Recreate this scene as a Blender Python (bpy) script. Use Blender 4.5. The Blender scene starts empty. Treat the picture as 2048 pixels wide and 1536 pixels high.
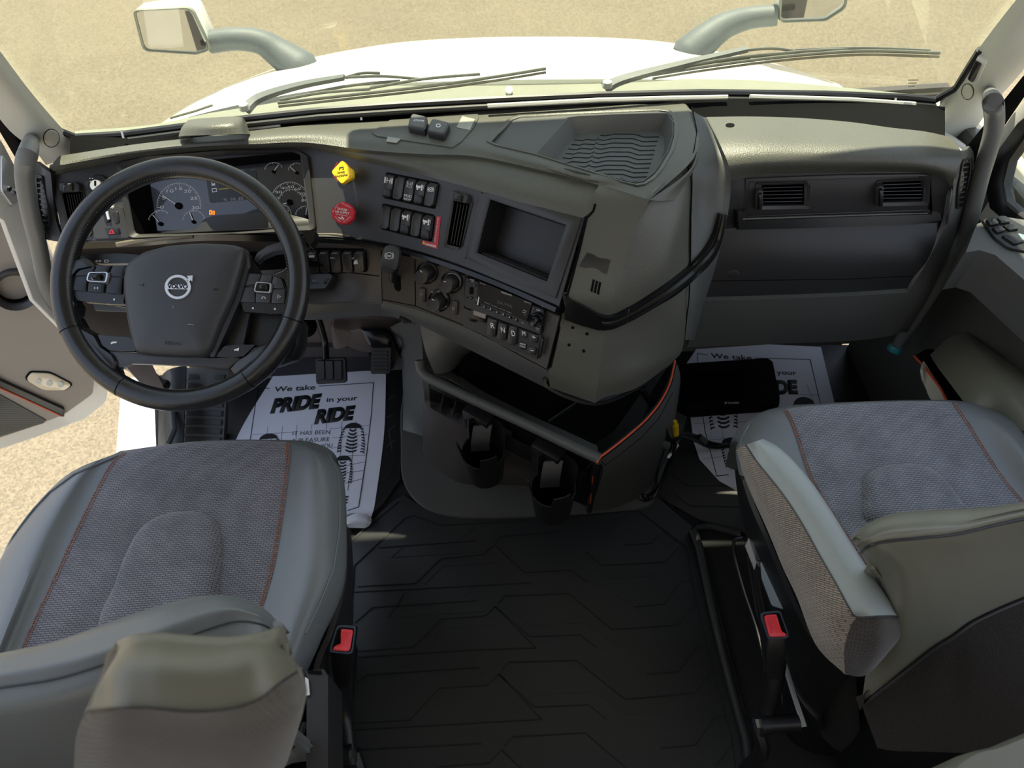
import bpy, bmesh, math, random
from mathutils import Vector, Matrix
from mathutils.bvhtree import BVHTree
random.seed(7)
C = bpy.context.scene.collection
PI = math.pi
# ------------------------------------------------------------------ camera
FPX = 1420.0
CAMPOS = Vector((-.05, 0, 1.75))
CAMROT = (Matrix.Rotation(math.radians(-1.1), 3, 'Z') @ Matrix.Rotation(math.radians(90 - 51.5), 3, 'X')
          @ Matrix.Rotation(math.radians(-2.9), 3, 'Z'))
cd = bpy.data.cameras.new('camera'); cam = bpy.data.objects.new('camera', cd); C.objects.link(cam)
cam.matrix_world = Matrix.Translation(CAMPOS) @ CAMROT.to_4x4()
cd.dof.use_dof = True; cd.dof.focus_distance = 1.4; cd.dof.aperture_fstop = 6.5; cd.sensor_width = 36; cd.lens = FPX / 2048 * 36; cd.clip_start = .01; cd.clip_end = 200
bpy.context.scene.camera = cam
# ------------------------------------------------------------------ light
SKY_STRENGTH = 1.0
SUN_STRENGTH = 9.5
sc = bpy.context.scene
sc.view_settings.view_transform = 'Standard'; sc.view_settings.look = 'None'
sc.view_settings.exposure = 0.62; sc.view_settings.gamma = 1; sc.view_settings.use_curve_mapping = False
w = bpy.data.worlds.new('world'); sc.world = w; w.use_nodes = True
nt = w.node_tree; nt.nodes.clear()
out = nt.nodes.new('ShaderNodeOutputWorld'); bg = nt.nodes.new('ShaderNodeBackground')
tc = nt.nodes.new('ShaderNodeTexCoord'); sep = nt.nodes.new('ShaderNodeSeparateXYZ')
rmp = nt.nodes.new('ShaderNodeValToRGB')
rmp.color_ramp.elements[0].position = 0.0; rmp.color_ramp.elements[0].color = (.92, .95, 1.0, 1)
rmp.color_ramp.elements[1].position = .8; rmp.color_ramp.elements[1].color = (.60, .74, 1.0, 1)
nt.links.new(tc.outputs['Generated'], sep.inputs[0]); nt.links.new(sep.outputs['Z'], rmp.inputs[0])
nt.links.new(rmp.outputs[0], bg.inputs[0]); bg.inputs[1].default_value = SKY_STRENGTH
nt.links.new(bg.outputs[0], out.inputs[0])
sl = bpy.data.lights.new('sun', 'SUN'); sl.energy = SUN_STRENGTH; sl.angle = .009; sl.color = (1, .93, .76)
so = bpy.data.objects.new('sun', sl); C.objects.link(so)
SUN_TO = Vector((-.03, .34, 1)).normalized()
so.rotation_euler = SUN_TO.to_track_quat('Z', 'Y').to_euler()
so.location = (0, 0, 6)

# ------------------------------------------------------------------ pixel helpers: turn photo pixels into points on real surfaces
def ray(x, y): return CAMROT @ Vector(((x - 1024) / FPX, -(y - 768) / FPX, -1))
def PZ(x, y, z): d = ray(x, y); return CAMPOS + d * ((z - CAMPOS.z) / d.z)
def PY(x, y, v): d = ray(x, y); return CAMPOS + d * ((v - CAMPOS.y) / d.y)
def PX(x, y, v): d = ray(x, y); return CAMPOS + d * ((v - CAMPOS.x) / d.x)
def cv(c, pts): return [(c[0] + p[0] * c[2], c[1] + p[1] * c[2]) + tuple(p[2:]) for p in pts]
class Plane:
    def __init__(s, p, n): s.p = Vector(p); s.n = Vector(n).normalized()
    def hit(s, x, y):
        d = ray(x, y); t = (s.p - CAMPOS).dot(s.n) / d.dot(s.n); return CAMPOS + d * t, s.n
    def off(s, h): return Plane(s.p + s.n * h, s.n)
def plane3(a, b, c):
    n = (b - a).cross(c - a).normalized()
    if n.dot(CAMPOS - a) < 0: n = -n
    return Plane(a, n)
class Surf:
    def __init__(s, objs):
        vs = []; fs = []
        for o in (objs if isinstance(objs, (list, tuple)) else [objs]):
            L = wloc(o); k = len(vs)
            vs += [v.co + L for v in o.data.vertices]; fs += [[i + k for i in p.vertices] for p in o.data.polygons]
        s.t = BVHTree.FromPolygons(vs, fs)
    def hit(s, x, y):
        d = ray(x, y).normalized(); h = s.t.ray_cast(CAMPOS, d)
        if h[0] is None:
            h = s.t.find_nearest(CAMPOS + d * getattr(s, 'last', 1.3))
            n = h[1]; p = h[0]
        else: p, n = h[0], h[1]; s.last = (p - CAMPOS).length
        if n.dot(d) > 0: n = -n
        return p, n

# ------------------------------------------------------------------ object helpers
def wloc(o):
    L = Vector((0, 0, 0))
    while o: L += o.location; o = o.parent
    return L
GROUPS = {'seat': 'the two front seats', 'seat_belt_buckle': 'seat belt buckles beside the seats', 'hood_mirror': 'mirrors on the hood', 'windshield_wiper': 'wipers on the windshield', 'paper_mat': 'printed paper mats', 'floor_mat': 'rubber floor mats', 'grab_handle': 'grab handles by the doors'}
def thing(name, label, cat, loc=(0, 0, 0), group=None):
    o = bpy.data.objects.new(name, None); C.objects.link(o); o.location = loc; o.empty_display_size = .05
    o['label'] = label; o['category'] = cat
    group = group or GROUPS.get(name)
    if group: o['group'] = group
    return o
def structE(name, loc=(0, 0, 0)):
    o = bpy.data.objects.new(name, None); C.objects.link(o); o.location = loc; o.empty_display_size = .05; o['kind'] = 'structure'; return o
def obj(name, bm, mat, parent=None, smooth=True, label=None, kind=None, sharp=40, normals=True):
    me = bpy.data.meshes.new(name)
    if normals: bmesh.ops.recalc_face_normals(bm, faces=bm.faces)
    L = wloc(parent) if parent else Vector((0, 0, 0))
    for v in bm.verts: v.co -= L
    if smooth:
        for f in bm.faces: f.smooth = True
        for e in bm.edges:
            if len(e.link_faces) == 2 and e.calc_face_angle(0) > math.radians(sharp): e.smooth = False
    bm.to_mesh(me); bm.free()
    for m in (mat if isinstance(mat, (list, tuple)) else [mat]): me.materials.append(m)
    o = bpy.data.objects.new(name, me); C.objects.link(o)
    if parent: o.parent = parent
    if label: o['label'] = label
    if kind: o['kind'] = kind
    return o
def tag(o, label, cat, group=None):
    o['label'] = label; o['category'] = cat
    if group: o['group'] = group
    return o
def cr(p, n):
    """catmull-rom resample of a list of Vectors to n+1 points"""
    m = len(p) - 1; out = []
    for i in range(n + 1):
        t = i / n * m; k = min(int(t), m - 1); u = t - k
        a = p[k - 1] if k > 0 else p[0] * 2 - p[1]
        b, c = p[k], p[k + 1]
        d = p[k + 2] if k + 2 <= m else p[m] * 2 - p[m - 1]
        out.append(.5 * ((2 * b) + (c - a) * u + (2 * a - 5 * b + 4 * c - d) * u * u + (3 * b - a - 3 * c + d) * u ** 3))
    return out
def lin(p, n):
    L = [0]
    for a, b in zip(p, p[1:]): L.append(L[-1] + (b - a).length)
    out = []
    for i in range(n + 1):
        t = i / n * L[-1]
        k = 0
        while k < len(p) - 2 and L[k + 1] < t: k += 1
        u = (t - L[k]) / max(1e-9, L[k + 1] - L[k]); out.append(p[k].lerp(p[k + 1], min(1, u)))
    return out
def grid(bm, rows, closed=False, flip=False):
    vs = [[bm.verts.new(p) for p in r] for r in rows]
    for a, b in zip(vs, vs[1:]):
        n = len(a)
        for i in range(n if closed else n - 1):
            j = (i + 1) % n
            try: bm.faces.new((a[i], a[j], b[j], b[i]))
            except ValueError: pass
    return vs
def patch(rows, nu=24, nv=16, thick=0.0, bm=None, smooth_v=True):
    """rows of equally many control points; nu samples along a row, nv across rows. thick>0 gives a solid shell on the far side from the camera"""
    bm = bm or bmesh.new()
    R = [cr(r, nu) for r in rows]
    cols = [cr([r[i] for r in R], nv) if smooth_v else lin([r[i] for r in R], nv) for i in range(nu + 1)]
    g = [[cols[i][j] for i in range(nu + 1)] for j in range(nv + 1)]
    top = grid(bm, g)
    if thick:
        nv_, nu_ = nv + 1, nu + 1
        N = [[None] * nu_ for _ in range(nv_)]
        for j in range(nv_):
            for i in range(nu_):
                du = g[j][min(i + 1, nu)] - g[j][max(i - 1, 0)]; dv = g[min(j + 1, nv)][i] - g[max(j - 1, 0)][i]
                n = du.cross(dv)
                n = n.normalized() if n.length > 1e-12 else Vector((0, 0, 1))
                N[j][i] = n
        c = N[nv_ // 2][nu_ // 2]; s = 1 if c.dot(CAMPOS - g[nv_ // 2][nu_ // 2]) > 0 else -1
        bot = grid(bm, [[g[j][i] - N[j][i] * s * thick for i in range(nu_)] for j in range(nv_)])
        def side(a, b):
            for k in range(len(a) - 1):
                try: bm.faces.new((a[k], a[k + 1], b[k + 1], b[k]))
                except ValueError: pass
        side(top[0], bot[0]); side(top[-1], bot[-1]); side([r[0] for r in top], [r[0] for r in bot]); side([r[-1] for r in top], [r[-1] for r in bot])
    return bm
def ppatch(rows, **k):
    """rows of (px,py,z)"""
    return patch([[PZ(*p) for p in r] for r in rows], **k)
def cpatch(c, rows, **k): return patch([[PZ(*cv(c, [(x, y)])[0], z) for x, y, z in r] for r in rows], **k)
def box(bm, M, sx, sy, sz, bev=0):
    """box centred at origin of M with full sizes"""
    r = bmesh.ops.create_cube(bm, size=1); vs = r['verts']
    for v in vs: v.co = Vector((v.co.x * sx, v.co.y * sy, v.co.z * sz))
    if bev:
        es = list({e for v in vs for e in v.link_edges})
        q = bmesh.ops.bevel(bm, geom=es, offset=bev, segments=2, affect='EDGES', profile=.5)
        vs = list({v for v in vs if v.is_valid} | set(q['verts']))
    for v in vs: v.co = M @ v.co
    return bm
def tube(bm, pts, r, seg=10, closed=False, caps=True):
    """tube along points; r number or list"""
    n = len(pts); rs = r if isinstance(r, (list, tuple)) else [r] * n
    T = []
    for i in range(n):
        a = pts[(i - 1) % n] if (closed or i) else pts[0]; b = pts[(i + 1) % n] if (closed or i < n - 1) else pts[-1]
        T.append((b - a).normalized())
    up = Vector((0, 0, 1)) if abs(T[0].z) < .9 else Vector((1, 0, 0))
    u = T[0].cross(up).normalized(); rings = []
    for i in range(n):
        u = (u - T[i] * u.dot(T[i])).normalized(); v = T[i].cross(u)
        rings.append([bm.verts.new(pts[i] + (u * math.cos(a) + v * math.sin(a)) * rs[i]) for a in [2 * PI * k / seg for k in range(seg)]])
    for i in range(n if closed else n - 1):
        a, b = rings[i], rings[(i + 1) % n]
        for k in range(seg): bm.faces.new((a[k], a[(k + 1) % seg], b[(k + 1) % seg], b[k]))
    if caps and not closed:
        bm.faces.new(rings[0]); bm.faces.new(rings[-1][::-1])
    return bm
def frame(o, x, n):
    n = n.normalized(); x = (x - n * x.dot(n)).normalized(); y = n.cross(x)
    return Matrix(((x.x, y.x, n.x, o.x), (x.y, y.y, n.y, o.y), (x.z, y.z, n.z, o.z), (0, 0, 0, 1)))
def rnd(pts, r=.25, k=3):
    """round the corners of a pixel polygon"""
    out = []; n = len(pts)
    for i in range(n):
        a = Vector(pts[i - 1][:2]); b = Vector(pts[i][:2]); c = Vector(pts[(i + 1) % n][:2])
        d = min(r if r > 1 else r * (a - b).length, .45 * (a - b).length, .45 * (c - b).length)
        p = b + (a - b).normalized() * d; q = b + (c - b).normalized() * d
        for j in range(k + 1):
            t = j / k; out.append(tuple(p * (1 - t) ** 2 + b * 2 * t * (1 - t) + q * t * t))
    return out
def smoothpoly(pts, n=40):
    v = [Vector((p[0], p[1], 0)) for p in pts]; m = len(v); out = []
    for i in range(n):
        t = i / n * m; k = int(t); u = t - k; a, b, c, d = v[(k - 1) % m], v[k % m], v[(k + 1) % m], v[(k + 2) % m]
        q = .5 * ((2 * b) + (c - a) * u + (2 * a - 5 * b + 4 * c - d) * u * u + (3 * b - a - 3 * c + d) * u ** 3); out.append((q.x, q.y))
    return out
def puff(S, poly, prof, bm=None, conform=True, cap=True):
    """solid raised from surface S: pixel outline poly, prof = [(scale, height), ...] outer to inner"""
    bm = bm or bmesh.new(); n = len(poly)
    cx = sum(p[0] for p in poly) / n; cy = sum(p[1] for p in poly) / n
    hc, nc = S.hit(cx, cy); rings = []
    base = [S.hit(*p) for p in poly]
    nn = Vector((0, 0, 0))
    for b in base: nn += b[1]
    nn = (nn + nc * n * .5).normalized(); fl = Plane(hc, nn)
    for sc_, h in prof:
        r = []
        for i, p in enumerate(poly):
            q = (cx + (p[0] - cx) * sc_, cy + (p[1] - cy) * sc_)
            pt = S.hit(*q)[0] if conform and sc_ > 0 else (hc if sc_ == 0 else fl.hit(*q)[0])
            r.append(pt + nn * h)
        rings.append(r)
    vs = [[bm.verts.new(p) for p in r] for r in rings]
    for a, b in zip(vs, vs[1:]):
        for i in range(n):
            bm.faces.new((a[i], a[(i + 1) % n], b[(i + 1) % n], b[i]))
    if cap: bm.faces.new(vs[-1])
    bm.faces.new(vs[0][::-1])
    return bm
def flat(h, base=-.001): return [(1, base), (1, h), (.8, h), (.6, h), (.4, h), (.2, h), (.02, h)]
def raised(h, e=.94, base=-.002): return [(1, base), (1, h * .6), ((1 + e) / 2, h * .93), (e, h)]
def flatn(S, poly):
    c = S.hit(sum(p[0] for p in poly) / len(poly), sum(p[1] for p in poly) / len(poly)); n = c[1] * len(poly) * .5
    for p in poly: n = n + S.hit(*p)[1]
    return c[0], n.normalized()
def ringpuff(S, outer, inner, h, base=-.002, bm=None, h_in=None):
    """frame between two pixel outlines of equal count"""
    bm = bm or bmesh.new(); n = len(outer); h_in = h if h_in is None else h_in
    hs = [S.hit(*p) for p in outer]; nn = Vector((0, 0, 0))
    for b in hs: nn += b[1]
    nn.normalize(); inn = [S.hit(*p)[0] for p in inner]
    o = [a[0] for a in hs]
    rings = [[p + nn * base for p in o], [p + nn * h * .8 for p in o], [p.lerp(q, .12) + nn * h for p, q in zip(o, inn)],
             [p.lerp(q, .88) + nn * (h * .12 + h_in * .88) for p, q in zip(o, inn)], [q + nn * h_in * .8 for q in inn], [q + nn * base for q in inn]]
    vs = [[bm.verts.new(p) for p in r] for r in rings]; vs.append(vs[0])
    for a, b in zip(vs, vs[1:]):
        for i in range(n): bm.faces.new((a[i], a[(i + 1) % n], b[(i + 1) % n], b[i]))
    return bm
def quad(p0, p1, p2, p3, u, v):
    """bilinear pixel in quad (tl,tr,br,bl)"""
    return ((p0[0] * (1 - u) + p1[0] * u) * (1 - v) + (p3[0] * (1 - u) + p2[0] * u) * v,
            (p0[1] * (1 - u) + p1[1] * u) * (1 - v) + (p3[1] * (1 - u) + p2[1] * u) * v)
def sub(q, u0, v0, u1, v1): return [quad(*q, u0, v0), quad(*q, u1, v0), quad(*q, u1, v1), quad(*q, u0, v1)]
def cut(o, bmc):
    """boolean-subtract the solid bmc from o"""
    bmesh.ops.recalc_face_normals(bmc, faces=bmc.faces)
    L = wloc(o); me = bpy.data.meshes.new('cutter')
    for v in bmc.verts: v.co -= L
    bmc.to_mesh(me); bmc.free()
    c = bpy.data.objects.new('cutter', me); C.objects.link(c); c.location = L
    m = o.modifiers.new('b', 'BOOLEAN'); m.object = c; m.operation = 'DIFFERENCE'; m.solver = 'EXACT'
    bpy.context.view_layer.update()
    ev = o.evaluated_get(bpy.context.evaluated_depsgraph_get()); nm = bpy.data.meshes.new_from_object(ev)
    o.modifiers.clear()
    if len(nm.polygons) > 3:
        o.data = nm
    bpy.data.objects.remove(c)
def cutter(S, poly, up=.03, down=.03):
    return puff(S, poly, [(1, -down), (1, up)], conform=False)
def pocket(S, poly, depth, name, mat, parent, taper=.95, wall=.002, label=None):
    """box-shaped recess behind an opening"""
    bm = bmesh.new(); n = len(poly)
    hs = [S.hit(*p) for p in poly]; nn = Vector((0, 0, 0))
    for b in hs: nn += b[1]
    nn.normalize(); c = sum((h[0] for h in hs), Vector()) / n
    o = [c + (h[0] - c) for h in hs]; ins = [c + (p - c) * taper - nn * depth for p in o]
    o2 = [c + (p - c) * 1.02 for p in o]; i2 = [c + (p - c) * (taper + .03) - nn * (depth + wall) for p in o]
    R = [[bm.verts.new(p) for p in r] for r in (ins, o, o2, i2)]
    for a, b in zip(R, R[1:]):
        for i in range(n): bm.faces.new((a[i], a[(i + 1) % n], b[(i + 1) % n], b[i]))
    bm.faces.new(R[0]); bm.faces.new(R[-1][::-1])
    return obj(name, bm, mat, parent, label=label), nn
def ribbon(S, pts, wpx, h, bm=None, base=-.001):
    """flat raised line along pixel polyline on surface, width in metres"""
    bm = bm or bmesh.new(); P = []; 
    for x, y in pts:
        p, n = S.hit(x, y); P.append((p, n))
    rows = []
    for i, (p, n) in enumerate(P):
        a = P[max(0, i - 1)][0]; b = P[min(len(P) - 1, i + 1)][0]; t = (b - a).normalized(); s = n.cross(t).normalized()
        k = 1.0
        if 0 < i < len(P) - 1:
            d1 = (p - a).normalized(); k = 1 / max(.5, abs(d1.dot(t)))
        rows.append([p - s * wpx / 2 * k + n * base, p - s * wpx / 2 * k + n * h, p + s * wpx / 2 * k + n * h, p + s * wpx / 2 * k + n * base])
    vs = grid(bm, rows, closed=True)
    bm.faces.new(vs[0][::-1]); bm.faces.new(vs[-1])
    return bm
def linepts(a, b, n): return [(a[0] + (b[0] - a[0]) * i / n, a[1] + (b[1] - a[1]) * i / n) for i in range(n + 1)]
def dense(pts, step=12):
    out = [pts[0]]
    for a, b in zip(pts, pts[1:]):
        n = max(1, int(math.hypot(b[0] - a[0], b[1] - a[1]) / step)); out += linepts(a, b, n)[1:]
    return out
def text(S, s, a, b, mat, parent, hr=None, bold=0.0, h=.0006, name='lettering', italic=0.0, depth=.0004, flip=False):
    """lettering whose baseline runs from pixel a to pixel b; hr = cap height in metres"""
    pa, na = S.hit(*a); pb, nb = S.hit(*b); pm, nm_ = S.hit((a[0] + b[0]) / 2, (a[1] + b[1]) / 2)
    n = (na + nb + nm_).normalized(); M = frame(pa, pb - pa, n)
    cu = bpy.data.curves.new(name, 'FONT'); cu.body = s; cu.size = 1; cu.offset = bold; cu.shear = italic
    o = bpy.data.objects.new(name, cu); C.objects.link(o); bpy.context.view_layer.update()
    me = bpy.data.meshes.new_from_object(o.evaluated_get(bpy.context.evaluated_depsgraph_get())); bpy.data.objects.remove(o)
    xs = [v.co.x for v in me.vertices]; ys = [v.co.y for v in me.vertices]
    if not xs: return
    wd = (pb - pa).length; sx = wd / max(1e-6, max(xs) - min(xs)); sy = sx if hr is None else hr / .70
    bm = bmesh.new(); bm.from_mesh(me); x0 = min(xs)
    r = bmesh.ops.extrude_face_region(bm, geom=bm.faces[:])
    ext = {e for e in r['geom'] if isinstance(e, bmesh.types.BMVert)}
    for v in bm.verts:
        z = h + (0 if v in ext else -0.0) + (depth if v in ext else 0)
        v.co = M @ Vector(((v.co.x - x0) * sx, v.co.y * sy, z))
    return obj(name, bm, mat, parent, smooth=False, normals=False)
# ------------------------------------------------------------------ materials
def s2l(c): return tuple(((x / 255) / 12.92 if x <= 10 else (((x / 255) + .055) / 1.055) ** 2.4) for x in c) + (1,)
def mat(name, rgb, rough=.5, metal=0, bump=0, bscale=800, var=0, vscale=8, spec=.5, coat=0, emit=None, alpha=None, bdist=.001, coords='Object'):
    m = bpy.data.materials.new(name); m.use_nodes = True; N = m.node_tree.nodes; L = m.node_tree.links
    b = N['Principled BSDF']; b.inputs['Base Color'].default_value = s2l(rgb); b.inputs['Roughness'].default_value = rough
    b.inputs['Metallic'].default_value = metal; b.inputs['Specular IOR Level'].default_value = spec; b.inputs['Coat Weight'].default_value = coat
    t = N.new('ShaderNodeTexCoord')
    if bump:
        n = N.new('ShaderNodeTexNoise'); n.inputs['Scale'].default_value = bscale; n.inputs['Detail'].default_value = 2
        L.new(t.outputs[coords], n.inputs['Vector']); u = N.new('ShaderNodeBump'); u.inputs['Strength'].default_value = bump; u.inputs['Distance'].default_value = bdist
        L.new(n.outputs[0], u.inputs['Height']); L.new(u.outputs[0], b.inputs['Normal'])
    if var:
        n2 = N.new('ShaderNodeTexNoise'); n2.inputs['Scale'].default_value = vscale; n2.inputs['Detail'].default_value = 5; L.new(t.outputs[coords], n2.inputs['Vector'])
        mx = N.new('ShaderNodeMix'); mx.data_type = 'RGBA'; c = s2l(rgb)
        mx.inputs[6].default_value = tuple(x * (1 - var) for x in c[:3]) + (1,); mx.inputs[7].default_value = tuple(min(1, x * (1 + var)) for x in c[:3]) + (1,)
        L.new(n2.outputs[0], mx.inputs[0]); L.new(mx.outputs[2], b.inputs['Base Color'])
    if emit: b.inputs['Emission Color'].default_value = s2l(emit[0]); b.inputs['Emission Strength'].default_value = emit[1]
    return m
def weave(name, c1, c2, sx=260, sy=520, rough=.9, rot=0, bump=.6, axes='XY'):
    """woven seat cloth: small dashes in rows"""
    m = bpy.data.materials.new(name); m.use_nodes = True; N = m.node_tree.nodes; L = m.node_tree.links
    b = N['Principled BSDF']; b.inputs['Roughness'].default_value = rough; b.inputs['Specular IOR Level'].default_value = .2; b.inputs['Sheen Weight'].default_value = .35
    t = N.new('ShaderNodeTexCoord'); mp = N.new('ShaderNodeMapping'); mp.inputs['Rotation'].default_value = (0, 0, rot)
    sx_ = N.new('ShaderNodeSeparateXYZ'); cx_ = N.new('ShaderNodeCombineXYZ'); L.new(t.outputs['Object'], sx_.inputs[0]); L.new(sx_.outputs[axes[0]], cx_.inputs[0]); L.new(sx_.outputs[axes[1]], cx_.inputs[1]); L.new(cx_.outputs[0], mp.inputs[0])
    br = N.new('ShaderNodeTexBrick'); br.inputs['Scale'].default_value = 1; br.inputs['Brick Width'].default_value = 1 / sx * 2.2; br.inputs['Row Height'].default_value = 1 / sy * 1.6
    br.inputs['Mortar Size'].default_value = .0009; br.inputs['Mortar Smooth'].default_value = .6; br.inputs['Color1'].default_value = s2l(c1); br.inputs['Color2'].default_value = s2l([x * .92 for x in c1]); br.inputs['Mortar'].default_value = s2l(c2)
    L.new(mp.outputs[0], br.inputs['Vector']); L.new(br.outputs['Color'], b.inputs['Base Color'])
    n = N.new('ShaderNodeTexNoise'); n.inputs['Scale'].default_value = 14; n.inputs['Detail'].default_value = 6; L.new(t.outputs['Object'], n.inputs[0])
    mx = N.new('ShaderNodeMix'); mx.data_type = 'RGBA'; mx.blend_type = 'MULTIPLY'; mx.inputs[0].default_value = .35
    rp = N.new('ShaderNodeValToRGB'); rp.color_ramp.elements[0].position = .35; rp.color_ramp.elements[1].position = .62; rp.color_ramp.elements[0].color = (.35, .35, .37, 1)
    L.new(n.outputs[0], rp.inputs[0]); L.new(br.outputs['Color'], mx.inputs[6]); L.new(rp.outputs[0], mx.inputs[7]); L.new(mx.outputs[2], b.inputs['Base Color'])
    u = N.new('ShaderNodeBump'); u.inputs['Strength'].default_value = bump; u.inputs['Distance'].default_value = .0008; u.invert = True
    L.new(br.outputs['Fac'], u.inputs['Height']); L.new(u.outputs[0], b.inputs['Normal'])
    return m
M = {}
M['pad'] = mat('dash_grained_plastic', (83, 83, 76), .40, bump=.9, bscale=420, bdist=.0008, var=.12, vscale=5)
M['padgrey'] = mat('grey_grained_plastic', (78, 79, 77), .5, bump=.35, bscale=600, bdist=.0006)
M['fascia'] = mat('satin_dark_plastic', (47, 46, 47), .42, bump=.25, bscale=900, bdist=.0004, var=.08, vscale=40)
M['lowfascia'] = mat('bronze_grey_plastic', (64, 59, 56), .45, bump=.25, bscale=900, bdist=.0004)
M['black'] = mat('black_plastic', (24, 24, 26), .38, bump=.1, bscale=900)
M['gloss'] = mat('gloss_black_plastic', (20, 20, 21), .24, spec=.4)
M['deep'] = mat('matt_black', (12, 12, 13), .8, spec=.08)
M['rubber'] = mat('black_rubber', (31, 32, 33), .55, bump=.15, bscale=500, var=.18, vscale=6)
M['groove'] = mat('groove_black_rubber', (8, 8, 9), .7)
M['leather'] = mat('grey_leatherette', (108, 112, 114), .36, bump=.3, bscale=350, bdist=.0006, var=.05, vscale=4)
M['leather_lt'] = mat('warm_grey_leatherette', (112, 112, 102), .4, bump=.3, bscale=350, bdist=.0006, var=.05, vscale=4)
M['wheel'] = mat('black_leather', (32, 32, 33), .27, bump=.3, bscale=260, bdist=.0006, var=.25, vscale=18)
M['airbag'] = mat('airbag_cover_plastic', (52, 52, 55), .45, bump=.3, bscale=900, bdist=.0004)
M['metal'] = mat('brushed_metal', (190, 192, 196), .25, metal=1)
M['silver'] = mat('satin_silver', (208, 209, 212), .35, metal=.6)
M['chromeline'] = mat('dusty_sunlit_strip', (120, 112, 98), .3, metal=.4, var=.3, vscale=20)
M['white'] = mat('white_print', (225, 225, 225), .6)
M['whitedim'] = mat('dim_white_print', (150, 150, 150), .6)
M['paint'] = mat('white_truck_paint', (232, 233, 228), .2, coat=.6)
M['doorpaint'] = mat('white_door_paint', (205, 203, 198), .3, coat=.3, var=.06, vscale=5)
M['cowl'] = mat('dusty_grey_cowl_plastic', (122, 124, 110), .7, var=.12, vscale=10, bump=.3, bscale=200)
M['doortrim'] = mat('warm_grey_door_trim', (146, 137, 128), .6, bump=.3, bscale=700, bdist=.0006)
M['pillar'] = mat('greige_pillar_trim', (196, 196, 186), .6, bump=.35, bscale=700, bdist=.0006)
M['paper'] = mat('white_paper_mat', (214, 216, 228), .75, bump=.25, bscale=14, bdist=.004, var=.04, vscale=9)
M['ink'] = mat('black_ink', (22, 22, 26), .7)
M['inkthin'] = mat('grey_ink', (90, 90, 98), .7)
M['carpet'] = mat('black_carpet', (26, 26, 27), .95, bump=1, bscale=700, bdist=.002, var=.3, vscale=400)
M['backcarpet'] = mat('brown_black_seatback_carpet', (42, 38, 35), .98, bump=1, bscale=500, bdist=.003, var=.35, vscale=300)
M['orange'] = mat('orange_piping', (205, 84, 46), .5)
M['thread'] = mat('rust_orange_thread', (146, 92, 66), .8)
M['red'] = mat('red_plastic', (190, 34, 48), .4)
M['redbtn'] = mat('red_buckle_button', (232, 62, 72), .4)
M['yellow'] = mat('yellow_plastic', (226, 190, 28), .4)
M['glassdark'] = mat('dark_display_glass', (12, 9, 10), .2, spec=.15)
M['lens'] = mat('cluster_lens_face', (13, 14, 24), .35, coat=1)
M['cloth'] = weave('grey_woven_cloth', (138, 135, 138), (76, 74, 80), 230, 420)
M['cloth2'] = weave('pale_grey_woven_cloth', (150, 152, 158), (92, 94, 102), 230, 420)
M['armcloth'] = weave('herringbone_cloth', (176, 164, 150), (92, 84, 78), 150, 520, rot=.9, axes='YZ')
M['skylit_leather'] = mat('skylit_grey_armrest_leatherette', (150, 158, 158), .4, bump=.3, bscale=350, bdist=.0006)  # skylight on the armrest top put into a paler leatherette copy
M['handle'] = mat('grey_handle_plastic', (104, 106, 106), .5, bump=.2, bscale=700, bdist=.0004)
M['darkcloth'] = weave('dark_ribbed_cloth', (80, 73, 69), (52, 48, 46), 330, 520, axes='XZ')
M['mirror'] = mat('mirror_glass', (230, 232, 235), .02, metal=1)
M['mirrorarm'] = mat('speckled_grey_mirror_arm', (86, 92, 94), .6, var=.25, vscale=260, bump=.4, bscale=200)
M['duct'] = mat('speckled_grey_wiper', (84, 86, 80), .6, var=.3, vscale=120)
def ground_mat():
    m = bpy.data.materials.new('sandy_asphalt'); m.use_nodes = True; N = m.node_tree.nodes; L = m.node_tree.links; b = N['Principled BSDF']; b.inputs['Roughness'].default_value = .9
    t = N.new('ShaderNodeTexCoord'); v = N.new('ShaderNodeTexVoronoi'); v.inputs['Scale'].default_value = 95; L.new(t.outputs['Object'], v.inputs[0])
    n = N.new('ShaderNodeTexNoise'); n.inputs['Scale'].default_value = 2.2; n.inputs['Detail'].default_value = 8; L.new(t.outputs['Object'], n.inputs[0])
    r = N.new('ShaderNodeValToRGB'); e = r.color_ramp.elements; e[0].position = 0; e[0].color = s2l((80, 69, 57)); e[1].position = 1; e[1].color = s2l((128, 115, 97))
    q = e.new(.5); q.color = s2l((108, 95, 79))
    sp = N.new('ShaderNodeSeparateColor'); L.new(v.outputs['Color'], sp.inputs[0]); L.new(sp.outputs[0], r.inputs[0])
    mx = N.new('ShaderNodeMix'); mx.data_type = 'RGBA'; mx.inputs[0].default_value = .45; L.new(r.outputs[0], mx.inputs[6])
    r2 = N.new('ShaderNodeValToRGB'); r2.color_ramp.elements[0].position = .3; r2.color_ramp.elements[1].position = .7; r2.color_ramp.elements[0].color = s2l((100, 95, 77)); r2.color_ramp.elements[1].color = s2l((112, 105, 87))
    L.new(n.outputs[0], r2.inputs[0]); L.new(r2.outputs[0], mx.inputs[7]); L.new(mx.outputs[2], b.inputs['Base Color'])
    u = N.new('ShaderNodeBump'); u.inputs['Strength'].default_value = .4; u.inputs['Distance'].default_value = .004; L.new(v.outputs['Distance'], u.inputs['Height']); L.new(u.outputs[0], b.inputs['Normal'])
    return m
M['ground'] = ground_mat()
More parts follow.
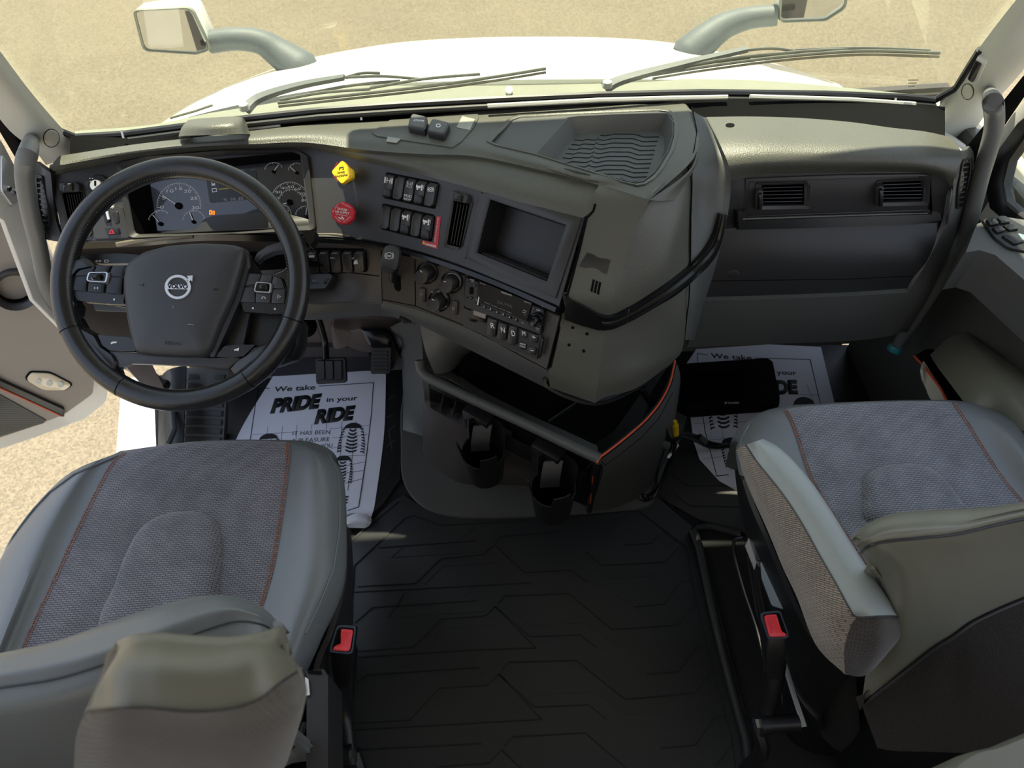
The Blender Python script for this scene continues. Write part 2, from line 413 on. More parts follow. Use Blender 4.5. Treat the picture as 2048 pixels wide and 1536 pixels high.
def glass_mat(name, tint=(.93, .95, .89), dirt=.05):
    m = bpy.data.materials.new(name); m.use_nodes = True; N = m.node_tree.nodes; L = m.node_tree.links; N.clear()
    o = N.new('ShaderNodeOutputMaterial'); tr = N.new('ShaderNodeBsdfTransparent'); tr.inputs[0].default_value = tint + (1,)
    gl = N.new('ShaderNodeBsdfGlossy'); gl.inputs['Roughness'].default_value = .02; fr = N.new('ShaderNodeLayerWeight'); fr.inputs[0].default_value = .12
    mx = N.new('ShaderNodeMixShader'); mm = N.new('ShaderNodeMath'); mm.operation = 'MULTIPLY'; mm.inputs[1].default_value = .35; L.new(fr.outputs['Facing'], mm.inputs[0]); L.new(mm.outputs[0], mx.inputs[0]); L.new(tr.outputs[0], mx.inputs[1]); L.new(gl.outputs[0], mx.inputs[2])
    df = N.new('ShaderNodeBsdfDiffuse'); df.inputs[0].default_value = (.8, .78, .68, 1)
    t = N.new('ShaderNodeTexCoord'); n = N.new('ShaderNodeTexNoise'); n.inputs['Scale'].default_value = 3; n.inputs['Detail'].default_value = 6; L.new(t.outputs['Object'], n.inputs[0])
    mt = N.new('ShaderNodeMath'); mt.operation = 'MULTIPLY'; mt.inputs[1].default_value = dirt; L.new(n.outputs[0], mt.inputs[0])
    m2 = N.new('ShaderNodeMixShader'); L.new(mt.outputs[0], m2.inputs[0]); L.new(mx.outputs[0], m2.inputs[1]); L.new(df.outputs[0], m2.inputs[2]); L.new(m2.outputs[0], o.inputs[0])
    return m
M['glass'] = glass_mat('windshield_glass', dirt=.12)
# ================================================================== SETTING: ground, cab shell
def prism_z(poly, z0, z1, bm=None):
    bm = bm or bmesh.new(); a = [bm.verts.new((p[0], p[1], z0)) for p in poly]; b = [bm.verts.new((p[0], p[1], z1)) for p in poly]; n = len(poly)
    bm.faces.new(a[::-1]); bm.faces.new(b)
    for i in range(n): bm.faces.new((a[i], a[(i + 1) % n], b[(i + 1) % n], b[i]))
    return bm
def bx(x0, x1, y0, y1, z0, z1, bev=0, bm=None):
    bm = bm or bmesh.new()
    return box(bm, Matrix.Translation(((x0 + x1) / 2, (y0 + y1) / 2, (z0 + z1) / 2)), x1 - x0, y1 - y0, z1 - z0, bev)
bm = bmesh.new(); bmesh.ops.create_grid(bm, x_segments=2, y_segments=2, size=40)
for v in bm.verts: v.co.z = -1.2
g = obj('ground', bm, M['ground']); g['kind'] = 'structure'
# floor of the cab with a hole-free slab; doghouse edge at the door sill
fl = obj('floor', bx(-1.03, 1.054, -.9, 1.62, -.06, -.006), M['carpet']); fl['kind'] = 'structure'
# firewall / toe board
fw = obj('wall_front', patch([[Vector((x, y, z)) for x in (-1.05, -.3, .4, 1.10)] for y, z in ((1.47, -.004), (1.56, .10), (1.60, .35), (1.60, .8))], thick=.02), M['lowfascia']); fw['kind'] = 'structure'
bh = obj('added_sun_block', bx(-1.02, 1.05, 1.20, 1.64, .700, .715), M['deep']); bh['kind'] = 'structure'  # hidden plate added under the dash to keep sun out of the footwells
rf = obj('ceiling', bx(-1.08, 1.08, -.62, .98, 1.98, 2.03, .01), mat('ceiling_fabric', (170, 168, 160), .9)); rf['kind'] = 'structure'  # ceiling stops short at the rear, gap added to let skylight in
wbk = obj('wall_back', bx(-1.08, 1.08, -.98, -.93, -.05, 2.0, .01), mat('beige_sleeper_curtain', (168, 160, 148), .9)); wbk['kind'] = 'structure'
# unseen visor and centre block added over the windshield to shape the cab sunlight
def vis(x0, x1, yf): return bx(x0, x1, .98, yf, 1.99, 2.02, .006)
vz = obj('added_visor', bx(.36, .93, .97, 1.49, 1.99, 2.02, .006, bx(.93, 1.02, .97, 1.25, 1.99, 2.02, 0, bx(-1.02, -.36, .97, 1.565, 1.99, 2.02, .006))), M['paint']); vz['kind'] = 'structure'
vh = obj('added_shade_block', bx(-.36, .36, .97, 1.67, 1.97, 2.05, .02), M['paint']); vh['kind'] = 'structure'  # added block, out of view, casting shade on the pod top
# cab side walls (behind the doors) with white outer skin, for mirrors and side light
for nm, x in (('wall_left', -1.06), ('wall_right', 1.04)):
    e = structE(nm, (x, 0, 0))
    obj('side_panel', bx(x - .03, x + .03, -.9, .05, -.3, 1.0, .005), M['padgrey'], e)
    obj('upper_panel', bx(x - .03, x + .03, -.93, -.22 if x < 0 else -.60, 1.0, 2.0, .005), M['pillar'], e)
    obj('outer_skin', bx(x - .06 if x < 0 else x + .035, x - .035 if x < 0 else x + .06, -.9, .05, -1.0, .98, .005), M['paint'], e)
# ---- windshield
WSP = Plane((0, 1.39, .95), (0, -1, -.45))
def wp(x, y, off=0): p, n = WSP.off(off).hit(x, y); return p
def quadsolid(pts, t, bm=None):
    bm = bm or bmesh.new(); n = (pts[1] - pts[0]).cross(pts[2] - pts[0]).normalized(); a = [bm.verts.new(p) for p in pts]; b = [bm.verts.new(p + n * t) for p in pts]
    bm.faces.new(a); bm.faces.new(b[::-1]); k = len(pts)
    for i in range(k): bm.faces.new((a[i], b[i], b[(i + 1) % k], a[(i + 1) % k]))
    return bm
def yz(x, z): return Vector((x, 1.39 - .45 * (z - .95) + .0, z))
wgl = obj('window_1', quadsolid([yz(-1.0, .90), yz(1.0, .90), yz(1.0, 1.95), yz(-1.0, 1.95)], .004), M['glass'], smooth=False); wgl['kind'] = 'structure'
# glass bottom border: gasket (black), then black channel down to the pad
gl_edge = [(120, 258), (150, 270), (250, 264), (380, 247), (500, 232), (640, 217), (800, 206), (1000, 195), (1200, 186), (1400, 181), (1650, 184), (1800, 190), (1870, 196), (1912, 172), (1960, 95)]
e = structE('trim_3', (0, 1.38, .95))
bm = bmesh.new(); tube(bm, [wp(x, y + 4, .012) for x, y in dense(gl_edge, 20)], .0075, 8); obj('gasket', bm, M['black'], e)
bm = bmesh.new(); tube(bm, [wp(x, y + 14, .022) + Vector((0, 0, -.003)) for x, y in dense(gl_edge[1:13], 20)], .0065, 8); obj('gasket_lip', bm, M['rubber'], e)
bm = bmesh.new(); tube(bm, [wp(x, y + 12.5, .028) for x, y in dense([(420, 253), (520, 243), (560, 238)], 14)], .004, 6)
tube(bm, [wp(x, y, .030) for x, y in dense([(975, 212), (1200, 200), (1350, 196), (1455, 194)], 20)], .0045, 6)
tube(bm, [wp(x, y, .030) for x, y in dense([(1500, 193), (1700, 199), (1830, 208)], 20)], .0045, 6); obj('worn_sunlit_strip', bm, M['pillar'], e, label='worn light strip')
bm = bmesh.new()
for x, y in ((245, 268), (1790, 204), (722, 232)): box(bm, frame(wp(x, y, .026), Vector((1, 0, .0)), Vector((0, -1, .5))), .004, .016, .003)
obj('clip', bm, M['silver'], e)
# black channel between gasket and the dash
chan_t = [(140, 272), (260, 274), (380, 258), (500, 247), (640, 229), (800, 219), (1000, 207), (1200, 197), (1400, 193), (1650, 196), (1800, 202), (1890, 214)]
chan_b = [(140, 312), (260, 300), (380, 288), (500, 268), (640, 256), (800, 245), (1000, 235), (1200, 225), (1400, 245), (1650, 252), (1800, 268), (1890, 285)]
bm = patch([[wp(x, y, .02) for x, y in chan_t], [PZ(x, y, .925) for x, y in chan_b]], nu=40, nv=4, thick=.004); obj('channel', bm, M['deep'], e)
bm = bmesh.new()
for k in range(3):
    for i in range(6 - k): box(bm, frame(wp(1818 + i * 3.4, 160 + k * 6, .004), Vector((1, 0, 0)), Vector((0, -1, -.45))), .0026, .0035, .0006)
obj('glass_etching', bm, M['cowl'], e, kind='stuff')
# ---- pillars
def pil(name, inner, outer, mats, n=5, off=.035):
    rows = [[wp(*inner[i], .012) for i in range(len(inner))], [wp(*[(a * .6 + b * .4) for a, b in zip(inner[i], outer[i])], off) for i in range(len(inner))], [wp(*outer[i], off * .9) for i in range(len(inner))]]
    return patch(rows, nu=24, nv=8, thick=.012)
e = structE('wall_left_pillar', (-1, 1.3, 1)); e.name = 'trim_4'
o = obj('pillar_cover', pil('p', [(-60, 20), (0, 102), (60, 182), (118, 250), (172, 306)], [(-130, 110), (-40, 190), (20, 262), (68, 300), (92, 330)], None), M['pillar'], e)
SL = Surf(o)
cir = lambda cx, cy, r, n=20, ry=None: [(cx + r * math.cos(2 * PI * i / n), cy + (ry or r) * math.sin(2 * PI * i / n)) for i in range(n)]
obj('screw_cap', puff(SL, cir(103, 276, 15, 20, 17), raised(.0015, .93)), M['pillar'], e)
bm = bmesh.new(); rg = cir(103, 276, 16, 24, 18); tube(bm, [SL.hit(*p)[0] + Vector((0, -.0006, 0)) for p in rg], .0008, 5, closed=True); obj('cap_gap', bm, M['deep'], e)
o2 = structE('trim_5', (.95, 1.3, 1))
o = obj('pillar_cover', pil('p', [(2100, -80), (2032, 0), (1957, 98), (1912, 170), (1845, 250)], [(2200, -20), (2110, 60), (2040, 148), (1990, 205), (1925, 292)], None), M['pillar'], o2)
SR = Surf(o)
obj('screw_cap', puff(SR, cir(1935, 183, 11, 20, 15), raised(.0015, .93)), M['pillar'], o2)
bm = bmesh.new(); tube(bm, [SR.hit(*p)[0] + Vector((0, -.0006, 0)) for p in cir(1935, 183, 12, 24, 16)], .0008, 5, closed=True); obj('cap_gap', bm, M['deep'], o2)
obj('switch_bezel', puff(SR, rnd([(1959, 107), (1977, 119), (1957, 163), (1938, 153)], 4), raised(.010, .85)), M['pillar'], o2)
obj('switch', puff(SR, rnd([(1957, 112), (1970, 120), (1952, 158), (1941, 150)], 3), [(1, .008), (.95, .0125), (.85, .0135)]), M['black'], o2)
# pillar foot between the dash and the pillar, right
bm = patch([[wp(1850, 242, .012), wp(1890, 262, .03), wp(1930, 284, .034)], [PZ(1834, 268, .93), PZ(1885, 292, .93), PZ(1938, 318, .925)]], nu=10, nv=4, thick=.01); obj('pillar_foot', bm, M['pillar'], o2)
# ---- exterior: cowl, hood
e = thing('cowl_panel', 'dusty grey cowl strip under the wipers along the windshield base', 'cowl', (0, 1.5, .86))
top = [(150, 262), (300, 250), (420, 226), (560, 203), (700, 170), (900, 160), (1090, 158), (1300, 158), (1500, 160), (1700, 176), (1880, 195)]
bot = [(150, 290), (300, 275), (420, 262), (560, 245), (700, 235), (900, 222), (1090, 212), (1300, 205), (1500, 205), (1700, 208), (1880, 215)]
obj('cowl_cover', patch([[PZ(x, y, .83) for x, y in top], [PZ(x, y, .845) for x, y in bot]], nu=40, nv=6, thick=.02), M['cowl'], e)
obj('cap', puff(Plane((0, 0, .845), (0, 0, 1)), cir(1018, 181, 7), raised(.004, .7)), M['white'], e)
hd = thing('hood', 'white truck hood beyond the windshield, glaring in the sun', 'hood', (0, 1.9, .7))
h_back = [(300, 262, .66), (330, 248, .72), (440, 218, .78), (600, 185, .815), (760, 168, .835), (1000, 160, .845), (1250, 158, .84), (1430, 162, .82), (1560, 170, .79), (1660, 180, .74), (1712, 190, .66)]
h_mid = [(380, 208, .64), (430, 185, .70), (530, 152, .75), (650, 130, .78), (800, 115, .80), (1000, 108, .805), (1220, 108, .80), (1380, 120, .77), (1500, 135, .73), (1600, 152, .68), (1680, 170, .62)]
h_frt = [(440, 180, .62), (500, 155, .66), (590, 124, .69), (700, 100, .71), (830, 82, .72), (1010, 74, .725), (1200, 75, .72), (1330, 84, .69), (1430, 102, .66), (1540, 124, .62), (1690, 172, .60)]
h_nose = [(450, 178, .3), (500, 154, .35), (595, 124, .4), (700, 100, .4), (830, 83, .4), (1010, 76, .4), (1200, 77, .4), (1330, 86, .4), (1430, 104, .4), (1540, 126, .35), (1680, 172, .3)]
hp = lambda r: [PZ(*p) for p in r]
R = [hp(h_back), hp(h_mid), hp(h_frt)]
fr = R[2]; R.append([p + Vector((0, .06, -.10)) * 1.0 for p in fr]); R.append([Vector((p.x, p.y + .08, -.9)) for p in fr])
obj('hood_shell', patch(R[:3], nu=44, nv=20, thick=.012), M['paint'], hd)
bm = bmesh.new(); grid(bm, [cr(R[2], 44), cr(R[3], 44), cr(R[4], 44)]); 
obj('grille_front', bm, M['paint'], hd)
for nm, s in (('fender', 0), ('fender', -1)):
    pts = [r[s] for r in R[:3]]; bm = bmesh.new(); q = lin(pts, 12); dx = -.03 if s == 0 else .03
    grid(bm, [q, [p + Vector((dx, 0, -.15)) for p in q], [p + Vector((dx * 2, 0, -1.5)) for p in q]]); obj(nm, bm, M['paint'], hd)
bm = bmesh.new(); tube(bm, [PZ(x, y, .80) for x, y in ((340, 236), (390, 222), (425, 210))], .003, 6); obj('hood_seam', bm, M['cowl'], hd)
# ---- wipers
def wiper(name, label, arm, blade, z0, links, thick=1.0):
    t = thing(name, label, 'wiper', tuple(PZ(*arm[0])))
    A = [PZ(*p) for p in arm]; q = cr(A, 16); bm = bmesh.new()
    rows = []
    for i, p in enumerate(q):
        wd = (.016 - .009 * i / 16) * thick; a = q[max(0, i - 1)]; b = q[min(16, i + 1)]; tt = (b - a).normalized(); s = tt.cross(Vector((0, -.4, 1))).normalized(); n = s.cross(tt)
        rows.append([p - s * wd, p - s * wd * .6 + n * .008, p + s * wd * .6 + n * .008, p + s * wd])
    v = grid(bm, rows, closed=True); bm.faces.new(v[0]); bm.faces.new(v[-1][::-1]); obj('wiper_arm', bm, M['mirrorarm'], t)
    bm = bmesh.new(); bmesh.ops.create_cone(bm, segments=16, radius1=.012, radius2=.010, depth=.012, cap_ends=True, matrix=Matrix.Translation(A[0].lerp(A[1], .12) + Vector((0, -.006, .010)))); obj('pivot_nut', bm, M['silver'], t)
    B = [PZ(*p) for p in blade]; q = cr(B, 20); bm = bmesh.new(); tube(bm, q, .0034, 6); obj('blade', bm, M['duct'], t)
    bm = bmesh.new(); tube(bm, [p + Vector((0, -.003, -.007)) for p in q], .0026, 6); obj('rubber_edge', bm, M['chromeline'], t)
    for a, b in links:
        bm = bmesh.new(); pa, pb = PZ(*a), PZ(*b); mid = pa.lerp(pb, .5) + Vector((0, -.002, .006)); tube(bm, cr([pa, mid, pb], 10), .0032, 6); obj('blade_bracket', bm, M['duct'], t)
    return t
wiper('windshield_wiper', 'left wiper lying across the windshield in front of the steering wheel', [(488, 222, .90), (520, 196, .91), (600, 172, .93), (690, 156, .95)], [(556, 206, .91), (700, 190, .93), (860, 172, .94), (1000, 152, .96), (1092, 137, .97)], 0,
      [((560, 200, .91), (740, 178, .935)), ((740, 176, .935), (960, 148, .96)), ((690, 155, .95), (840, 158, .95)), ((620, 186, .92), (800, 162, .945)), ((690, 155, .95), (760, 146, .95))])
wiper('windshield_wiper', 'right wiper reaching over the glass towards the passenger side pillar', [(1208, 176, .90), (1250, 158, .91), (1370, 128, .93), (1495, 100, .95)], [(1305, 150, .91), (1420, 132, .93), (1560, 114, .945), (1720, 102, .96), (1880, 106, .965)], 0,
      [((1320, 146, .91), (1500, 116, .94)), ((1500, 114, .94), (1735, 98, .96)), ((1495, 100, .95), (1590, 102, .95)), ((1380, 130, .93), (1600, 104, .95)), ((1590, 100, .95), (1860, 101, .965))])
# ---- side mirrors on the hood
def mirror(name, label, outl, armp, Y, glass_poly, hn):
    c = PY(sum(p[0] for p in outl) / len(outl), sum(p[1] for p in outl) / len(outl), Y)
    t = thing(name, label, 'mirror', tuple(c)); P = Plane(c, hn)
    obj('housing', puff(P, rnd(outl, .12), [(1.0, .0), (.97, -.05), (.8, -.10), (.3, -.12)], cap=True), M['paint'], t)
    obj('rim', ringpuff(P, rnd(outl, .12), [((p[0] - sum(q[0] for q in outl) / len(outl)) * .955 + sum(q[0] for q in outl) / len(outl), (p[1] - sum(q[1] for q in outl) / len(outl)) * .955 + sum(q[1] for q in outl) / len(outl)) for p in rnd(outl, .12)], .010), M['cowl'], t)
    obj('mirror_glass', puff(P, rnd(glass_poly, .12), [(1, .0), (1, .004)]), M['mirror'], t)
    A = [PY(x, y, v) for x, y, v, r in armp]; q = cr(A, 20); rr = [a[3] for a in armp]
    rs = [rr[min(len(rr) - 2, int(i / 20 * (len(rr) - 1)))] * 1 + (rr[min(len(rr) - 1, int(i / 20 * (len(rr) - 1)) + 1)] - rr[min(len(rr) - 2, int(i / 20 * (len(rr) - 1)))]) * ((i / 20 * (len(rr) - 1)) % 1) for i in range(21)]
    bm = bmesh.new(); tube(bm, q, rs, 12); obj('arm', bm, M['mirrorarm'], t)
    return t
mirror('hood_mirror', 'rectangular white mirror on a curved arm, beyond the windshield on the driver side', [(267, 18), (385, 12), (425, 98), (395, 107), (288, 100)], [(418, 84, 2.05, .030), (470, 78, 2.05, .030), (520, 84, 2.05, .033), (560, 108, 2.04, .042), (620, 150, 2.0, .055)], 2.03,
       [(272, 22), (380, 17), (416, 96), (392, 101), (292, 97)], (-.06, -1, .08))
mirror('hood_mirror', 'white mirror cut by the top edge of the picture, on the passenger side arm', [(1562, -60), (1700, -70), (1690, 14), (1650, 40), (1556, 44)], [(1556, 30, 2.03, .028), (1500, 36, 2.05, .030), (1450, 52, 2.04, .036), (1410, 80, 2.02, .045), (1366, 120, 2.0, .055)], 2.03,
       [(1566, -58), (1694, -66), (1683, 8), (1648, 32), (1560, 37)], (.06, -1, .08))
# ================================================================== DOORS
# left door, open: vertical plane
A = PZ(215, 800, -.12); B = PZ(0, 888, -.12); DN = Vector((-(B - A).y, (B - A).x, 0)).normalized()
if DN.dot(CAMPOS - A) < 0: DN = -DN
DP = Plane(A, DN)
d1 = structE('door_1', tuple(A))
skin = [(-60, 200), (30, 345), (100, 500), (165, 640), (218, 735), (214, 800), (170, 835), (60, 876), (-60, 915)]
obj('door_skin', puff(DP.off(-.05), rnd(skin, .2), [(1, -.03), (1, 0), (.985, .012)], conform=True), M['doorpaint'], d1)
trim = [(-50, 340), (0, 448), (40, 520), (92, 600), (150, 690), (190, 752), (186, 790), (128, 832), (60, 858), (-50, 895)]
dt = obj('door_trim', puff(DP, rnd(trim, .15), [(1, -.045), (1, -.006), (.985, 0)]), M['doortrim'], d1)
DS = DP
cut(dt, cutter(DS, cir(30, 578, 38, 24, 30), .02, .02))
obj('handle_ring', ringpuff(DS, cir(30, 576, 50, 28, 40), cir(30, 578, 37, 28, 29), .016, h_in=.006), M['fascia'], d1)
pocket(DS, cir(30, 578, 38, 24, 30), .035, 'handle_well', M['deep'], d1)
bm = bmesh.new(); tube(bm, [DS.hit(x, y)[0] + DN * .004 for x, y in dense([(-20, 360), (20, 455), (60, 520), (105, 590), (120, 640)], 15)], .007, 8); obj('door_seal', bm, M['deep'], d1)
lamp = rnd([(50, 757), (62, 743), (100, 744), (145, 767), (130, 778), (85, 778)], .25)
obj('lamp_bezel', puff(DS, [((p[0] - 97) * 1.06 + 97, (p[1] - 760) * 1.1 + 760) for p in lamp], raised(.004, .95)), M['deep'], d1)
obj('courtesy_lamp', puff(DS, lamp, [(1, .002), (.96, .008), (.7, .011), (0.3, .011)]), mat('clear_lamp_lens', (215, 200, 175), .25, coat=.4), d1)
for x in (76, 98, 120): obj('bulb', puff(DS, cir(x, 758 + (x - 76) * .15, 7), [(1, .010), (.8, .013)]), M['pillar'], d1)
obj('pocket_rim', puff(DS, [(-20, 742), (0, 756), (128, 814), (128, 829), (60, 800), (0, 772), (-20, 765)], raised(.014, .96)), M['black'], d1)
bm = bmesh.new(); tube(bm, [DS.hit(x, y)[0] + DN * .016 for x, y in dense([(-20, 760), (0, 770), (60, 797), (122, 826)], 12)], .0025, 6); obj('orange_piping', bm, M['orange'], d1)
spk = [(-20, 780), (0, 788), (92, 839), (88, 845), (0, 872), (-20, 878)]
obj('speaker_grille', puff(DS, spk, raised(.004, .98)), M['padgrey'], d1)
bm = bmesh.new()
for j in range(22):
    for i in range(40):
        x = i * 2.6; y = 791 + j * 3.7
        if x < 86 and y > 791 + x * .545 and y < 869 - x * .30:
            p, n = DS.hit(x, y); r = .0011
            F_ = frame(p + DN * .0048, Vector((0, 0, 1)), DN); bm.faces.new([bm.verts.new(F_ @ Vector((r * math.cos(a), r * math.sin(a), 0))) for a in (0, PI / 3, 2 * PI / 3, PI, 4 * PI / 3, 5 * PI / 3)])
obj('grille_holes', bm, M['deep'], d1, kind='stuff')
# door frame upper part and jamb seen past the pillar
JP = Plane((-1.06, 1.34, .9), (1, -.35, 0))
j = structE('door_3', tuple(JP.hit(20, 360)[0]))
obj('jamb_frame', puff(JP, [(-30, 240), (0, 288), (30, 345), (60, 420), (75, 470), (130, 640), (150, 690), (60, 600), (0, 440), (-30, 420)], raised(.01, .97)), M['doorpaint'], j)
obj('seal', puff(JP, [(-30, 190), (0, 233), (45, 290), (62, 352), (50, 345), (0, 262), (-30, 225)], raised(.03, .95)), M['deep'], j)
obj('hinge_plate', puff(JP, rnd([(-10, 300), (10, 330), (38, 352), (46, 378), (30, 400), (12, 410), (-10, 380)], .2), raised(.016, .95)), M['silver'], j)
for x, y in ((2, 375), (17, 381)):
    obj('bolt', puff(JP, cir(x, y, 6), [(1, .015), (.95, .021), (.6, .022)]), M['metal'], j)
    obj('bolt_centre', puff(JP, cir(x, y, 2.5), [(1, .021), (.9, .023)]), M['deep'], j)
# ---- sill and step outside the left door
e = structE('trim_6', (-1.12, 1.0, -.03))
sp = [PZ(x, y, -.02) for x, y in ((252, 770), (322, 760), (330, 1000), (236, 1000))]
bm = quadsolid(sp, -.03); obj('sill_plate', bm, mat('blue_white_sill', (150, 155, 166), .4), e)
bm = quadsolid([PZ(x, y, 0.0) for x, y in ((312, 760), (330, 758), (338, 1000), (322, 1000))], -.02); obj('sill_seal', bm, M['deep'], e)
bm = bmesh.new(); tube(bm, [PZ(x, y, .0) for x, y in ((291, 860), (293, 905))], .0035, 6); obj('sill_rib', bm, M['white'], e)
obj('step_well', bx(-1.45, -1.12, .3, 1.3, -.75, -.7, .01), M['paint'], e)
# left kick panel behind the wheel
kp = [(150, 500, .7), (300, 520, .6), (330, 700, .3), (330, 760, .06)]
bm = patch([[PX(x, y, -1.02) for x, y in ((110, 520), (160, 640), (240, 720), (300, 790))], [PX(x, y, -.99) for x, y in ((250, 540), (262, 640), (300, 720), (340, 800))]], nu=12, nv=4, thick=.02)
obj('kick_panel', bm, mat('pinkish_grey_kick_panel', (150, 138, 130), .55), e)
# ---- right door
RD = Plane((1.05, 1, .5), (-1, 0, 0))
d2 = structE('door_2', (1.06, .9, .4))
rd = obj('door_panel', bx(1.055, 1.10, .0, 1.45, -.05, .80, .01), M['pad'], d2)
RDS = RD
obj('outer_skin', bx(1.105, 1.13, -.05, 1.5, -.9, .8, .01), M['paint'], d2)
# belt ledge with window switches (horizontal, z=.80)
LP = Plane((0, 0, .80), (0, 0, 1))
ld = obj('belt_ledge', puff(LP, [(1930, 505), (1952, 448), (1990, 430), (2060, 440), (2140, 520), (2140, 640), (2048, 560), (1990, 510), (1958, 500)], [(1, -.10), (1, -.008), (.985, 0)]), M['padgrey'], d2)
obj('switch_panel', puff(LP, rnd([(1960, 442), (2005, 434), (2048, 458), (2090, 490), (2075, 512), (2015, 500), (1985, 478)], .15), raised(.006, .96)), M['black'], d2)
for k, p in enumerate(([(1966, 447), (1985, 444), (1995, 455), (1975, 459)], [(1988, 443), (2003, 441), (2018, 452), (1998, 455)], [(1978, 463), (1996, 459), (2008, 468), (1990, 474)], [(2000, 458), (2020, 455), (2034, 466), (2012, 469)], [(1996, 478), (2020, 473), (2046, 490), (2024, 497)])):
    obj('window_switch', puff(LP, rnd(p, .2), [(1, .005), (.95, .010), (.85, .011)]), M['gloss'], d2)
obj('lock_button', puff(LP, rnd([(2028, 474), (2062, 484), (2060, 492), (2040, 490)], .2), [(1, .005), (.95, .011), (.85, .012)]), mat('bluegrey_button', (120, 135, 150), .4), d2)
# upper door frame, window with seal
WP2 = Plane((1.07, 1.0, 1.0), (-1, 0, .12))
fr_out = [(1962, 360), (1985, 300), (2048, 210), (2200, 60), (2300, 300), (2300, 700), (2100, 560), (2000, 470), (1965, 440)]
fr_in = [(1996, 372), (2010, 318), (2060, 250), (2180, 150), (2280, 320), (2280, 560), (2130, 500), (2035, 440), (2005, 415)]
obj('window_frame', ringpuff(WP2, fr_out, fr_in, .012), M['pillar'], d2)
obj('window_seal', ringpuff(WP2, [((p[0] - 2120) * 1.02 + 2112, (p[1] - 340) * 1.03 + 340) for p in fr_in], [((p[0] - 2120) * .80 + 2122, (p[1] - 340) * .84 + 340) for p in fr_in], .022), M['black'], d2)
obj('window_glass', puff(WP2, [((p[0] - 2120) * .84 + 2122, (p[1] - 340) * .86 + 340) for p in fr_in], [(1, .001), (1, .004)]), M['glass'], d2)
obj('corner_trim', puff(WP2, [(1948, 345), (1985, 300), (1990, 400), (1970, 432), (1945, 440)], raised(.014, .95)), M['padgrey'], d2)
obj('black_seal', puff(Plane((1.03, 1.15, 1.0), (-1, -.4, 0)), [(1938, 290), (1990, 225), (2050, 150), (2110, 100), (2110, 140), (2050, 190), (1975, 300), (1950, 345), (1930, 400)], raised(.006, .95)), M['deep'], d2)
for pl in (((1050 + 880, 505), (1958, 500), (1990, 512), (2048, 563), (2048, 568), (1986, 516), (1955, 505), (1930, 510)),):
    obj('panel_gap', puff(RDS.off(.002), list(pl), [(1, 0), (1, .002)]), M['deep'], d2)
# beige map pocket on the door, its lid seen from above, and its piping
PP = plane3(PX(1862, 708, 1.0), PX(1925, 668, 1.04), PX(2048, 840, .93))
obj('map_pocket', patch([[PX(x, y, v) for x, y, v in ((1860, 710, .97), (1895, 678, 1.01), (1928, 666, 1.04), (1960, 684, 1.045), (2060, 755, 1.05), (2180, 840, 1.05))],
                         [PX(x, y, v) for x, y, v in ((1878, 738, .93), (1915, 712, .96), (1948, 702, .985), (1985, 722, .99), (2070, 790, .99), (2190, 880, .99))],
                         [PX(x, y, v) for x, y, v in ((1935, 815, .90), (1955, 790, .92), (1985, 780, .94), (2030, 800, .95), (2080, 850, .95), (2190, 940, .95))],
                         [PX(x, y, v) for x, y, v in ((1950, 852, .91), (1970, 850, .92), (2000, 850, .93), (2040, 860, .93), (2090, 880, .93), (2180, 960, .93))]], nu=24, nv=14, thick=.012), M['leather_lt'], d2)
obj('pocket_slot', patch([[PX(x, y, .99) for x, y in ((1828, 712), (1870, 700), (1930, 790), (1958, 850))], [PX(x, y, .95) for x, y in ((1838, 722), (1862, 740), (1892, 790), (1905, 850))]], nu=10, nv=4, thick=.004), M['deep'], d2)
obj('pocket_band', patch([[PX(x, y, .94) for x, y in ((1848, 722), (1866, 752), (1886, 785), (1905, 826))], [PX(x, y, .92) for x, y in ((1846, 740), (1850, 770), (1862, 800), (1888, 815))]], nu=10, nv=4, thick=.006), M['pillar'], d2)
bm = bmesh.new(); tube(bm, [PX(x, y, .935) for x, y in dense([(1828, 712), (1850, 735), (1880, 775), (1904, 822)], 10)], .0028, 6); obj('orange_piping', bm, M['orange'], d2)
# ================================================================== DASHBOARD
D = thing('dashboard', 'dark grained truck dashboard with instruments, radio and storage bay under the windshield', 'dashboard', (0, 1.2, .8))
# ---- top pad, driver side and over the centre pod
rearB = [(118, 312, .945), (260, 290, .95), (380, 276, .95), (500, 262, .95), (640, 247, .95), (745, 243, .95), (860, 233, .95), (960, 222, .95), (1100, 214, .95), (1230, 210, .95), (1362, 207, .95)]
midB = [(108, 324, .945), (255, 302, .952), (380, 287, .955), (500, 276, .956), (620, 268, .957), (740, 275, .957), (850, 277, .957), (940, 282, .957), (1070, 310, .957), (1200, 340, .957), (1395, 300, .955)]
creas = [(100, 334, .942), (252, 308, .948), (385, 294, .95), (510, 288, .95), (610, 285, .95), (730, 300, .95), (840, 308, .95), (945, 312, .95), (1060, 335, .95), (1198, 370, .95), (1299, 400, .948)]
obj_pad = obj('dash_pad', ppatch([rearB, midB, creas], nu=60, nv=12, thick=.012), M['pad'], D)
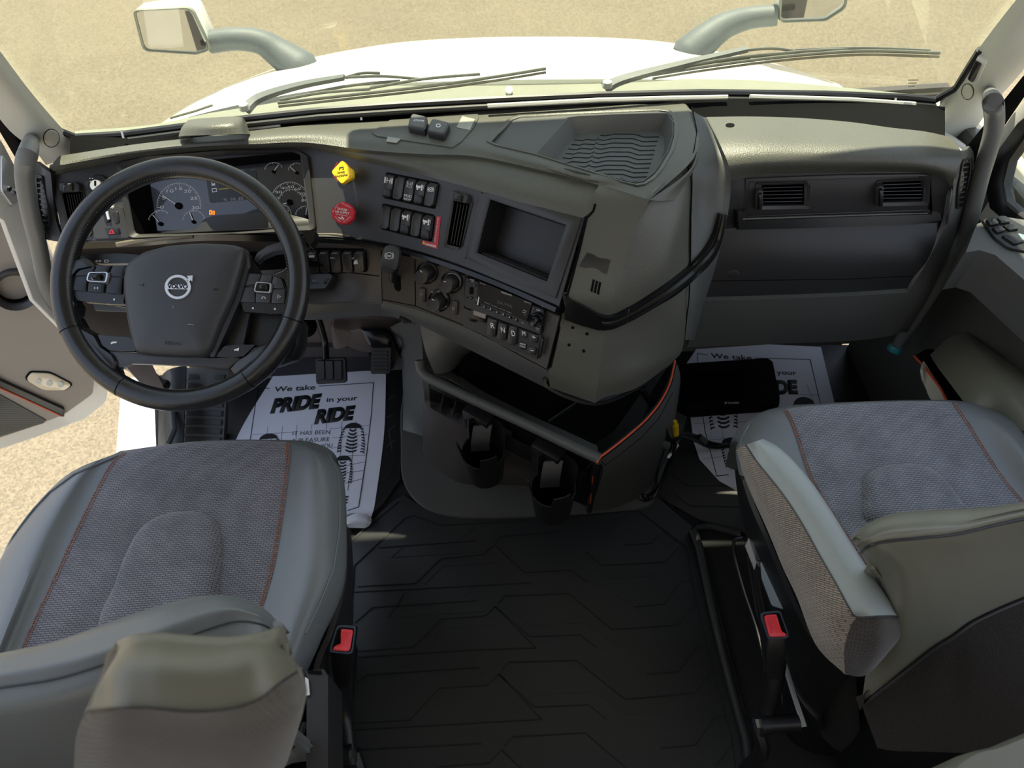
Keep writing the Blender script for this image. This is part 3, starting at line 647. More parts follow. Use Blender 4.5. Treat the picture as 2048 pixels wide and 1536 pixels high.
# brow: band between the crease and the fascia
browT = [(100, 334, 0.937), (252, 308, 0.943), (385, 294, 0.945), (510, 288, 0.945), (610, 285, 0.945), (730, 300, 0.945), (840, 308, 0.945), (945, 312, 0.945), (1060, 335, 0.945), (1198, 370, 0.945)]
browM = [(98, 342, 0.927), (250, 314, 0.933), (385, 299, 0.935), (510, 293, 0.935), (615, 292, 0.935), (725, 312, 0.935), (830, 330, 0.933), (940, 350, 0.931), (1062, 384, 0.931), (1190, 412, 0.931)]
browB = [(100, 352, 0.915), (250, 320, 0.920), (385, 304, 0.922), (510, 298, 0.922), (618, 298, 0.922), (722, 322, 0.922), (825, 345, 0.918), (935, 375, 0.916), (1060, 410, 0.915), (1166, 436, 0.915)]
obj('dash_brow', ppatch([browT, browM, browB], nu=60, nv=8, thick=.006), M['pad'], D)
# ---- fascia (instrument face)
fT = [(100, 350, 0.915), (250, 318, 0.920), (385, 302, 0.922), (510, 296, 0.922), (618, 296, 0.922), (722, 320, 0.922), (825, 343, 0.918), (935, 373, 0.916), (1060, 408, 0.915), (1168, 436, 0.915)]
fB = [(128, 484, 0.805), (275, 478, 0.805), (400, 467, 0.805), (520, 468, 0.805), (625, 470, 0.805), (700, 474, 0.803), (800, 492, 0.801), (905, 524, 0.798), (1010, 566, 0.796), (1118, 612, 0.793)]
fasc = obj('fascia', ppatch([fT, fB], nu=70, nv=10, thick=.005), M['fascia'], D)
FS = Surf(fasc)
# outer-left column piece with narrow vent
lc = obj('end_panel', ppatch([[(70, 322, .93), (86, 335, .935), (101, 345, .93)], [(62, 430, .84), (86, 440, .84), (112, 440, .84)], [(88, 478, .805), (108, 482, .805), (130, 484, .805)]], nu=8, nv=14, thick=.01), M['black'], D)
LS = Surf(lc)
def side_vent(S, outl, q, nsl, name_parent):
    obj('vent_rim', ringpuff(S, outl, [((p[0] - sum(a[0] for a in outl) / len(outl)) * .72 + sum(a[0] for a in outl) / len(outl), (p[1] - sum(a[1] for a in outl) / len(outl)) * .92 + sum(a[1] for a in outl) / len(outl)) for p in outl], .004), M['black'], name_parent)
    v = obj('side_vent', puff(S, [((p[0] - sum(a[0] for a in outl) / len(outl)) * .8 + sum(a[0] for a in outl) / len(outl), (p[1] - sum(a[1] for a in outl) / len(outl)) * .95 + sum(a[1] for a in outl) / len(outl)) for p in outl], [(1, -.001), (1, .0012)]), M['deep'], name_parent)
    for i in range(nsl):
        v0 = (i + .15) / nsl; s = sub(q, .05, v0, .95, v0 + .28 / nsl)
        obj('slat', puff(S, s, raised(.0028, .9, .001)), M['fascia'], v)
side_vent(LS, rnd([(70, 348), (86, 350), (104, 440), (103, 452), (88, 450), (78, 420)], .3), [(71, 352), (84, 352), (103, 448), (88, 448)], 9, D)
# ---- louvre vents
def vent(S, q, nsl, vertical, depth=.03, tab=None, frame_w=1.25, mslat='black', label=None):
    c = (sum(p[0] for p in q) / 4, sum(p[1] for p in q) / 4)
    outl = [((p[0] - c[0]) * frame_w + c[0], (p[1] - c[1]) * (1.12 if vertical else 1.28) + c[1]) for p in q]
    cut(S_obj[id(S)], cutter(S, q, .02, .02))
    vb, nn = pocket(S, q, depth, 'air_vent', M['deep'], D, taper=.92, label=label)
    obj('vent_frame', ringpuff(S, rnd(outl, .08, 1), rnd(q, .02, 1), .004, h_in=.0), M['fascia'], vb)
    for i in range(nsl):
        f = (i + .5) / nsl
        a, b = ((quad(*q, f, .02), quad(*q, f, .98)) if vertical else (quad(*q, .02, f), quad(*q, .98, f)))
        pa = S.hit(*a)[0]; pb = S.hit(*b)[0]; pa = pa - nn * .004; pb = pb - nn * .004
        x = pb - pa; fr_ = frame((pa + pb) / 2 - nn * .006, x, nn)
        tilt = Matrix.Rotation(math.radians(62), 4, 'X')
        obj('slat', box(bmesh.new(), fr_ @ tilt, x.length * .97, .016, .0014), M[mslat], vb)
    if tab:
        obj('vent_tab', puff(S, rnd(tab, .15, 1), [(1, -.004), (1, .010), (.9, .014), (.6, .015)]), M['fascia'], vb)
        t2 = [(p[0], p[1]) for p in tab]; cx = sum(p[0] for p in t2) / 4; cy = sum(p[1] for p in t2) / 4
        obj('tab_grip', puff(S, [((p[0] - cx) * .45 + cx, (p[1] - cy) * .8 + cy) for p in t2], [(1, .012), (.9, .022), (.6, .024)]), M['black'], vb)
    return vb
S_obj = {id(FS): fasc}
# far-left dash vent behind the wheel
vent(FS, [(124, 386), (165, 384), (181, 468), (142, 470)], 8, True, tab=[(122, 366), (164, 364), (166, 384), (125, 386)])
# headlight switch column
obj('switch_pad', puff(FS, rnd([(168, 362), (210, 350), (216, 400), (246, 415), (262, 476), (190, 479)], .08), raised(.0025, .98)), M['fascia'], D)
ls = obj('headlight_switch', puff(FS, cir(200, 372, 21, 28, 22), [(1, -.001), (1, .006), (.93, .008), (.9, .008)]), M['black'], D)
obj('dial', puff(FS, cir(200, 373, 12, 24, 12), [(1, .006), (.95, .020), (.85, .022)]), M['silver'], ls)
obj('dial_mark', puff(FS, [(198, 364), (202, 364), (202, 374), (198, 374)], [(1, .021), (1, .0226)]), M['deep'], ls)
for a in range(-60, 200, 36):
    obj('mark', puff(FS, cir(200 + 17 * math.cos(math.radians(a)) * -1, 373 - 17 * math.sin(math.radians(a + 60)) * .95, 1.4, 6), [(1, .008), (1, .0088)]), M['white'], ls)
dm = obj('dimmer', puff(FS, rnd([(207, 424), (217, 422), (223, 444), (212, 446)], .2), raised(.005, .9)), M['gloss'], D)
obj('thumb_wheel', puff(FS, rnd([(214, 423), (219, 422), (224, 440), (219, 441)], .2), [(1, .004), (.9, .008)]), M['silver'], dm)
obj('slot', puff(FS, rnd([(225, 424), (237, 422), (242, 446), (231, 448)], .3), raised(.0035, .92)), M['black'], dm)
sunp = (226, 413)
bm = puff(FS, cir(sunp[0], sunp[1], 2.2, 10), [(1, .002), (1, .0035)])
for k in range(8):
    a = k * PI / 4; puff(FS, [(sunp[0] + math.cos(a + s) * r, sunp[1] + math.sin(a + s) * r) for r, s in ((3.1, -.12), (4.8, -.08), (4.8, .08), (3.1, .12))], [(1, .002), (1, .0035)], bm=bm)
obj('sun_symbol', bm, M['white'], dm)
hz = obj('hazard_switch', puff(FS, rnd([(212, 457), (239, 455), (243, 468), (217, 471)], .15), raised(.006, .93)), M['black'], D)
obj('triangle', ringpuff(FS, [(227, 458.5), (232.5, 467.5), (221.5, 468)], [(227, 461.5), (229.8, 466), (224.5, 466.3)], .0072, base=.005), M['red'], hz)
# ---- instrument cluster
CQ = [(246, 338), (600, 304), (622, 452), (268, 470)]
cut(fasc, cutter(FS, CQ, .02, .02))
cl, cn = pocket(FS, CQ, .055, 'instrument_cluster', M['deep'], D, taper=.93)
p0 = sum((FS.hit(*p)[0] for p in CQ), Vector()) / 4
CP = Plane(p0 - cn * .05, cn)
obj('cluster_hood', ringpuff(FS, rnd([(236, 326), (300, 309), (450, 300), (600, 300), (618, 312), (634, 460), (450, 470), (262, 476)], .06, 2)[:24], rnd([(246, 337), (300, 324), (450, 312), (590, 305), (602, 311), (622, 450), (450, 462), (270, 469)], .06, 2)[:24], .010, h_in=.0), M['fascia'], D)
face = obj('cluster_face', puff(CP, [(298, 342), (604, 312), (624, 440), (400, 458), (316, 462)], [(1, 0), (1, .003)]), M['lens'], cl)
CF = CP.off(.003)
obj('lower_bezel', puff(CF, [(318, 464), (395, 459), (412, 439), (432, 432), (560, 424), (622, 440), (624, 452), (330, 470)], raised(.010, .97)), M['fascia'], cl)
def gauge(cx, cy, r, a0, a1, n, nums=None, needle=None, ry=None, major=1, numr=.76, numh=None, lw=.0006, tick=.13):
    ry = ry or r
    P = lambda a, k: (cx + r * k * math.cos(math.radians(a)), cy - ry * k * math.sin(math.radians(a)))
    bm = bmesh.new(); ribbon(CF, [P(a0 + (a1 - a0) * i / 30, 1) for i in range(31)], lw, .0006, bm)
    for i in range(n + 1):
        a = a0 + (a1 - a0) * i / n; k = tick if i % major == 0 else tick * .55
        ribbon(CF, [P(a, 1), P(a, 1 - k)], lw * (1.6 if i % major == 0 else 1), .0006, bm)
    obj('gauge_scale', bm, M['white'], cl)
    if nums:
        for i, s in enumerate(nums):
            if not s: continue
            a = a0 + (a1 - a0) * i / (len(nums) - 1); x, y = P(a, numr); w_ = len(s) * r * .075 + .5
            text(CF, s, (x - w_, y + r * .07), (x + w_, y + r * .07 - .3), M['white'], cl, hr=numh or r * .0002)
    if needle is not None:
        x1, y1 = P(needle, .86); x0, y0 = (cx, cy)
        obj('needle', ribbon(CF, [(x0, y0), (x1, y1)], .0016, .0035, base=.002), M['white'], cl)
        obj('needle_hub', puff(CF, cir(cx, cy, r * .16, 14), [(1, 0), (.9, .005), (.6, .006)]), M['deep'], cl)
gauge(358, 412, 44, 184, -6, 30, ['0', '5', '10', '15', '20', '25', '30'], 148, ry=46, major=5, numh=.0062)
gauge(322, 448, 27, 160, 60, 8, None, 130, major=4); gauge(388, 444, 23, 165, 20, 8, None, 112, major=4)
gauge(580, 405, 39, 190, 8, 32, ['', '20', '30', '40', '50', '60', '70', '80'], 195, ry=41, major=4, numh=.0052)
gauge(582, 405, 25, 185, 10, 12, None, None, ry=26, major=3)
gauge(548, 344, 20, 160, 35, 8, None, 55, major=4, ry=19); gauge(594, 346, 19, 160, 70, 8, None, 140, major=4, ry=20)
gauge(612, 434, 22, 165, 70, 8, None, 82, major=4, ry=22); gauge(566, 432, 17, 90, 10, 6, None, 35, major=3, ry=22)
scr = obj('display', puff(CF, rnd([(412, 352), (512, 340), (520, 396), (420, 406)], .03, 1), [(1, 0), (1, .0015)]), mat('display_dark', (20, 21, 24), .3), cl)
text(CF, 'N  NI .EE', (449, 403), (488, 400), M['whitedim'], cl, hr=.0065, h=.002)
text(CF, '103', (500, 343), (511, 342), M['whitedim'], cl, hr=.004)
bm = bmesh.new(); ribbon(CF, [(438, 379), (470, 376)], .0025, .0022, bm); obj('level_bar', bm, mat('olive_bar', (150, 150, 60), .6), cl)
bm = bmesh.new(); ribbon(CF, [(438, 367), (470, 364)], .001, .0022, bm); obj('level_bar', bm, M['inkthin'], cl)
bm = bmesh.new()
ringpuff(CF, [(423, 363), (430, 362), (431, 371), (424, 372)], [(424.5, 364.5), (428.5, 364), (429, 367), (425, 367.5)], .002, bm=bm)
ringpuff(CF, [(424, 377), (434, 376), (435, 384), (425, 385)], [(425.5, 378.5), (432.5, 378), (433.5, 382.5), (426.5, 383.5)], .002, bm=bm); obj('symbol', bm, M['white'], cl)
em = lambda n, c, s: mat(n, c, .5, emit=(c, s))
RDL = em('red_tell_tale', (255, 30, 40), 1.5); ORL = em('orange_tell_tale', (255, 120, 20), 1.2)
bm = ringpuff(CF, cir(493, 322, 5, 20), cir(493, 322, 3.9, 20), .0015)
for s in (1, -1): ribbon(CF, [(493 + s * 6.2 * math.cos(a / 10), 322 + 6.2 * math.sin(a / 10)) for a in range(-7, 8, 2)], .0006, .0015, bm)
obj('parking_tell_tale', bm, RDL, cl); text(CF, 'P', (491.2, 324.5), (495, 324.2), RDL, cl, hr=.0042)
bm = bmesh.new()
for q in ([(419, 421), (424, 420.5), (424, 429), (419, 429.5)], [(425.5, 422), (429.5, 422), (429.5, 429), (425.5, 429.3)]): ringpuff(CF, q, [((p[0] - (q[0][0] + q[2][0]) / 2) * .5 + (q[0][0] + q[2][0]) / 2, (p[1] - (q[0][1] + q[2][1]) / 2) * .5 + (q[0][1] + q[2][1]) / 2) for p in q], .0015, bm=bm)
obj('engine_tell_tale', bm, ORL, cl)
text(CF, 'mph', (604, 393), (612, 392.5), M['white'], cl, hr=.0028)
# ---- trim strips
bm = patch([[PZ(x, y, z) + Vector((0, -.004, .0)) for x, y, z in fB], [PZ(x, y + d, z) + Vector((0, -.008, .0)) for (x, y, z), d in zip([(p[0] + (0 if i < 7 else -3), p[1], p[2] - .02) for i, p in enumerate(fB)], (10, 10, 10, 10, 10, 11, 12, 12, 12, 12))]], nu=60, nv=3, thick=.01)
obj('trim_strip', bm, M['gloss'], D)
def bead(pts, r, m, name, n=30): bm = bmesh.new(); tube(bm, cr(pts, n), r, 6); return obj(name, bm, m, D)
bead([PZ(x, y, .805) + Vector((0, -.008, 0)) for x, y in ((235, 484), (300, 474), (388, 467))], .005, M['chromeline'], 'worn_sunlit_strip')  # bright beads painted in where sun catches the trim strip
bead([PZ(x, y, .805) + Vector((0, -.008, 0)) for x, y in ((392, 464), (470, 459), (560, 455))], .0028, M['silver'], 'sunlit_strip')
bead([PZ(x, y, .805) + Vector((0, -.008, 0)) for x, y in ((630, 464), (665, 464), (700, 467))], .0028, M['chromeline'], 'sunlit_strip')
# ---- lower fascia
gT = [(762, 490, 0.788), (830, 509, 0.783), (930, 548, 0.779), (1020, 588, 0.775), (1118, 634, 0.772)]
gB = [(764, 602, .66), (840, 622, .66), (928, 655, .66), (1010, 695, .66), (1092, 742, .66)]
low = obj('control_panel', ppatch([gT, gB], nu=40, nv=10, thick=.006), M['lowfascia'], D)
GS = Surf(low); S_obj[id(GS)] = low
obj('panel_lip', ppatch([[(763, 601, .662), (840, 621, .662), (928, 654, .662), (1010, 694, .662), (1100, 745, .66)], [(764, 617, .640), (840, 640, .638), (925, 672, .636), (1010, 712, .634), (1104, 762, .63)], [(790, 625, .60), (850, 655, .59), (930, 695, .58), (1010, 735, .58), (1110, 785, .57)]], nu=30, nv=8, thick=.006), M['padgrey'], D)
for p in (cv((700, 450, .293), [(185, 150), (220, 560)]), cv((700, 450, .293), [(443, 210), (447, 550)]), cv((700, 450, .293), [(790, 335), (775, 680)])):
    obj('panel_gap', ribbon(GS, dense(p), .0022, .0006), M['deep'], D)
obj('panel_gap', ribbon(GS, dense(cv((700, 450, .293), [(220, 508), (445, 552), (780, 685), (1340, 985)])), .0016, .0006), M['deep'], D)
# knee panel left of it
knee = obj('knee_panel', ppatch([[(130, 494, .785), (280, 488, .785), (400, 481, .785), (520, 480, .785), (640, 484, .785), (762, 492, .788)],
    [(150, 520, .70), (280, 518, .70), (400, 518, .69), (520, 520, .68), (640, 545, .66), (762, 552, .72)],
    [(170, 560, .66), (290, 565, .65), (400, 575, .63), (520, 590, .61), (620, 607, .625), (764, 608, .655)]], nu=40, nv=12, thick=.008), M['lowfascia'], D)
KS = Surf(knee); S_obj[id(KS)] = knee
obj('knee_underside', ppatch([[(170, 560, .66), (290, 565, .65), (400, 575, .63), (520, 590, .61), (620, 606, .625), (764, 607, .655), (800, 630, .61)],
    [(180, 590, .62), (290, 600, .60), (400, 610, .58), (520, 622, .57), (620, 630, .59), (764, 622, .61), (800, 640, .57)],
    [(190, 620, .60), (290, 625, .58), (400, 628, .57), (520, 634, .56), (620, 640, .555), (764, 632, .56), (830, 650, .55)]], nu=30, nv=8, thick=.008), M['padgrey'], D)
obj('knee_gap', ribbon(KS, dense([(622, 548), (700, 545), (758, 552)]), .002, .0008), M['deep'], D)
# ---- rocker switches
def rocker(S, q, txt=None, sym=None, split=False, label=None, mt='fascia'):
    c = (sum(p[0] for p in q) / 4, sum(p[1] for p in q) / 4)
    o = obj('rocker_switch', puff(S, rnd(q, .12, 1), [(1, -.001), (1, .008), (.92, .0105), (.86, .0095)]), M[mt], D, label=label)
    if split: obj('lens_window', puff(S, rnd(sub(q, .08, .6, .92, .95), .15, 1), [(1, .008), (.95, .0118), (.85, .0122)]), M['black'], o)
    if txt:
        for i, t in enumerate(txt):
            v = .80 + i * .12; a = quad(*q, .12, v); b = quad(*q, .88, v); text(S, t, a, b, M['white'], o, h=.0102)
    if sym: sym(S, q, o)
    return o
def truck_sym(S, q, o, v0=.16, v1=.42):
    s = sub(q, .1, v0, .9, v1); bm = bmesh.new(); K = [(1, .0100), (1, .0112)]
    puff(S, sub(s, 0, .25, .55, .62), K, bm, conform=False); puff(S, sub(s, .62, 0, .8, .62), K, bm, conform=False)
    puff(S, cir(*quad(*s, .2, .8), 1.9, 8), K, bm, conform=False); puff(S, cir(*quad(*s, .75, .8), 1.9, 8), K, bm, conform=False)
    ribbon(S, [quad(*s, .0, .1), quad(*s, .0, .5)], .0006, .0112, bm, base=.0100); ribbon(S, [quad(*s, .92, .0), quad(*s, .95, .6)], .0006, .0112, bm, base=.0100)
    obj('symbol', bm, M['white'], o)
def axle_sym(S, q, o):
    s = sub(q, .1, .14, .9, .4); bm = bmesh.new()
    for a, b in (((0, 0), (0, 1)), ((1, 0), (1, 1)), ((0, .5), (1, .5)), ((.32, .1), (.32, .9)), ((.68, .1), (.68, .9)), ((.12, 0), (.12, 1)), ((.88, 0), (.88, 1))):
        ribbon(S, [quad(*s, *a), quad(*s, *b)], .0009, .0112, bm, base=.0100)
    obj('symbol', bm, M['white'], o)
def ring_sym(S, q, o, v=.28, r=4.6):
    x, y = quad(*q, .5, v); bm = ringpuff(S, cir(x, y, r, 16), cir(x, y, r * .75, 16), .0112, base=.0100)
    for s in (1, -1): ribbon(S, [(x + s * r * 1.35 * math.cos(a / 10), y + r * 1.35 * math.sin(a / 10)) for a in range(-8, 9, 4)], .0007, .0112, bm, base=.0100)
    ribbon(S, [(x - 2, y - 2), (x + 2, y + 2)], .0009, .0112, bm, base=.01); ribbon(S, [(x + 2, y - 2), (x - 2, y + 1)], .0009, .0112, bm, base=.01)
    obj('symbol', bm, M['white'], o)
def can_sym(S, q, o):
    s = sub(q, .25, .14, .75, .36); bm = bmesh.new()
    for a, b in (((0, 0), (0, 1)), ((1, 0), (1, 1)), ((0, 1), (1, 1)), ((.3, .2), (.4, .7)), ((.7, .2), (.6, .7)), ((0, .1), (.25, .1)), ((.75, .1), (1, .1))): ribbon(S, [quad(*s, *a), quad(*s, *b)], .0007, .0112, bm, base=.0100)
    obj('symbol', bm, M['white'], o)
c3 = (600, 200, .293)
T1 = cv(c3, [(590, 492), (955, 565), (922, 745), (566, 668)]); T2 = cv(c3, [(566, 705), (925, 785), (900, 968), (548, 880)])
for T in (T1, T2):
    obj('switch_recess', puff(FS, rnd(T, .04, 1), flat(.0016)), M['deep'], D)
X1 = [(590, 657, 580, 650), (657, 728, 650, 718), (728, 800, 718, 788), (800, 868, 788, 855), (868, 945, 855, 925)]
def tsw(T, i, n=5): q = sub(T, i / n + .008, .06, (i + 1) / n - .008, .95); return q
rocker(FS, tsw(T1, 0), sym=axle_sym, split=True); rocker(FS, tsw(T1, 1)); rocker(FS, tsw(T1, 2), txt=['MUD', 'SNOW'], sym=can_sym)
rocker(FS, tsw(T1, 3), sym=truck_sym, split=True); rocker(FS, tsw(T1, 4), sym=ring_sym)
rocker(FS, tsw(T2, 0)); rocker(FS, tsw(T2, 1)); rocker(FS, tsw(T2, 2), sym=truck_sym, split=True); rocker(FS, tsw(T2, 3)); rocker(FS, tsw(T2, 4), sym=truck_sym, split=True)
# danger sticker
stk = obj('danger_sticker', puff(FS, cv(c3, [(935, 793), (963, 797), (940, 1018), (834, 985), (838, 958), (912, 975)]), [(1, -.0005), (1, .0014)], conform=True), M['red'], D, label='red warning sticker')
text(FS, 'DANGER', *cv(c3, [(862, 990), (932, 1008)]), M['white'], stk, h=.0020, bold=.03, hr=.0042)
text(FS, 'KEEP CLEAR OF AXLES', *cv(c3, [(926, 968), (950, 805)]), M['white'], stk, h=.0020, hr=.0022)
obj('warning_triangle', puff(FS, cv(c3, [(848, 962), (860, 986), (838, 980)]), [(1, .0005), (1, .0024)]), M['yellow'], stk)
# ---- air brake knobs
def knob_plate(name, label, outl, m, dxy, stem, cap_px, lines, extra=None):
    (px, py) = stem; p, n = FS.hit(px, py); c = (sum(q[0] for q in outl) / len(outl), sum(q[1] for q in outl) / len(outl))
    P = Plane(p + n * .045, (n * .75 + Vector((0, -.35, .55))).normalized())
    o = obj(name, puff(P, rnd(outl, .18), [(1, -.010), (1, -.002), (.95, 0)]), m, D, label=label)
    bm = bmesh.new(); q = P.hit(*c)[0]; tube(bm, [p - n * .002, q - n * .004], .011, 14); obj('stem', bm, m, o)
    bm = bmesh.new(); tube(bm, [p - n * .002, p + n * .006], .017, 16); obj('collar', bm, M['black'], o)
    for s, a, b, h in lines: text(P, s, a, b, M['ink'] if 'yellow' in label else M['white'], o, h=.0003, hr=h, bold=.01)
    return o, P
ko, KP = knob_plate('parking_brake_knob', 'yellow diamond parking brake knob', cv(c3, [(285, 408), (362, 478), (360, 528), (282, 575), (208, 490)]), M['yellow'], 0, (690, 350), None,
    [('PARKING', cv(c3, [(322, 503), (240, 517)])[0], cv(c3, [(322, 503), (240, 517)])[1], .0042), ('BRAKE', cv(c3, [(304, 485), (256, 492)])[0], cv(c3, [(304, 485), (256, 492)])[1], .0036)])
bm = bmesh.new(); P = cv(c3, [(268, 478), (272, 462), (296, 458), (297, 472), (290, 474)]); ribbon(KP, P, .0016, .0008, bm); obj('symbol', bm, M['ink'], ko)
for a, b in (((232, 470), (262, 425)), ((305, 425), (345, 470)), ((225, 520), (258, 556)), ((345, 515), (300, 558))):
    a, b = cv(c3, [a, b]); text(KP, 'PULL TO APPLY' if a[1] > b[1] else 'PUSH TO RELEASE', a, b, M['red'], ko, h=.0003, hr=.0018)
oc = [(255, 703), (300, 692), (348, 715), (372, 755), (362, 815), (320, 848), (262, 845), (214, 800), (212, 748)]
ko, KP = knob_plate('trailer_air_knob', 'red octagonal trailer air supply knob', cv(c3, oc), M['red'], 0, (686, 428), None,
    [('TRAILER', *cv(c3, [(250, 748), (322, 760)]), .0042), ('AIR SUPPLY', *cv(c3, [(238, 768), (335, 782)]), .0042), ('NOT FOR PARKING', *cv(c3, [(245, 782), (325, 795)]), .0016)])
for a, b in (((228, 765), (262, 712)), ((285, 706), (345, 738)), ((240, 800), (275, 832)), ((300, 836), (345, 800))):
    a, b = cv(c3, [a, b]); text(KP, 'PUSH', a, b, M['white'], ko, h=.0003, hr=.0016)
bm = bmesh.new(); ribbon(KP, cv(c3, [(262, 800), (282, 812), (285, 798), (300, 812), (290, 818)]), .0018, .0008, bm); obj('symbol', bm, M['white'], ko)
# ---- centre dash vent and storage bay
vent(FS, cv(c3, [(1052, 690), (1158, 712), (1098, 1008), (1002, 985)]), 5, True, tab=cv(c3, [(1045, 618), (1172, 650), (1160, 712), (1040, 682)]), frame_w=1.30)
c3b = cv(c3, [(1255, 592), (1925, 810), (1745, 1360), (1130, 1085)])
obj('bay_bezel', ringpuff(FS, sub(c3b, 0, 0, 1, .985), cv(c3, [(1295, 672), (1820, 850), (1690, 1245), (1200, 1045)]), .005, h_in=.001), M['fascia'], D)
BQ = cv(c3, [(1300, 678), (1815, 852), (1688, 1240), (1204, 1042)])
cut(fasc, cutter(FS, BQ, .03, .03)); bay, bn = pocket(FS, BQ, .07, 'storage_bay', M['black'], D, taper=.9)
for k in range(4):
    a = cv(c3, [(1285 - k * 2, 1052 + k * 9), (1690, 1228 - 0)])
    f = .955 + k * .008; pa, pb = FS.hit(*quad(*BQ, .04, f))[0] - bn * (.052 - k * .013), FS.hit(*quad(*BQ, .96, f))[0] - bn * (.052 - k * .013)
    bm = bmesh.new(); tube(bm, [pa, pb], .0015, 5); obj('floor_rib', bm, M['fascia'], bay)
obj('panel_gap', ribbon(FS, dense(cv(c3, [(1253, 590), (1128, 1085)])), .0016, .0008), M['deep'], D)
bm = bmesh.new(); tube(bm, [GS.hit(*p)[0] + Vector((0, -.008, .012)) for p in cv(c3, [(1752, 1296), (1745, 1340), (1738, 1362), (1725, 1366)])], .0018, 6); obj('chipped_edge', bm, M['silver'], D)
# ---- under-strip: gloss rail from vent to the pod corner
rail = obj('gloss_rail', ppatch([[(640, 474, .801), (760, 486, .799), (880, 520, .795), (1000, 565, .791), (1115, 615, .788)], [(640, 480, .795), (758, 491, .793), (875, 527, .789), (995, 573, .785), (1112, 624, .781)]], nu=30, nv=4, thick=-.006), M['gloss'], D)
# ---- knee switches
KT = [(614, 496), (732, 497), (735, 543), (620, 541)]
obj('switch_recess', puff(KS, rnd(KT, .05, 1), flat(.0016)), M['deep'], D)
rocker(KS, tsw(KT, 0)); rocker(KS, tsw(KT, 1)); r_ = rocker(KS, tsw(KT, 2)); rocker(KS, tsw(KT, 3)); r4 = rocker(KS, tsw(KT, 4))
text(KS, 'AUX', (664, 509), (674, 509.5), M['white'], r_, h=.010)
obj('symbol', puff(KS, [(713, 516), (719, 512), (721, 521), (712, 522)], [(1, .009), (1, .011)]), M['white'], r4)
text(KS, 'LP', (709, 511), (713, 511), M['white'], r4, h=.010)
obj('status_bar', puff(KS, [(620, 503), (631, 503), (631, 506), (620, 506)], [(1, .009), (1, .011)]), M['white'], D)
# ignition / stalk-height module right of the wheel
im = obj('headlight_module', puff(KS, rnd([(612, 551), (672, 550), (677, 556), (662, 580), (614, 582)], .1), raised(.02, .96)), M['fascia'], D)
obj('module_face', puff(KS, rnd([(616, 556), (658, 555), (652, 574), (616, 576)], .1), [(1, .019), (1, .022)]), M['black'], im)
obj('display', puff(KS, [(632, 560), (648, 560), (645, 571), (631, 571)], [(1, .021), (1, .0235)]), mat('blue_grey_window', (96, 104, 130), .3), im)
for k in range(4): obj('rib', puff(KS, [(662 + k * .2, 556 + k * 5.5), (672 - k * 1.5, 555 + k * 5.5), (671 - k * 1.8, 558 + k * 5.5), (661, 559 + k * 5.5)], [(1, .019), (1, .0235)]), M['black'], im)
# ---- trailer brake lever
sl_ = cv((700, 450, .293), [(300, 350), (345, 352), (348, 440), (335, 455), (310, 440), (302, 420)])
obj('lever_slot', puff(GS, sl_, flat(.001)), M['deep'], D)
pa, na = GS.hit(*cv((700, 450, .293), [(318, 350)])[0])
LPn = Plane(pa + na * .05, (na * .8 + Vector((0, -.2, .5))).normalized())
lv = obj('trailer_brake_lever', puff(LPn, smoothpoly(cv((700, 450, .293), [(245, 140), (300, 138), (340, 170), (335, 240), (320, 300), (290, 330), (235, 325), (203, 300), (208, 240), (222, 180)]), 28), [(.8, -.022), (1, -.012), (1, -.004), (.93, .001), (.75, .003)]), M['airbag'], D)
bm = bmesh.new(); tube(bm, [pa - na * .02, pa + na * .02, LPn.hit(*cv((700, 450, .293), [(290, 290)])[0])[0] - na * .006], [.007, .007, .012], 10); obj('lever_stem', bm, M['black'], lv)
x, y = cv((700, 450, .293), [(268, 210)])[0]; LQ = LPn.off(.003)
bm = ringpuff(LQ, cir(x, y, 7.2, 20), cir(x, y, 6.2, 20), .001)
for s in (1, -1): ribbon(LQ, [(x + s * 9 * math.cos(a / 10), y + 9 * math.sin(a / 10)) for a in range(-8, 9, 4)], .0008, .001, bm)
ringpuff(LQ, [(x - 4, y - 2), (x + 4, y - 1), (x + 3, y + 2.4), (x - 3, y + 2)], [(x - 2.6, y - .9), (x + 2.5, y), (x + 2, y + 1.3), (x - 2, y + 1)], .001, bm=bm)
obj('symbol', bm, M['white'], lv)
# ---- climate knobs
c5 = (700, 450, .293)
def knob(cx, cy, R, kx, ky, r, mark):
    a = cv(c5, [(cx, cy), (kx, ky)]); R *= .293; r *= .293
    o = obj('climate_dial', puff(GS, cir(*a[0], R, 28, R * 1.08), [(1, -.001), (1, .005), (.94, .006), (.88, .002)]), M['black'], D)
    ax, ay = a[0]
    obj('dial_knob', puff(GS, cir(ax - 1, ay + 1, r * 1.18, 28, r * 1.22), [(1, .0), (1.0, .012), (.92, .022), (.85, .025), (.7, .0245)]), M['fascia'], o)
    p, n = GS.hit(ax - 1, ay + 1); Q = Plane(p + n * .025, n); m0 = cv(c5, mark)
    obj('dial_pointer', ribbon(Q, m0, .0012, .0008), M['white'], o)
    return o
k1 = knob(530, 322, 72, 513, 340, 44, [(478, 310), (492, 322)]); k2 = knob(700, 385, 72, 678, 398, 44, [(640, 385), (655, 388)]); k3 = knob(612, 512, 72, 592, 535, 44, [(560, 505), (575, 515)])
def arc_marks(c, R, a0, a1, o):
    x, y = cv(c5, [c])[0]; R *= .293; bm = bmesh.new(); ribbon(GS, [(x + R * math.cos(math.radians(a)), y - R * math.sin(math.radians(a))) for a in range(a0, a1, 8)], .001, .0068, bm, base=.004); obj('scale_arc', bm, M['whitedim'], o)
arc_marks((700, 385), 64, -20, 110, k2); arc_marks((612, 512), 62, 20, 60, k3)
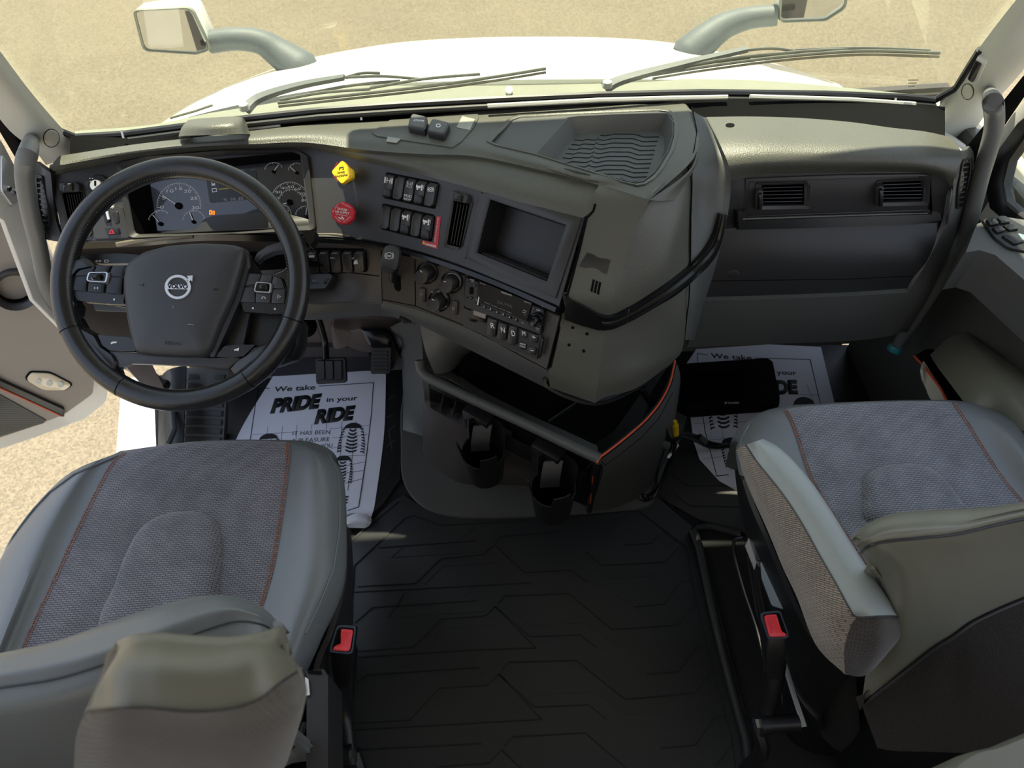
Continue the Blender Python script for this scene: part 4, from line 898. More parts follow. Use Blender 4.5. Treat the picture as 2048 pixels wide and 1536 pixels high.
def sq(cx, cy, s, o):
    x, y = cv(c5, [(cx, cy)])[0]; obj('symbol', ringpuff(GS, [(x - s, y - s), (x + s, y - s * .8), (x + s, y + s), (x - s, y + s * .8)], [(x - s * .5, y - s * .5), (x + s * .5, y - s * .4), (x + s * .5, y + s * .5), (x - s * .5, y + s * .4)], .0068, base=.005), M['whitedim'], o)
sq(572, 448, 2, k3); sq(615, 445, 2, k3); sq(612, 580, 1.6, k3); sq(668, 548, 1.4, k3)
b1 = obj('panel_button', puff(GS, rnd(cv(c5, [(478, 422), (520, 430), (520, 530), (480, 520)]), .25), raised(.004, .9)), M['lowfascia'], D)
text(GS, 'AC', *cv(c5, [(482, 470), (508, 476)]), M['whitedim'], b1, h=.0042)
b2 = obj('panel_button', puff(GS, rnd(cv(c5, [(703, 508), (742, 520), (738, 618), (700, 605)]), .25), raised(.004, .9)), M['lowfascia'], D)
sq(718, 560, 2.4, b2)
# ---- radio
RQ = cv(c5, [(808, 345), (1350, 570), (1320, 735), (795, 545)])
ra = obj('radio', puff(GS, rnd(RQ, .02, 1), [(1, -.012), (1, .009), (.985, .012)], conform=False), M['black'], D)
ra_c, ra_n = flatn(GS, rnd(RQ, .02, 1))
SQ = cv(c5, [(880, 375), (1250, 530), (1212, 655), (868, 520)])
p_, n_ = GS.hit(*cv(c5, [(1060, 540)])[0]); RS = Plane(Vector(ra_c) + ra_n * .012, ra_n)
dsp = obj('display', puff(RS, rnd(SQ, .02, 1), [(1, -.001), (1, .0022), (.99, .003)]), M['glassdark'], ra)
RT = RS.off(.003)
text(RT, 'VOLVO', *cv(c5, [(1030, 462), (1105, 487)]), M['silver'], ra, h=.0001, bold=.01, hr=.0034)
text(RT, '104.1MHz', *cv(c5, [(1005, 535), (1108, 568)]), mat('dim_display_text', (92, 78, 76), .5), ra, h=.0001, hr=.007)
text(RT, 'Bluetooth', *cv(c5, [(888, 398), (925, 410)]), M['whitedim'], ra, h=.0001)
text(RT, '(SXM)', *cv(c5, [(1188, 525), (1236, 542)]), M['whitedim'], ra, h=.0001, hr=.003)
for i in range(7):
    f = i / 6; x = 872 + (1132 - 872) * f; y = 538 + (645 - 538) * f
    bt = obj('preset_button', puff(RS, rnd(cv(c5, [(x - 17, y - 10), (x + 17, y + 2), (x + 15, y + 16), (x - 18, y + 4)]), .2, 1), raised(.0035, .85)), M['fascia'], ra)
    text(RS.off(.0035), str(i + 1), *cv(c5, [(x - 4, y + 5), (x + 3, y + 8)]), M['white'], ra, h=.0002)
bm = bmesh.new()
for i in range(26):
    if i % 7 == 6: continue
    x = 918 + i * 7.2; y = 524 + i * 3.0; puff(RT, cv(c5, [(x, y), (x + 4, y + 1.6), (x + 3.6, y + 5), (x - .4, y + 3.4)]), [(1, 0), (1, .0006)], bm)
obj('caption_marks', bm, M['whitedim'], ra, kind='stuff')
for x, y, r in ((855, 412, 10), (828, 497, 10), (1257, 572, 13), (1197, 614, 14), (812, 386, 5), (803, 494, 5), (1327, 592, 6), (1310, 703, 5)):
    obj('round_button' if r > 6 else 'screw_hole', puff(RS, cir(*cv(c5, [(x, y)])[0], r * .293, 12), raised(.003 if r > 6 else .0006, .8)), M['fascia'] if r > 6 else M['deep'], ra)
obj('usb_port', puff(RS, rnd(cv(c5, [(820, 420), (845, 428), (840, 475), (815, 468)]), .1, 1), raised(.0015, .9)), M['deep'], ra)
bm = bmesh.new()
for a, b in (((825, 368), (852, 376)), ((832, 380), (848, 385)), ((1275, 575), (1300, 583)), ((1188, 578), (1212, 586)), ((1180, 590), (1208, 598)), ((862, 505), (872, 509)), ((1275, 700), (1296, 706)), ((1278, 712), (1292, 716)), ((1175, 660), (1195, 668))): ribbon(RS, cv(c5, [a, b]), .0012, .0034, bm)
obj('caption_marks', bm, M['whitedim'], ra, kind='stuff')
kx, ky = cv(c5, [(1278, 640)])[0]
vk = obj('volume_knob', puff(RS, cir(kx, ky, 14, 24), [(1, -.001), (1, .006), (.9, .010), (.85, .005), (.7, .005), (.68, .020), (.6, .022), (.5, .021)]), M['gloss'], ra)

# ---- gear selector
GQ = cv(c5, [(797, 550), (1330, 742), (1300, 905), (778, 665)])
gs = obj('gear_selector', puff(GS, rnd(GQ, .04, 1), [(1, -.012), (1, .010), (.985, .013)], conform=False), M['fascia'], D)
p_, n_ = GS.hit(*cv(c5, [(1060, 735)])[0]); gc_, gn_ = flatn(GS, rnd(GQ, .04, 1)); GP = Plane(gc_ + gn_ * .013, gn_)
obj('label_window', puff(GP, rnd(cv(c5, [(832, 565), (942, 600), (932, 668), (828, 628)]), .08, 1), raised(.003, .93)), M['gloss'], gs)
obj('sticker', puff(GP.off(.003), cv(c5, [(845, 582), (928, 610), (924, 640), (842, 612)]), [(1, 0), (1, .0006)]), mat('glossy_grey_label', (150, 140, 132), .2), gs)
text(GP, 'I-SHIFT', *cv(c5, [(820, 655), (872, 668)]), M['deep'], gs, hr=.006, bold=.02, h=.0003)
def gbtn(q, s, hr, up=.006, m='fascia'):
    o = obj('selector_button', puff(GP, rnd(cv(c5, q), .1, 1), raised(up, .9)), M[m], gs)
    if s:
        cx = sum(p[0] for p in q) / 4; cy = sum(p[1] for p in q) / 4; w_ = (q[1][0] - q[0][0]) * .22 * max(1, len(s) * .62)
        a, b = cv(c5, [(cx - w_, cy + 8), (cx + w_, cy + 8 + w_ * .3)]); text(GP.off(up), s, a, b, M['white'], gs, hr=hr, h=.0004)
    return o
gbtn([(952, 625), (1012, 645), (1000, 765), (943, 742)], 'R', .0115); gbtn([(1022, 655), (1082, 678), (1070, 790), (1012, 768)], 'N', .0115); gbtn([(1098, 675), (1150, 695), (1140, 822), (1082, 800)], 'D', .0115)
gbtn([(1168, 712), (1215, 728), (1208, 775), (1162, 760)], 'M', .009, .002); gbtn([(1235, 735), (1290, 752), (1280, 808), (1228, 790)], '+', .010, .003); gbtn([(1158, 795), (1206, 810), (1198, 852), (1154, 838)], '', .004, .0025, 'black')
gbtn([(1225, 825), (1275, 840), (1268, 890), (1218, 872)], '-', .010, .003)
text(GP.off(.0026), 'DRIVE', *cv(c5, [(1162, 812), (1200, 822)]), M['white'], gs, h=.0003); text(GP.off(.0026), 'MODE', *cv(c5, [(1160, 828), (1198, 840)]), M['white'], gs, h=.0003)
obj('selector_end', puff(GP, cv(c5, [(1310, 770), (1325, 778), (1305, 895), (1290, 888)]), raised(.004, .85)), M['black'], gs)
# ---- instrument pod, rear-right strip and curved side
L1 = [(1198, 370, .95), (1183, 400, .938), (1157, 500, .872), (1133, 590, .812), (1122, 640, .760), (1112, 690, .715), (1098, 745, .66), (1100, 775, .62)]
C1 = [(1299, 400, .948), (1272, 450, .915), (1245, 530, .850), (1224, 605, .790), (1212, 655, .735), (1204, 710, .685), (1194, 775, .625), (1190, 806, .59)]
C2 = [(1372, 330, .95), (1360, 430, .90), (1330, 530, .83), (1300, 600, .765), (1290, 650, .71), (1285, 700, .66), (1280, 745, .62), (1275, 775, .58)]
C3 = [(1384, 342, .935), (1381, 430, .86), (1380, 520, .79), (1377, 600, .72), (1372, 640, .68), (1368, 680, .63), (1362, 705, .60), (1345, 725, .575)]
strip = obj('pod_strip', ppatch([[a, (a[0] * .5 + b[0] * .5, a[1] * .5 + b[1] * .5, a[2] * .5 + b[2] * .5 + .002), (b[0], b[1], b[2])] for a, b in zip(L1, C1)], nu=12, nv=40, thick=.006), M['pad'], D)
SS = Surf(strip)
side = obj('pod_side', ppatch([[a, ((a[0] * 2 + b[0]) / 3 - (6), (a[1] * 2 + b[1]) / 3 - 2, (a[2] * 2 + b[2]) / 3 + .004), b, c] for a, b, c in zip(C1, C2, C3)], nu=24, nv=40, thick=.006), M['pad'], D)
SD = Surf(side)
PB = [[(1364, 209, .95), (1385, 222, .95), (1410, 235, .948), (1425, 236, .948)], [(1392, 262, .95), (1410, 262, .948), (1430, 275, .95), (1446, 290, .95)], [(1386, 335, .94), (1410, 330, .935), (1440, 325, .935), (1458, 338, .93)],
      [(1384, 400, .89), (1405, 410, .87), (1435, 400, .875), (1460, 400, .87)], [(1381, 500, .81), (1405, 500, .80), (1425, 500, .78), (1440, 500, .77)], [(1378, 600, .72), (1392, 600, .71), (1404, 600, .68), (1412, 598, .64)], [(1370, 680, .63), (1378, 680, .62), (1385, 680, .58), (1390, 678, .52)]]
obj('pod_flank', ppatch(PB, nu=12, nv=40, thick=.006), M['padgrey'], D)
top_r = obj('pod_shoulder', ppatch([[(1362, 207, .95), (1372, 209, .95), (1382, 222, .948)], [(1380, 250, .953), (1388, 255, .953), (1396, 262, .95)], [(1395, 300, .955), (1396, 305, .953), (1398, 312, .95)], [(1375, 345, .953), (1380, 345, .95), (1385, 345, .938)], [(1299, 400, .948), (1320, 402, .94), (1350, 400, .925)]], nu=6, nv=24, thick=.004), M['pad'], D)
bm = bmesh.new(); tube(bm, [PZ(*p) for p in ((1384, 215, .953), (1394, 262, .953), (1388, 300, .955), (1376, 335, .95), (1384, 365, .925), (1382, 430, .866), (1381, 520, .795), (1378, 600, .727), (1370, 660, .655))], .0012, 6); obj('panel_gap', bm, M['deep'], D)
obj('pod_underside', ppatch([[(1098, 745, .64), (1100, 775, .618), (1190, 806, .59), (1275, 775, .58), (1345, 725, .575)], [(1050, 715, .58), (1100, 740, .57), (1180, 765, .55), (1260, 740, .56), (1330, 700, .58)]], nu=20, nv=4, thick=.006), M['black'], D)
bm = bmesh.new()
gapl = [(1181, 394), (1157, 500), (1133, 590), (1120, 632)]; tube(bm, [SS.hit(x + 2, y)[0] for x, y in dense(gapl, 20)], .0022, 6); tube(bm, [SS.hit(x + 3, y)[0] for x, y in dense([(1110, 660), (1098, 735)], 20)], .0018, 6); obj('panel_gap', bm, M['deep'], D)
for k in range(3): obj('grille_slot', puff(SS, cv(c3, [(1998 + k * 22, 1222 + k * 9), (2012 + k * 22, 1228 + k * 9), (1996 + k * 22, 1312 + k * 9), (1982 + k * 22, 1304 + k * 9)]), [(1, -.0005), (1, .0009)]), M['deep'], D)
obj('worn_patch', puff(SS, cv(c3, [(1960, 1040), (2120, 1092), (2095, 1190), (1905, 1135)]), flat(.0008)), M['black'], D)
for x, y in ((1520, 700), (1617, 743), (1495, 818), (1595, 860)): obj('screw_hole', puff(SS, cir(*cv(c5, [(x, y)])[0], 3.2, 10), [(1, -.0005), (1, .001)]), M['deep'], D)
# black band around the pod
band = [(1112, 600, 1), (1160, 625, 1), (1210, 645, 1), (1255, 632, 1), (1300, 606, 1), (1350, 570, 1), (1400, 520, 1), (1430, 470, 1), (1448, 430, 1)]
def hitany(x, y, off):
    best = None
    for S in (SS, SD, Surf(bpy.data.objects['pod_flank'])):
        d = ray(x, y).normalized(); h = S.t.ray_cast(CAMPOS, d)
        if h[0] is not None and (best is None or h[3] < best[1]): best = (h[0], h[3], h[1] if h[1].dot(d) < 0 else -h[1])
    return (best[0] + best[2] * off) if best else None
SF = Surf([strip, side, bpy.data.objects['pod_flank']])
bt = [(1116, 586), (1165, 608), (1213, 630), (1260, 612), (1305, 584), (1350, 552), (1392, 515), (1422, 470), (1436, 425)]
bb = [(1106, 624), (1158, 645), (1206, 657), (1252, 640), (1302, 612), (1352, 582), (1400, 540), (1434, 490), (1450, 428)]
rows = [[], [], [], []]
for (a, b) in zip(cr([Vector(p + (0,)) for p in bt], 36), cr([Vector(p + (0,)) for p in bb], 36)):
    (p, n), (q, m) = SF.hit(a.x, a.y), SF.hit(b.x, b.y)
    rows[0].append(p - n * .003); rows[1].append(p + n * .010); rows[2].append(q + m * .010); rows[3].append(q - m * .003)
bm = bmesh.new(); grid(bm, rows + [rows[0]]); obj('gloss_band', bm, M['gloss'], D)
bm = bmesh.new(); tube(bm, [r * .55 + s * .45 for r, s in zip(rows[1][8:], rows[2][8:])], [.004 + .005 * math.sin(PI * i / 28) for i in range(29)], 8); obj('band_ridge', bm, M['gloss'], D)
bm = bmesh.new(); a = SF.hit(1252, 614); tube(bm, [SF.hit(1253, 613)[0] + SF.hit(1253, 613)[1] * .0095, SF.hit(1250, 640)[0] + SF.hit(1250, 640)[1] * .0095], .001, 5); obj('band_joint', bm, M['metal'], D)
# ---- tray on the pod
PS = Surf(obj_pad); c7 = (950, 180, .2686)
tro = [(85, 385), (130, 335), (190, 280), (250, 215), (320, 190), (700, 172), (1100, 155), (1380, 142), (1450, 150), (1490, 190), (1510, 250), (1508, 350), (1480, 450), (1400, 590), (1340, 660), (1270, 705), (1210, 715), (1100, 690), (850, 610), (450, 485), (150, 415)]
tr_px = cv(c7, tro)
def scl(poly, k, dx=0, dy=0):
    cx = sum(p[0] for p in poly) / len(poly); cy = sum(p[1] for p in poly) / len(poly); return [((p[0] - cx) * k + cx + dx, (p[1] - cy) * k + cy + dy) for p in poly]
cut(obj_pad, cutter(PS, scl(tr_px, .985), .02, .02))
tray = obj('tray', ringpuff(PS, tr_px, scl(tr_px, .955), .0022, h_in=.001), M['pad'], D)
TP = Plane(PZ(1150, 290, .953), (0, 0, 1))
well = cv(c7, [(440, 478), (690, 200), (760, 190), (1100, 175), (1440, 170), (1475, 230), (1480, 330), (1440, 450), (1340, 610), (1260, 675), (1200, 690), (1080, 665)])
obj('tray_deck', puff(TP, scl(tr_px, .96), [(1, -.012), (1, -.002)], cap=True), M['padgrey'], tray)
cut(bpy.data.objects['tray_deck'], cutter(TP, scl(well, .97), .02, .02))
pk, pn = pocket(TP, scl(well, .98), .030, 'tray_well', M['padgrey'], tray, taper=.86)
FPn = Plane(PZ(1150, 290, .953) - Vector((0, 0, .030)), (0, 0, 1))
for k in range(11):
    y0 = 345 + k * 33; xs = 1370 - k * 10; xl = 740 - k * 22 if k < 6 else 640 + (k - 6) * 62
    pts = [(xs, y0 + 5), (xs - 110, y0 + 8), (xs - 180, y0 - 14), (xs - 330, y0 - 16)]
    if xl < xs - 460: pts += [(xs - 400, y0 - 2), (xs - 440, y0 - 8)]
    obj('tray_rib', ribbon(FPn, dense(cv(c7, pts), 14), .0013, .0014), M['black'], pk)
    if xl < xs - 560: obj('tray_rib', ribbon(FPn, dense(cv(c7, [(xs - 450, y0 + 14), (xs - 470 - k * 4, y0 + 30), (xl + 90, y0 + 24), (xl + 60, y0 + 34), (xl, y0 + 28)]), 14), .0013, .0014), M['black'], pk)
# two square toggle buttons on the pad, sensor cover, tape
for k, q in enumerate((cv(c3, [(765, 135), (880, 160), (865, 255), (738, 228)]), cv(c3, [(905, 168), (1035, 200), (990, 290), (870, 262)]))):
    b = obj('pad_button', puff(PS, rnd(q, .2), [(1, -.001), (1, .010), (.95, .014), (.85, .015)]), M['black'], D)
    obj('button_cap', puff(PS, scl(rnd(q, .2), .86), [(1, .014), (.95, .0165), (.8, .017)]), M['padgrey'], b)
    cx, cy = scl(q, 1)[0]; cx = sum(p[0] for p in q) / 4; cy = sum(p[1] for p in q) / 4
    if k == 0: text(PS, 'DIM', (cx - 9, cy + 1), (cx + 9, cy + 4), M['white'], b, h=.0172)
    else: obj('symbol', ringpuff(PS, cir(cx, cy, 5, 14, 3.5), cir(cx, cy, 3.5, 14, 2.2), .018, base=.016), M['white'], b)
obj('button_plate', puff(PS, rnd(cv(c3, [(490, 225), (620, 140), (1240, 95), (1180, 200), (1100, 290), (1040, 330), (680, 275), (520, 250)]), .1), flat(.0022)), M['pad'], D)
tp_ = mat('clear_tape', (150, 150, 140), .25)
obj('tape', puff(PS, cv(c3, [(1108, 118), (1195, 140), (1160, 215), (1068, 195)]), [(1, .0015), (1, .0030)]), tp_, D)
obj('tape', puff(PS, cv(c3, [(600, 258), (690, 272), (660, 300), (590, 290)]), [(1, .0015), (1, .0030)]), tp_, D)
# sensor hump at the back of the pad in front of the driver
ft = [(358, 277), (372, 240), (470, 232), (488, 240), (500, 268), (480, 272)]
bm = ppatch([[(358, 275, .955), (365, 262, .957), (375, 250, .957)], [(362, 272, .975), (368, 252, .985), (378, 240, .975)], [(420, 270, .985), (420, 250, .998), (425, 235, .985)], [(478, 268, .980), (474, 246, .992), (476, 233, .98)], [(500, 268, .957), (495, 252, .957), (492, 240, .957)]], nu=8, nv=24, thick=.004)
obj('sensor_cover', bm, M['pad'], D)
# ---- passenger side of the dashboard
pr = [[(1412, 234, .95), (1500, 233, .952), (1600, 236, .952), (1700, 244, .952), (1780, 255, .952), (1850, 263, .95), (1905, 275, .945)],
      [(1438, 285, .957), (1510, 285, .96), (1600, 287, .96), (1700, 292, .96), (1790, 298, .96), (1860, 303, .957), (1925, 312, .945)],
      [(1456, 328, .94), (1520, 325, .942), (1600, 324, .942), (1700, 326, .942), (1800, 330, .942), (1862, 335, .938), (1912, 345, .925)],
      [(1460, 362, .90), (1520, 350, .905), (1600, 347, .905), (1700, 345, .905), (1800, 344, .905), (1870, 350, .90), (1905, 375, .885)]]
pp = obj('passenger_pad', ppatch(pr, nu=40, nv=24, thick=.008), M['pad'], D); PPS = Surf(pp)
fr_ = [[(1460, 360, .902), (1520, 350, .905), (1700, 345, .905), (1870, 349, .902), (1907, 372, .89)],
       [(1456, 400, .86), (1520, 395, .86), (1700, 391, .86), (1870, 390, .858), (1902, 405, .85)],
       [(1450, 458, .79), (1520, 454, .79), (1700, 449, .79), (1868, 442, .79), (1892, 450, .79)]]
pf = obj('passenger_fascia', ppatch(fr_, nu=30, nv=14, thick=.006), M['fascia'], D); PFS = Surf(pf); S_obj[id(PFS)] = pf
ca = (1100, 0, .4629)
obj('vent_surround', ringpuff(PFS, cv(ca, [(845, 770), (1250, 752), (1665, 738), (1650, 915), (1250, 930), (830, 945)]), cv(ca, [(862, 785), (1250, 770), (1648, 755), (1634, 902), (1250, 915), (848, 930)]), .004), M['fascia'], D)
vent(PFS, cv(ca, [(915, 800), (1100, 795), (1098, 888), (908, 890)]), 6, False, tab=cv(ca, [(880, 808), (914, 806), (912, 895), (876, 897)]), frame_w=1.30)
vent(PFS, cv(ca, [(1435, 788), (1615, 780), (1612, 872), (1430, 876)]), 6, False, tab=cv(ca, [(1398, 788), (1432, 786), (1430, 880), (1394, 882)]), frame_w=1.28)
# ledge bar under vents with upturned ends
cbar = cv(ca, [(795, 902), (830, 905), (832, 945), (1250, 930), (1640, 918), (1650, 872), (1690, 870), (1680, 945), (1560, 962), (1200, 975), (800, 985)])
obj('ledge_bar', puff(PFS.t and Plane(PFS.hit(1680, 440)[0], (0, -.9, .35)), cbar, [(1, -.008), (1, .010), (.985, .013)]), M['gloss'], D)
bm = bmesh.new(); LB = Plane(PFS.hit(1680, 440)[0] + Vector((0, -.012, .004)), (0, -.9, .35)); tube(bm, [LB.hit(*p)[0] for p in dense(cv(ca, [(832, 946), (1250, 932), (1630, 920), (1648, 905), (1652, 874)]), 20)], .0022, 6); obj('ledge_edge', bm, M['pad'], D)
gl = obj('glove_box', ppatch([[(1447, 462, .785), (1560, 458, .785), (1700, 453, .785), (1880, 446, .785)], [(1430, 520, .73), (1560, 518, .73), (1700, 514, .73), (1860, 510, .73)], [(1405, 602, .645), (1540, 598, .645), (1700, 592, .645), (1816, 586, .645)]], nu=24, nv=12, thick=.012), M['black'], D); GLS = Surf(gl)
obj('glove_seam', ribbon(GLS, dense([(1418, 562), (1560, 560), (1700, 558), (1826, 552)]), .0015, .0006), M['deep'], D)
obj('screw_cap', puff(GLS, cir(1466, 549, 12, 20, 9), raised(.001, .9)), M['black'], D)
kp = obj('knee_bolster', ppatch([[(1404, 602, .655), (1540, 598, .655), (1700, 592, .655), (1818, 585, .655)], [(1398, 612, .64), (1540, 608, .64), (1700, 602, .64), (1815, 594, .64)], [(1388, 650, .58), (1540, 646, .58), (1700, 640, .58), (1800, 628, .58)], [(1374, 694, .50), (1540, 688, .50), (1700, 682, .50), (1782, 672, .50)]], nu=24, nv=16, thick=.012), M['padgrey'], D)
# dash end, right, with narrow vent
ep = obj('end_panel', ppatch([[(1903, 368, .89), (1925, 312, .945), (1940, 292, .94)], [(1900, 400, .86), (1920, 360, .89), (1948, 318, .90)], [(1890, 450, .79), (1915, 420, .80), (1938, 400, .79)], [(1856, 520, .72), (1880, 500, .72), (1905, 490, .70)], [(1815, 590, .645), (1850, 580, .64), (1860, 590, .58)], [(1782, 672, .50), (1800, 665, .50), (1815, 665, .45)]], nu=8, nv=30, thick=.008), M['padgrey'], D)
EPS = Surf(ep)
side_vent(EPS, rnd([(1923, 318), (1940, 315), (1942, 335), (1924, 415), (1910, 418), (1912, 380)], .3), [(1925, 322), (1938, 320), (1924, 410), (1912, 412)], 9, D)
obj('hole', puff(PPS, cir(1460, 251, 9, 14, 4), [(1, -.001), (1, .0012)]), M['deep'], D)
# ================================================================== GRAB HANDLES
def handle(label, pts, r, foot, start):
    t = thing('grab_handle', label, 'handle', tuple(PZ(*pts[-1])))
    q = cr([start] + [PZ(*p) for p in pts[1:]], 40); bm = bmesh.new(); n = len(q); tube(bm, q, [r * (.75 + .25 * min(1, min(i, n - 1 - i) / 5)) for i in range(n)], 14)
    obj('bar', bm, M['handle'], t)
    bm = bmesh.new(); tube(bm, [start + Vector((0, .02, 0)), start + Vector((0, -.004, -.002))], [r * 1.1, r * 1.1], 12); obj('end_socket', bm, M['deep'], t)
    bm = bmesh.new(); tube(bm, [q[-2], q[-1], q[-1] + (q[-1] - q[-2]) * .4], [r, r * 1.2, r * 1.1], 12); obj('foot', bm, foot[0], t, label=foot[1])
    return t
handle('curved grey grab handle beside the left pillar at the open driver door', [(64, 274, 1.05), (58, 300, 1.03), (49, 335, 1.0), (53, 385, .94), (63, 435, .87), (78, 495, .78), (100, 590, .64), (150, 650, .5), (230, 712, .36), (300, 752, .27), (328, 772, .22)], .0165, (M['black'], 'black foot'), wp(64, 274, -.005))
handle('curved grey grab handle beside the passenger door', [(1972, 178, 1.09), (1984, 200, 1.06), (1988, 218, 1.03), (1988, 255, .985), (1977, 300, .93), (1962, 350, .87), (1948, 407, .80), (1933, 461, .73), (1903, 521, .645), (1868, 577, .56), (1834, 629, .48), (1806, 672, .41), (1790, 698, .37)], .0165, (mat('teal_cap_plastic', (60, 150, 160), .3), 'teal foot cap'), wp(1978, 182, -.005))  # this foot is teal, the left one black
# ================================================================== STEERING WHEEL
WC = PZ(362, 566, .90); WN = Vector((0, -math.cos(math.radians(54)), math.sin(math.radians(54))))
WPn = Plane(WC, WN); cA = (0, 450, .3418)
SW = thing('steering_wheel', 'black leather steering wheel with round silver emblem and thumb buttons on both spokes', 'steering wheel', tuple(WC))
WU = Vector((1, 0, 0)); WV = WN.cross(WU)
def wring(R, r, off=0, n=96, seg=16, a0=0, a1=2 * PI, bm=None, sq_=1.0):
    bm = bm or bmesh.new(); full = abs(a1 - a0 - 2 * PI) < 1e-6; rows = []
    for i in range(n + (0 if full else 1)):
        a = a0 + (a1 - a0) * i / n; d = WU * math.cos(a) + WV * math.sin(a)
        rows.append([WC + d * (R + r * math.cos(b)) + WN * (r * sq_ * math.sin(b) + off) for b in [2 * PI * k / seg for k in range(seg)]])
    if full: rows.append(rows[0])
    v = grid(bm, rows, closed=True)
    if full: bmesh.ops.remove_doubles(bm, verts=bm.verts, dist=1e-6)
    return bm
RIM = obj('rim', wring(.2070, .0193, n=120, seg=20, sq_=.95), M['wheel'], SW)
bm = bmesh.new()
for a in (200, 338, 238, 302):
    wring(.2070, .0196, a0=math.radians(a - .25), a1=math.radians(a + .25), n=1, bm=bm, sq_=.95)
obj('rim_seam', bm, M['deep'], SW)
bm = bmesh.new()
for i in range(120):
    a = math.radians(-5 + i * 190 / 119); d = WU * math.cos(a) + WV * math.sin(a); t = -WU * math.sin(a) + WV * math.cos(a)
    for s in (0, 1):
        p = WC + d * (.2070 - .0172 + .0008 * s) + WN * (.0055 + s * .0025) + t * (.0012 if s else -.0010); box(bm, frame(p, (t * .5 + WN * (.8 if s else -.8)), d), .0042, .0011, .0010)
obj('rim_stitching', bm, mat('dusty_stitching', (120, 112, 104), .7), SW, kind='stuff')
WB = WPn.off(-.010)
def wpuff(name, pts, prof, m, parent=None, r=.12, c=cA, P=None, label=None): return obj(name, puff(P or WPn, rnd(cv(c, pts), r, 3) if r else cv(c, pts), prof), m, parent or SW, label=label)
LEA = [(.94, -.028), (1, -.018), (1, -.006), (.96, .002), (.85, .006)]
wpuff('spoke_leather', [(330, 255), (420, 200), (480, 185), (560, 228), (470, 246), (425, 300), (410, 385), (430, 450), (450, 480), (440, 540), (335, 500), (315, 380)], LEA, M['wheel'])
wpuff('spoke_leather', [(1800, 250), (1790, 400), (1760, 530), (1700, 600), (1665, 560), (1680, 500), (1682, 360), (1660, 305), (1600, 280), (1660, 255), (1720, 200)], LEA, M['wheel'])
wpuff('spoke_leather', [(430, 520), (470, 590), (560, 640), (600, 715), (640, 740), (680, 770), (700, 810), (680, 850), (700, 900), (640, 960), (520, 870), (420, 740), (370, 620), (400, 540)], LEA, M['wheel'])
wpuff('spoke_leather', [(1690, 560), (1640, 630), (1560, 690), (1490, 712), (1440, 765), (1390, 790), (1345, 840), (1372, 880), (1345, 925), (1320, 1010), (1440, 970), (1560, 880), (1680, 740), (1740, 600)], LEA, M['wheel'])
wpuff('lower_bar', [(630, 738), (800, 752), (1250, 778), (1420, 775), (1395, 800), (1345, 842), (1200, 828), (860, 815), (760, 812), (690, 838), (660, 780)], [(1, -.022), (1, -.006), (.97, .0), (.9, .002)], M['fascia'], r=.1)
wpuff('spoke_core', [(600, 250), (1500, 280), (1440, 520), (1400, 720), (1250, 770), (800, 740), (740, 480), (620, 460)], [(1, -.030), (1, -.016)], M['black'], r=.05)
ab = wpuff('airbag_cover', [(742, 330), (752, 262), (775, 222), (860, 165), (1000, 128), (1200, 112), (1380, 122), (1440, 142), (1448, 175), (1430, 260), (1380, 430), (1300, 610), (1250, 745), (1215, 775), (1100, 778), (950, 772), (850, 762), (815, 750), (800, 725), (765, 560), (744, 400)],
           [(1, -.014), (1, .006), (.985, .013), (.95, .018), (.85, .022), (.6, .025), (.3, .026)], M['airbag'], r=.2)
wpuff('cover_rim', [(1455, 170), (1470, 250), (1420, 430), (1330, 640), (1265, 775), (1230, 772), (1300, 610), (1380, 430), (1430, 260), (1440, 160)], [(1, -.016), (1, .002), (.9, .006)], M['black'], r=.1)
ABP = WPn.off(.0265); ABS = Surf(ab)
ex, ey = cv(cA, [(1043, 364)])[0]
em_ = obj('emblem', ringpuff(ABP, cir(ex, ey, 26, 40, 24.5), cir(ex, ey, 20.5, 40, 19), .003, base=-.004), M['silver'], SW)
obj('emblem_bar', puff(ABP, cv(cA, [(972, 348), (1114, 350), (1112, 378), (974, 376)]), [(1, -.003), (1, .0026)]), M['silver'], em_)
obj('arrow_head', puff(ABP, cv(cA, [(1096, 299), (1131, 297), (1128, 332), (1119, 324), (1106, 338), (1094, 326), (1106, 312)]), [(1, -.003), (1, .003)]), M['silver'], em_)
text(ABP, 'VOLVO', *cv(cA, [(984, 371), (1102, 373)]), M['deep'], em_, h=.0027, bold=.03, hr=.0068)
obj('lettering_relief', bmesh.new(), M['airbag'], SW) if False else None
text(ABS, 'AIRBAG', *cv(cA, [(960, 700), (1064, 704)]), M['black'], SW, h=.0002, hr=.0065)
def horn(cx, cy, s, par, m):
    bm = bmesh.new(); K = [(1, .0004), (1, .0012)]
    puff(ABS, cv(cA, [(cx - 14 * s, cy - 2), (cx, cy - 3), (cx + 14 * s, cy - 8), (cx + 14 * s, cy + 7), (cx, cy + 2), (cx - 14 * s, cy + 2)]), K, bm); obj('horn_symbol', bm, m, par)
horn(826, 352, 1, SW, M['black']); horn(1268, 378, -1, SW, M['black'])
bm = bmesh.new(); ribbon(ABS, cv(cA, [(1098, 583), (1115, 580), (1134, 586)]), .0009, .0008, bm); ribbon(ABS, cv(cA, [(1012, 470), (1015, 488)]), .0006, .0006, bm); obj('scratch', bm, M['whitedim'], SW)
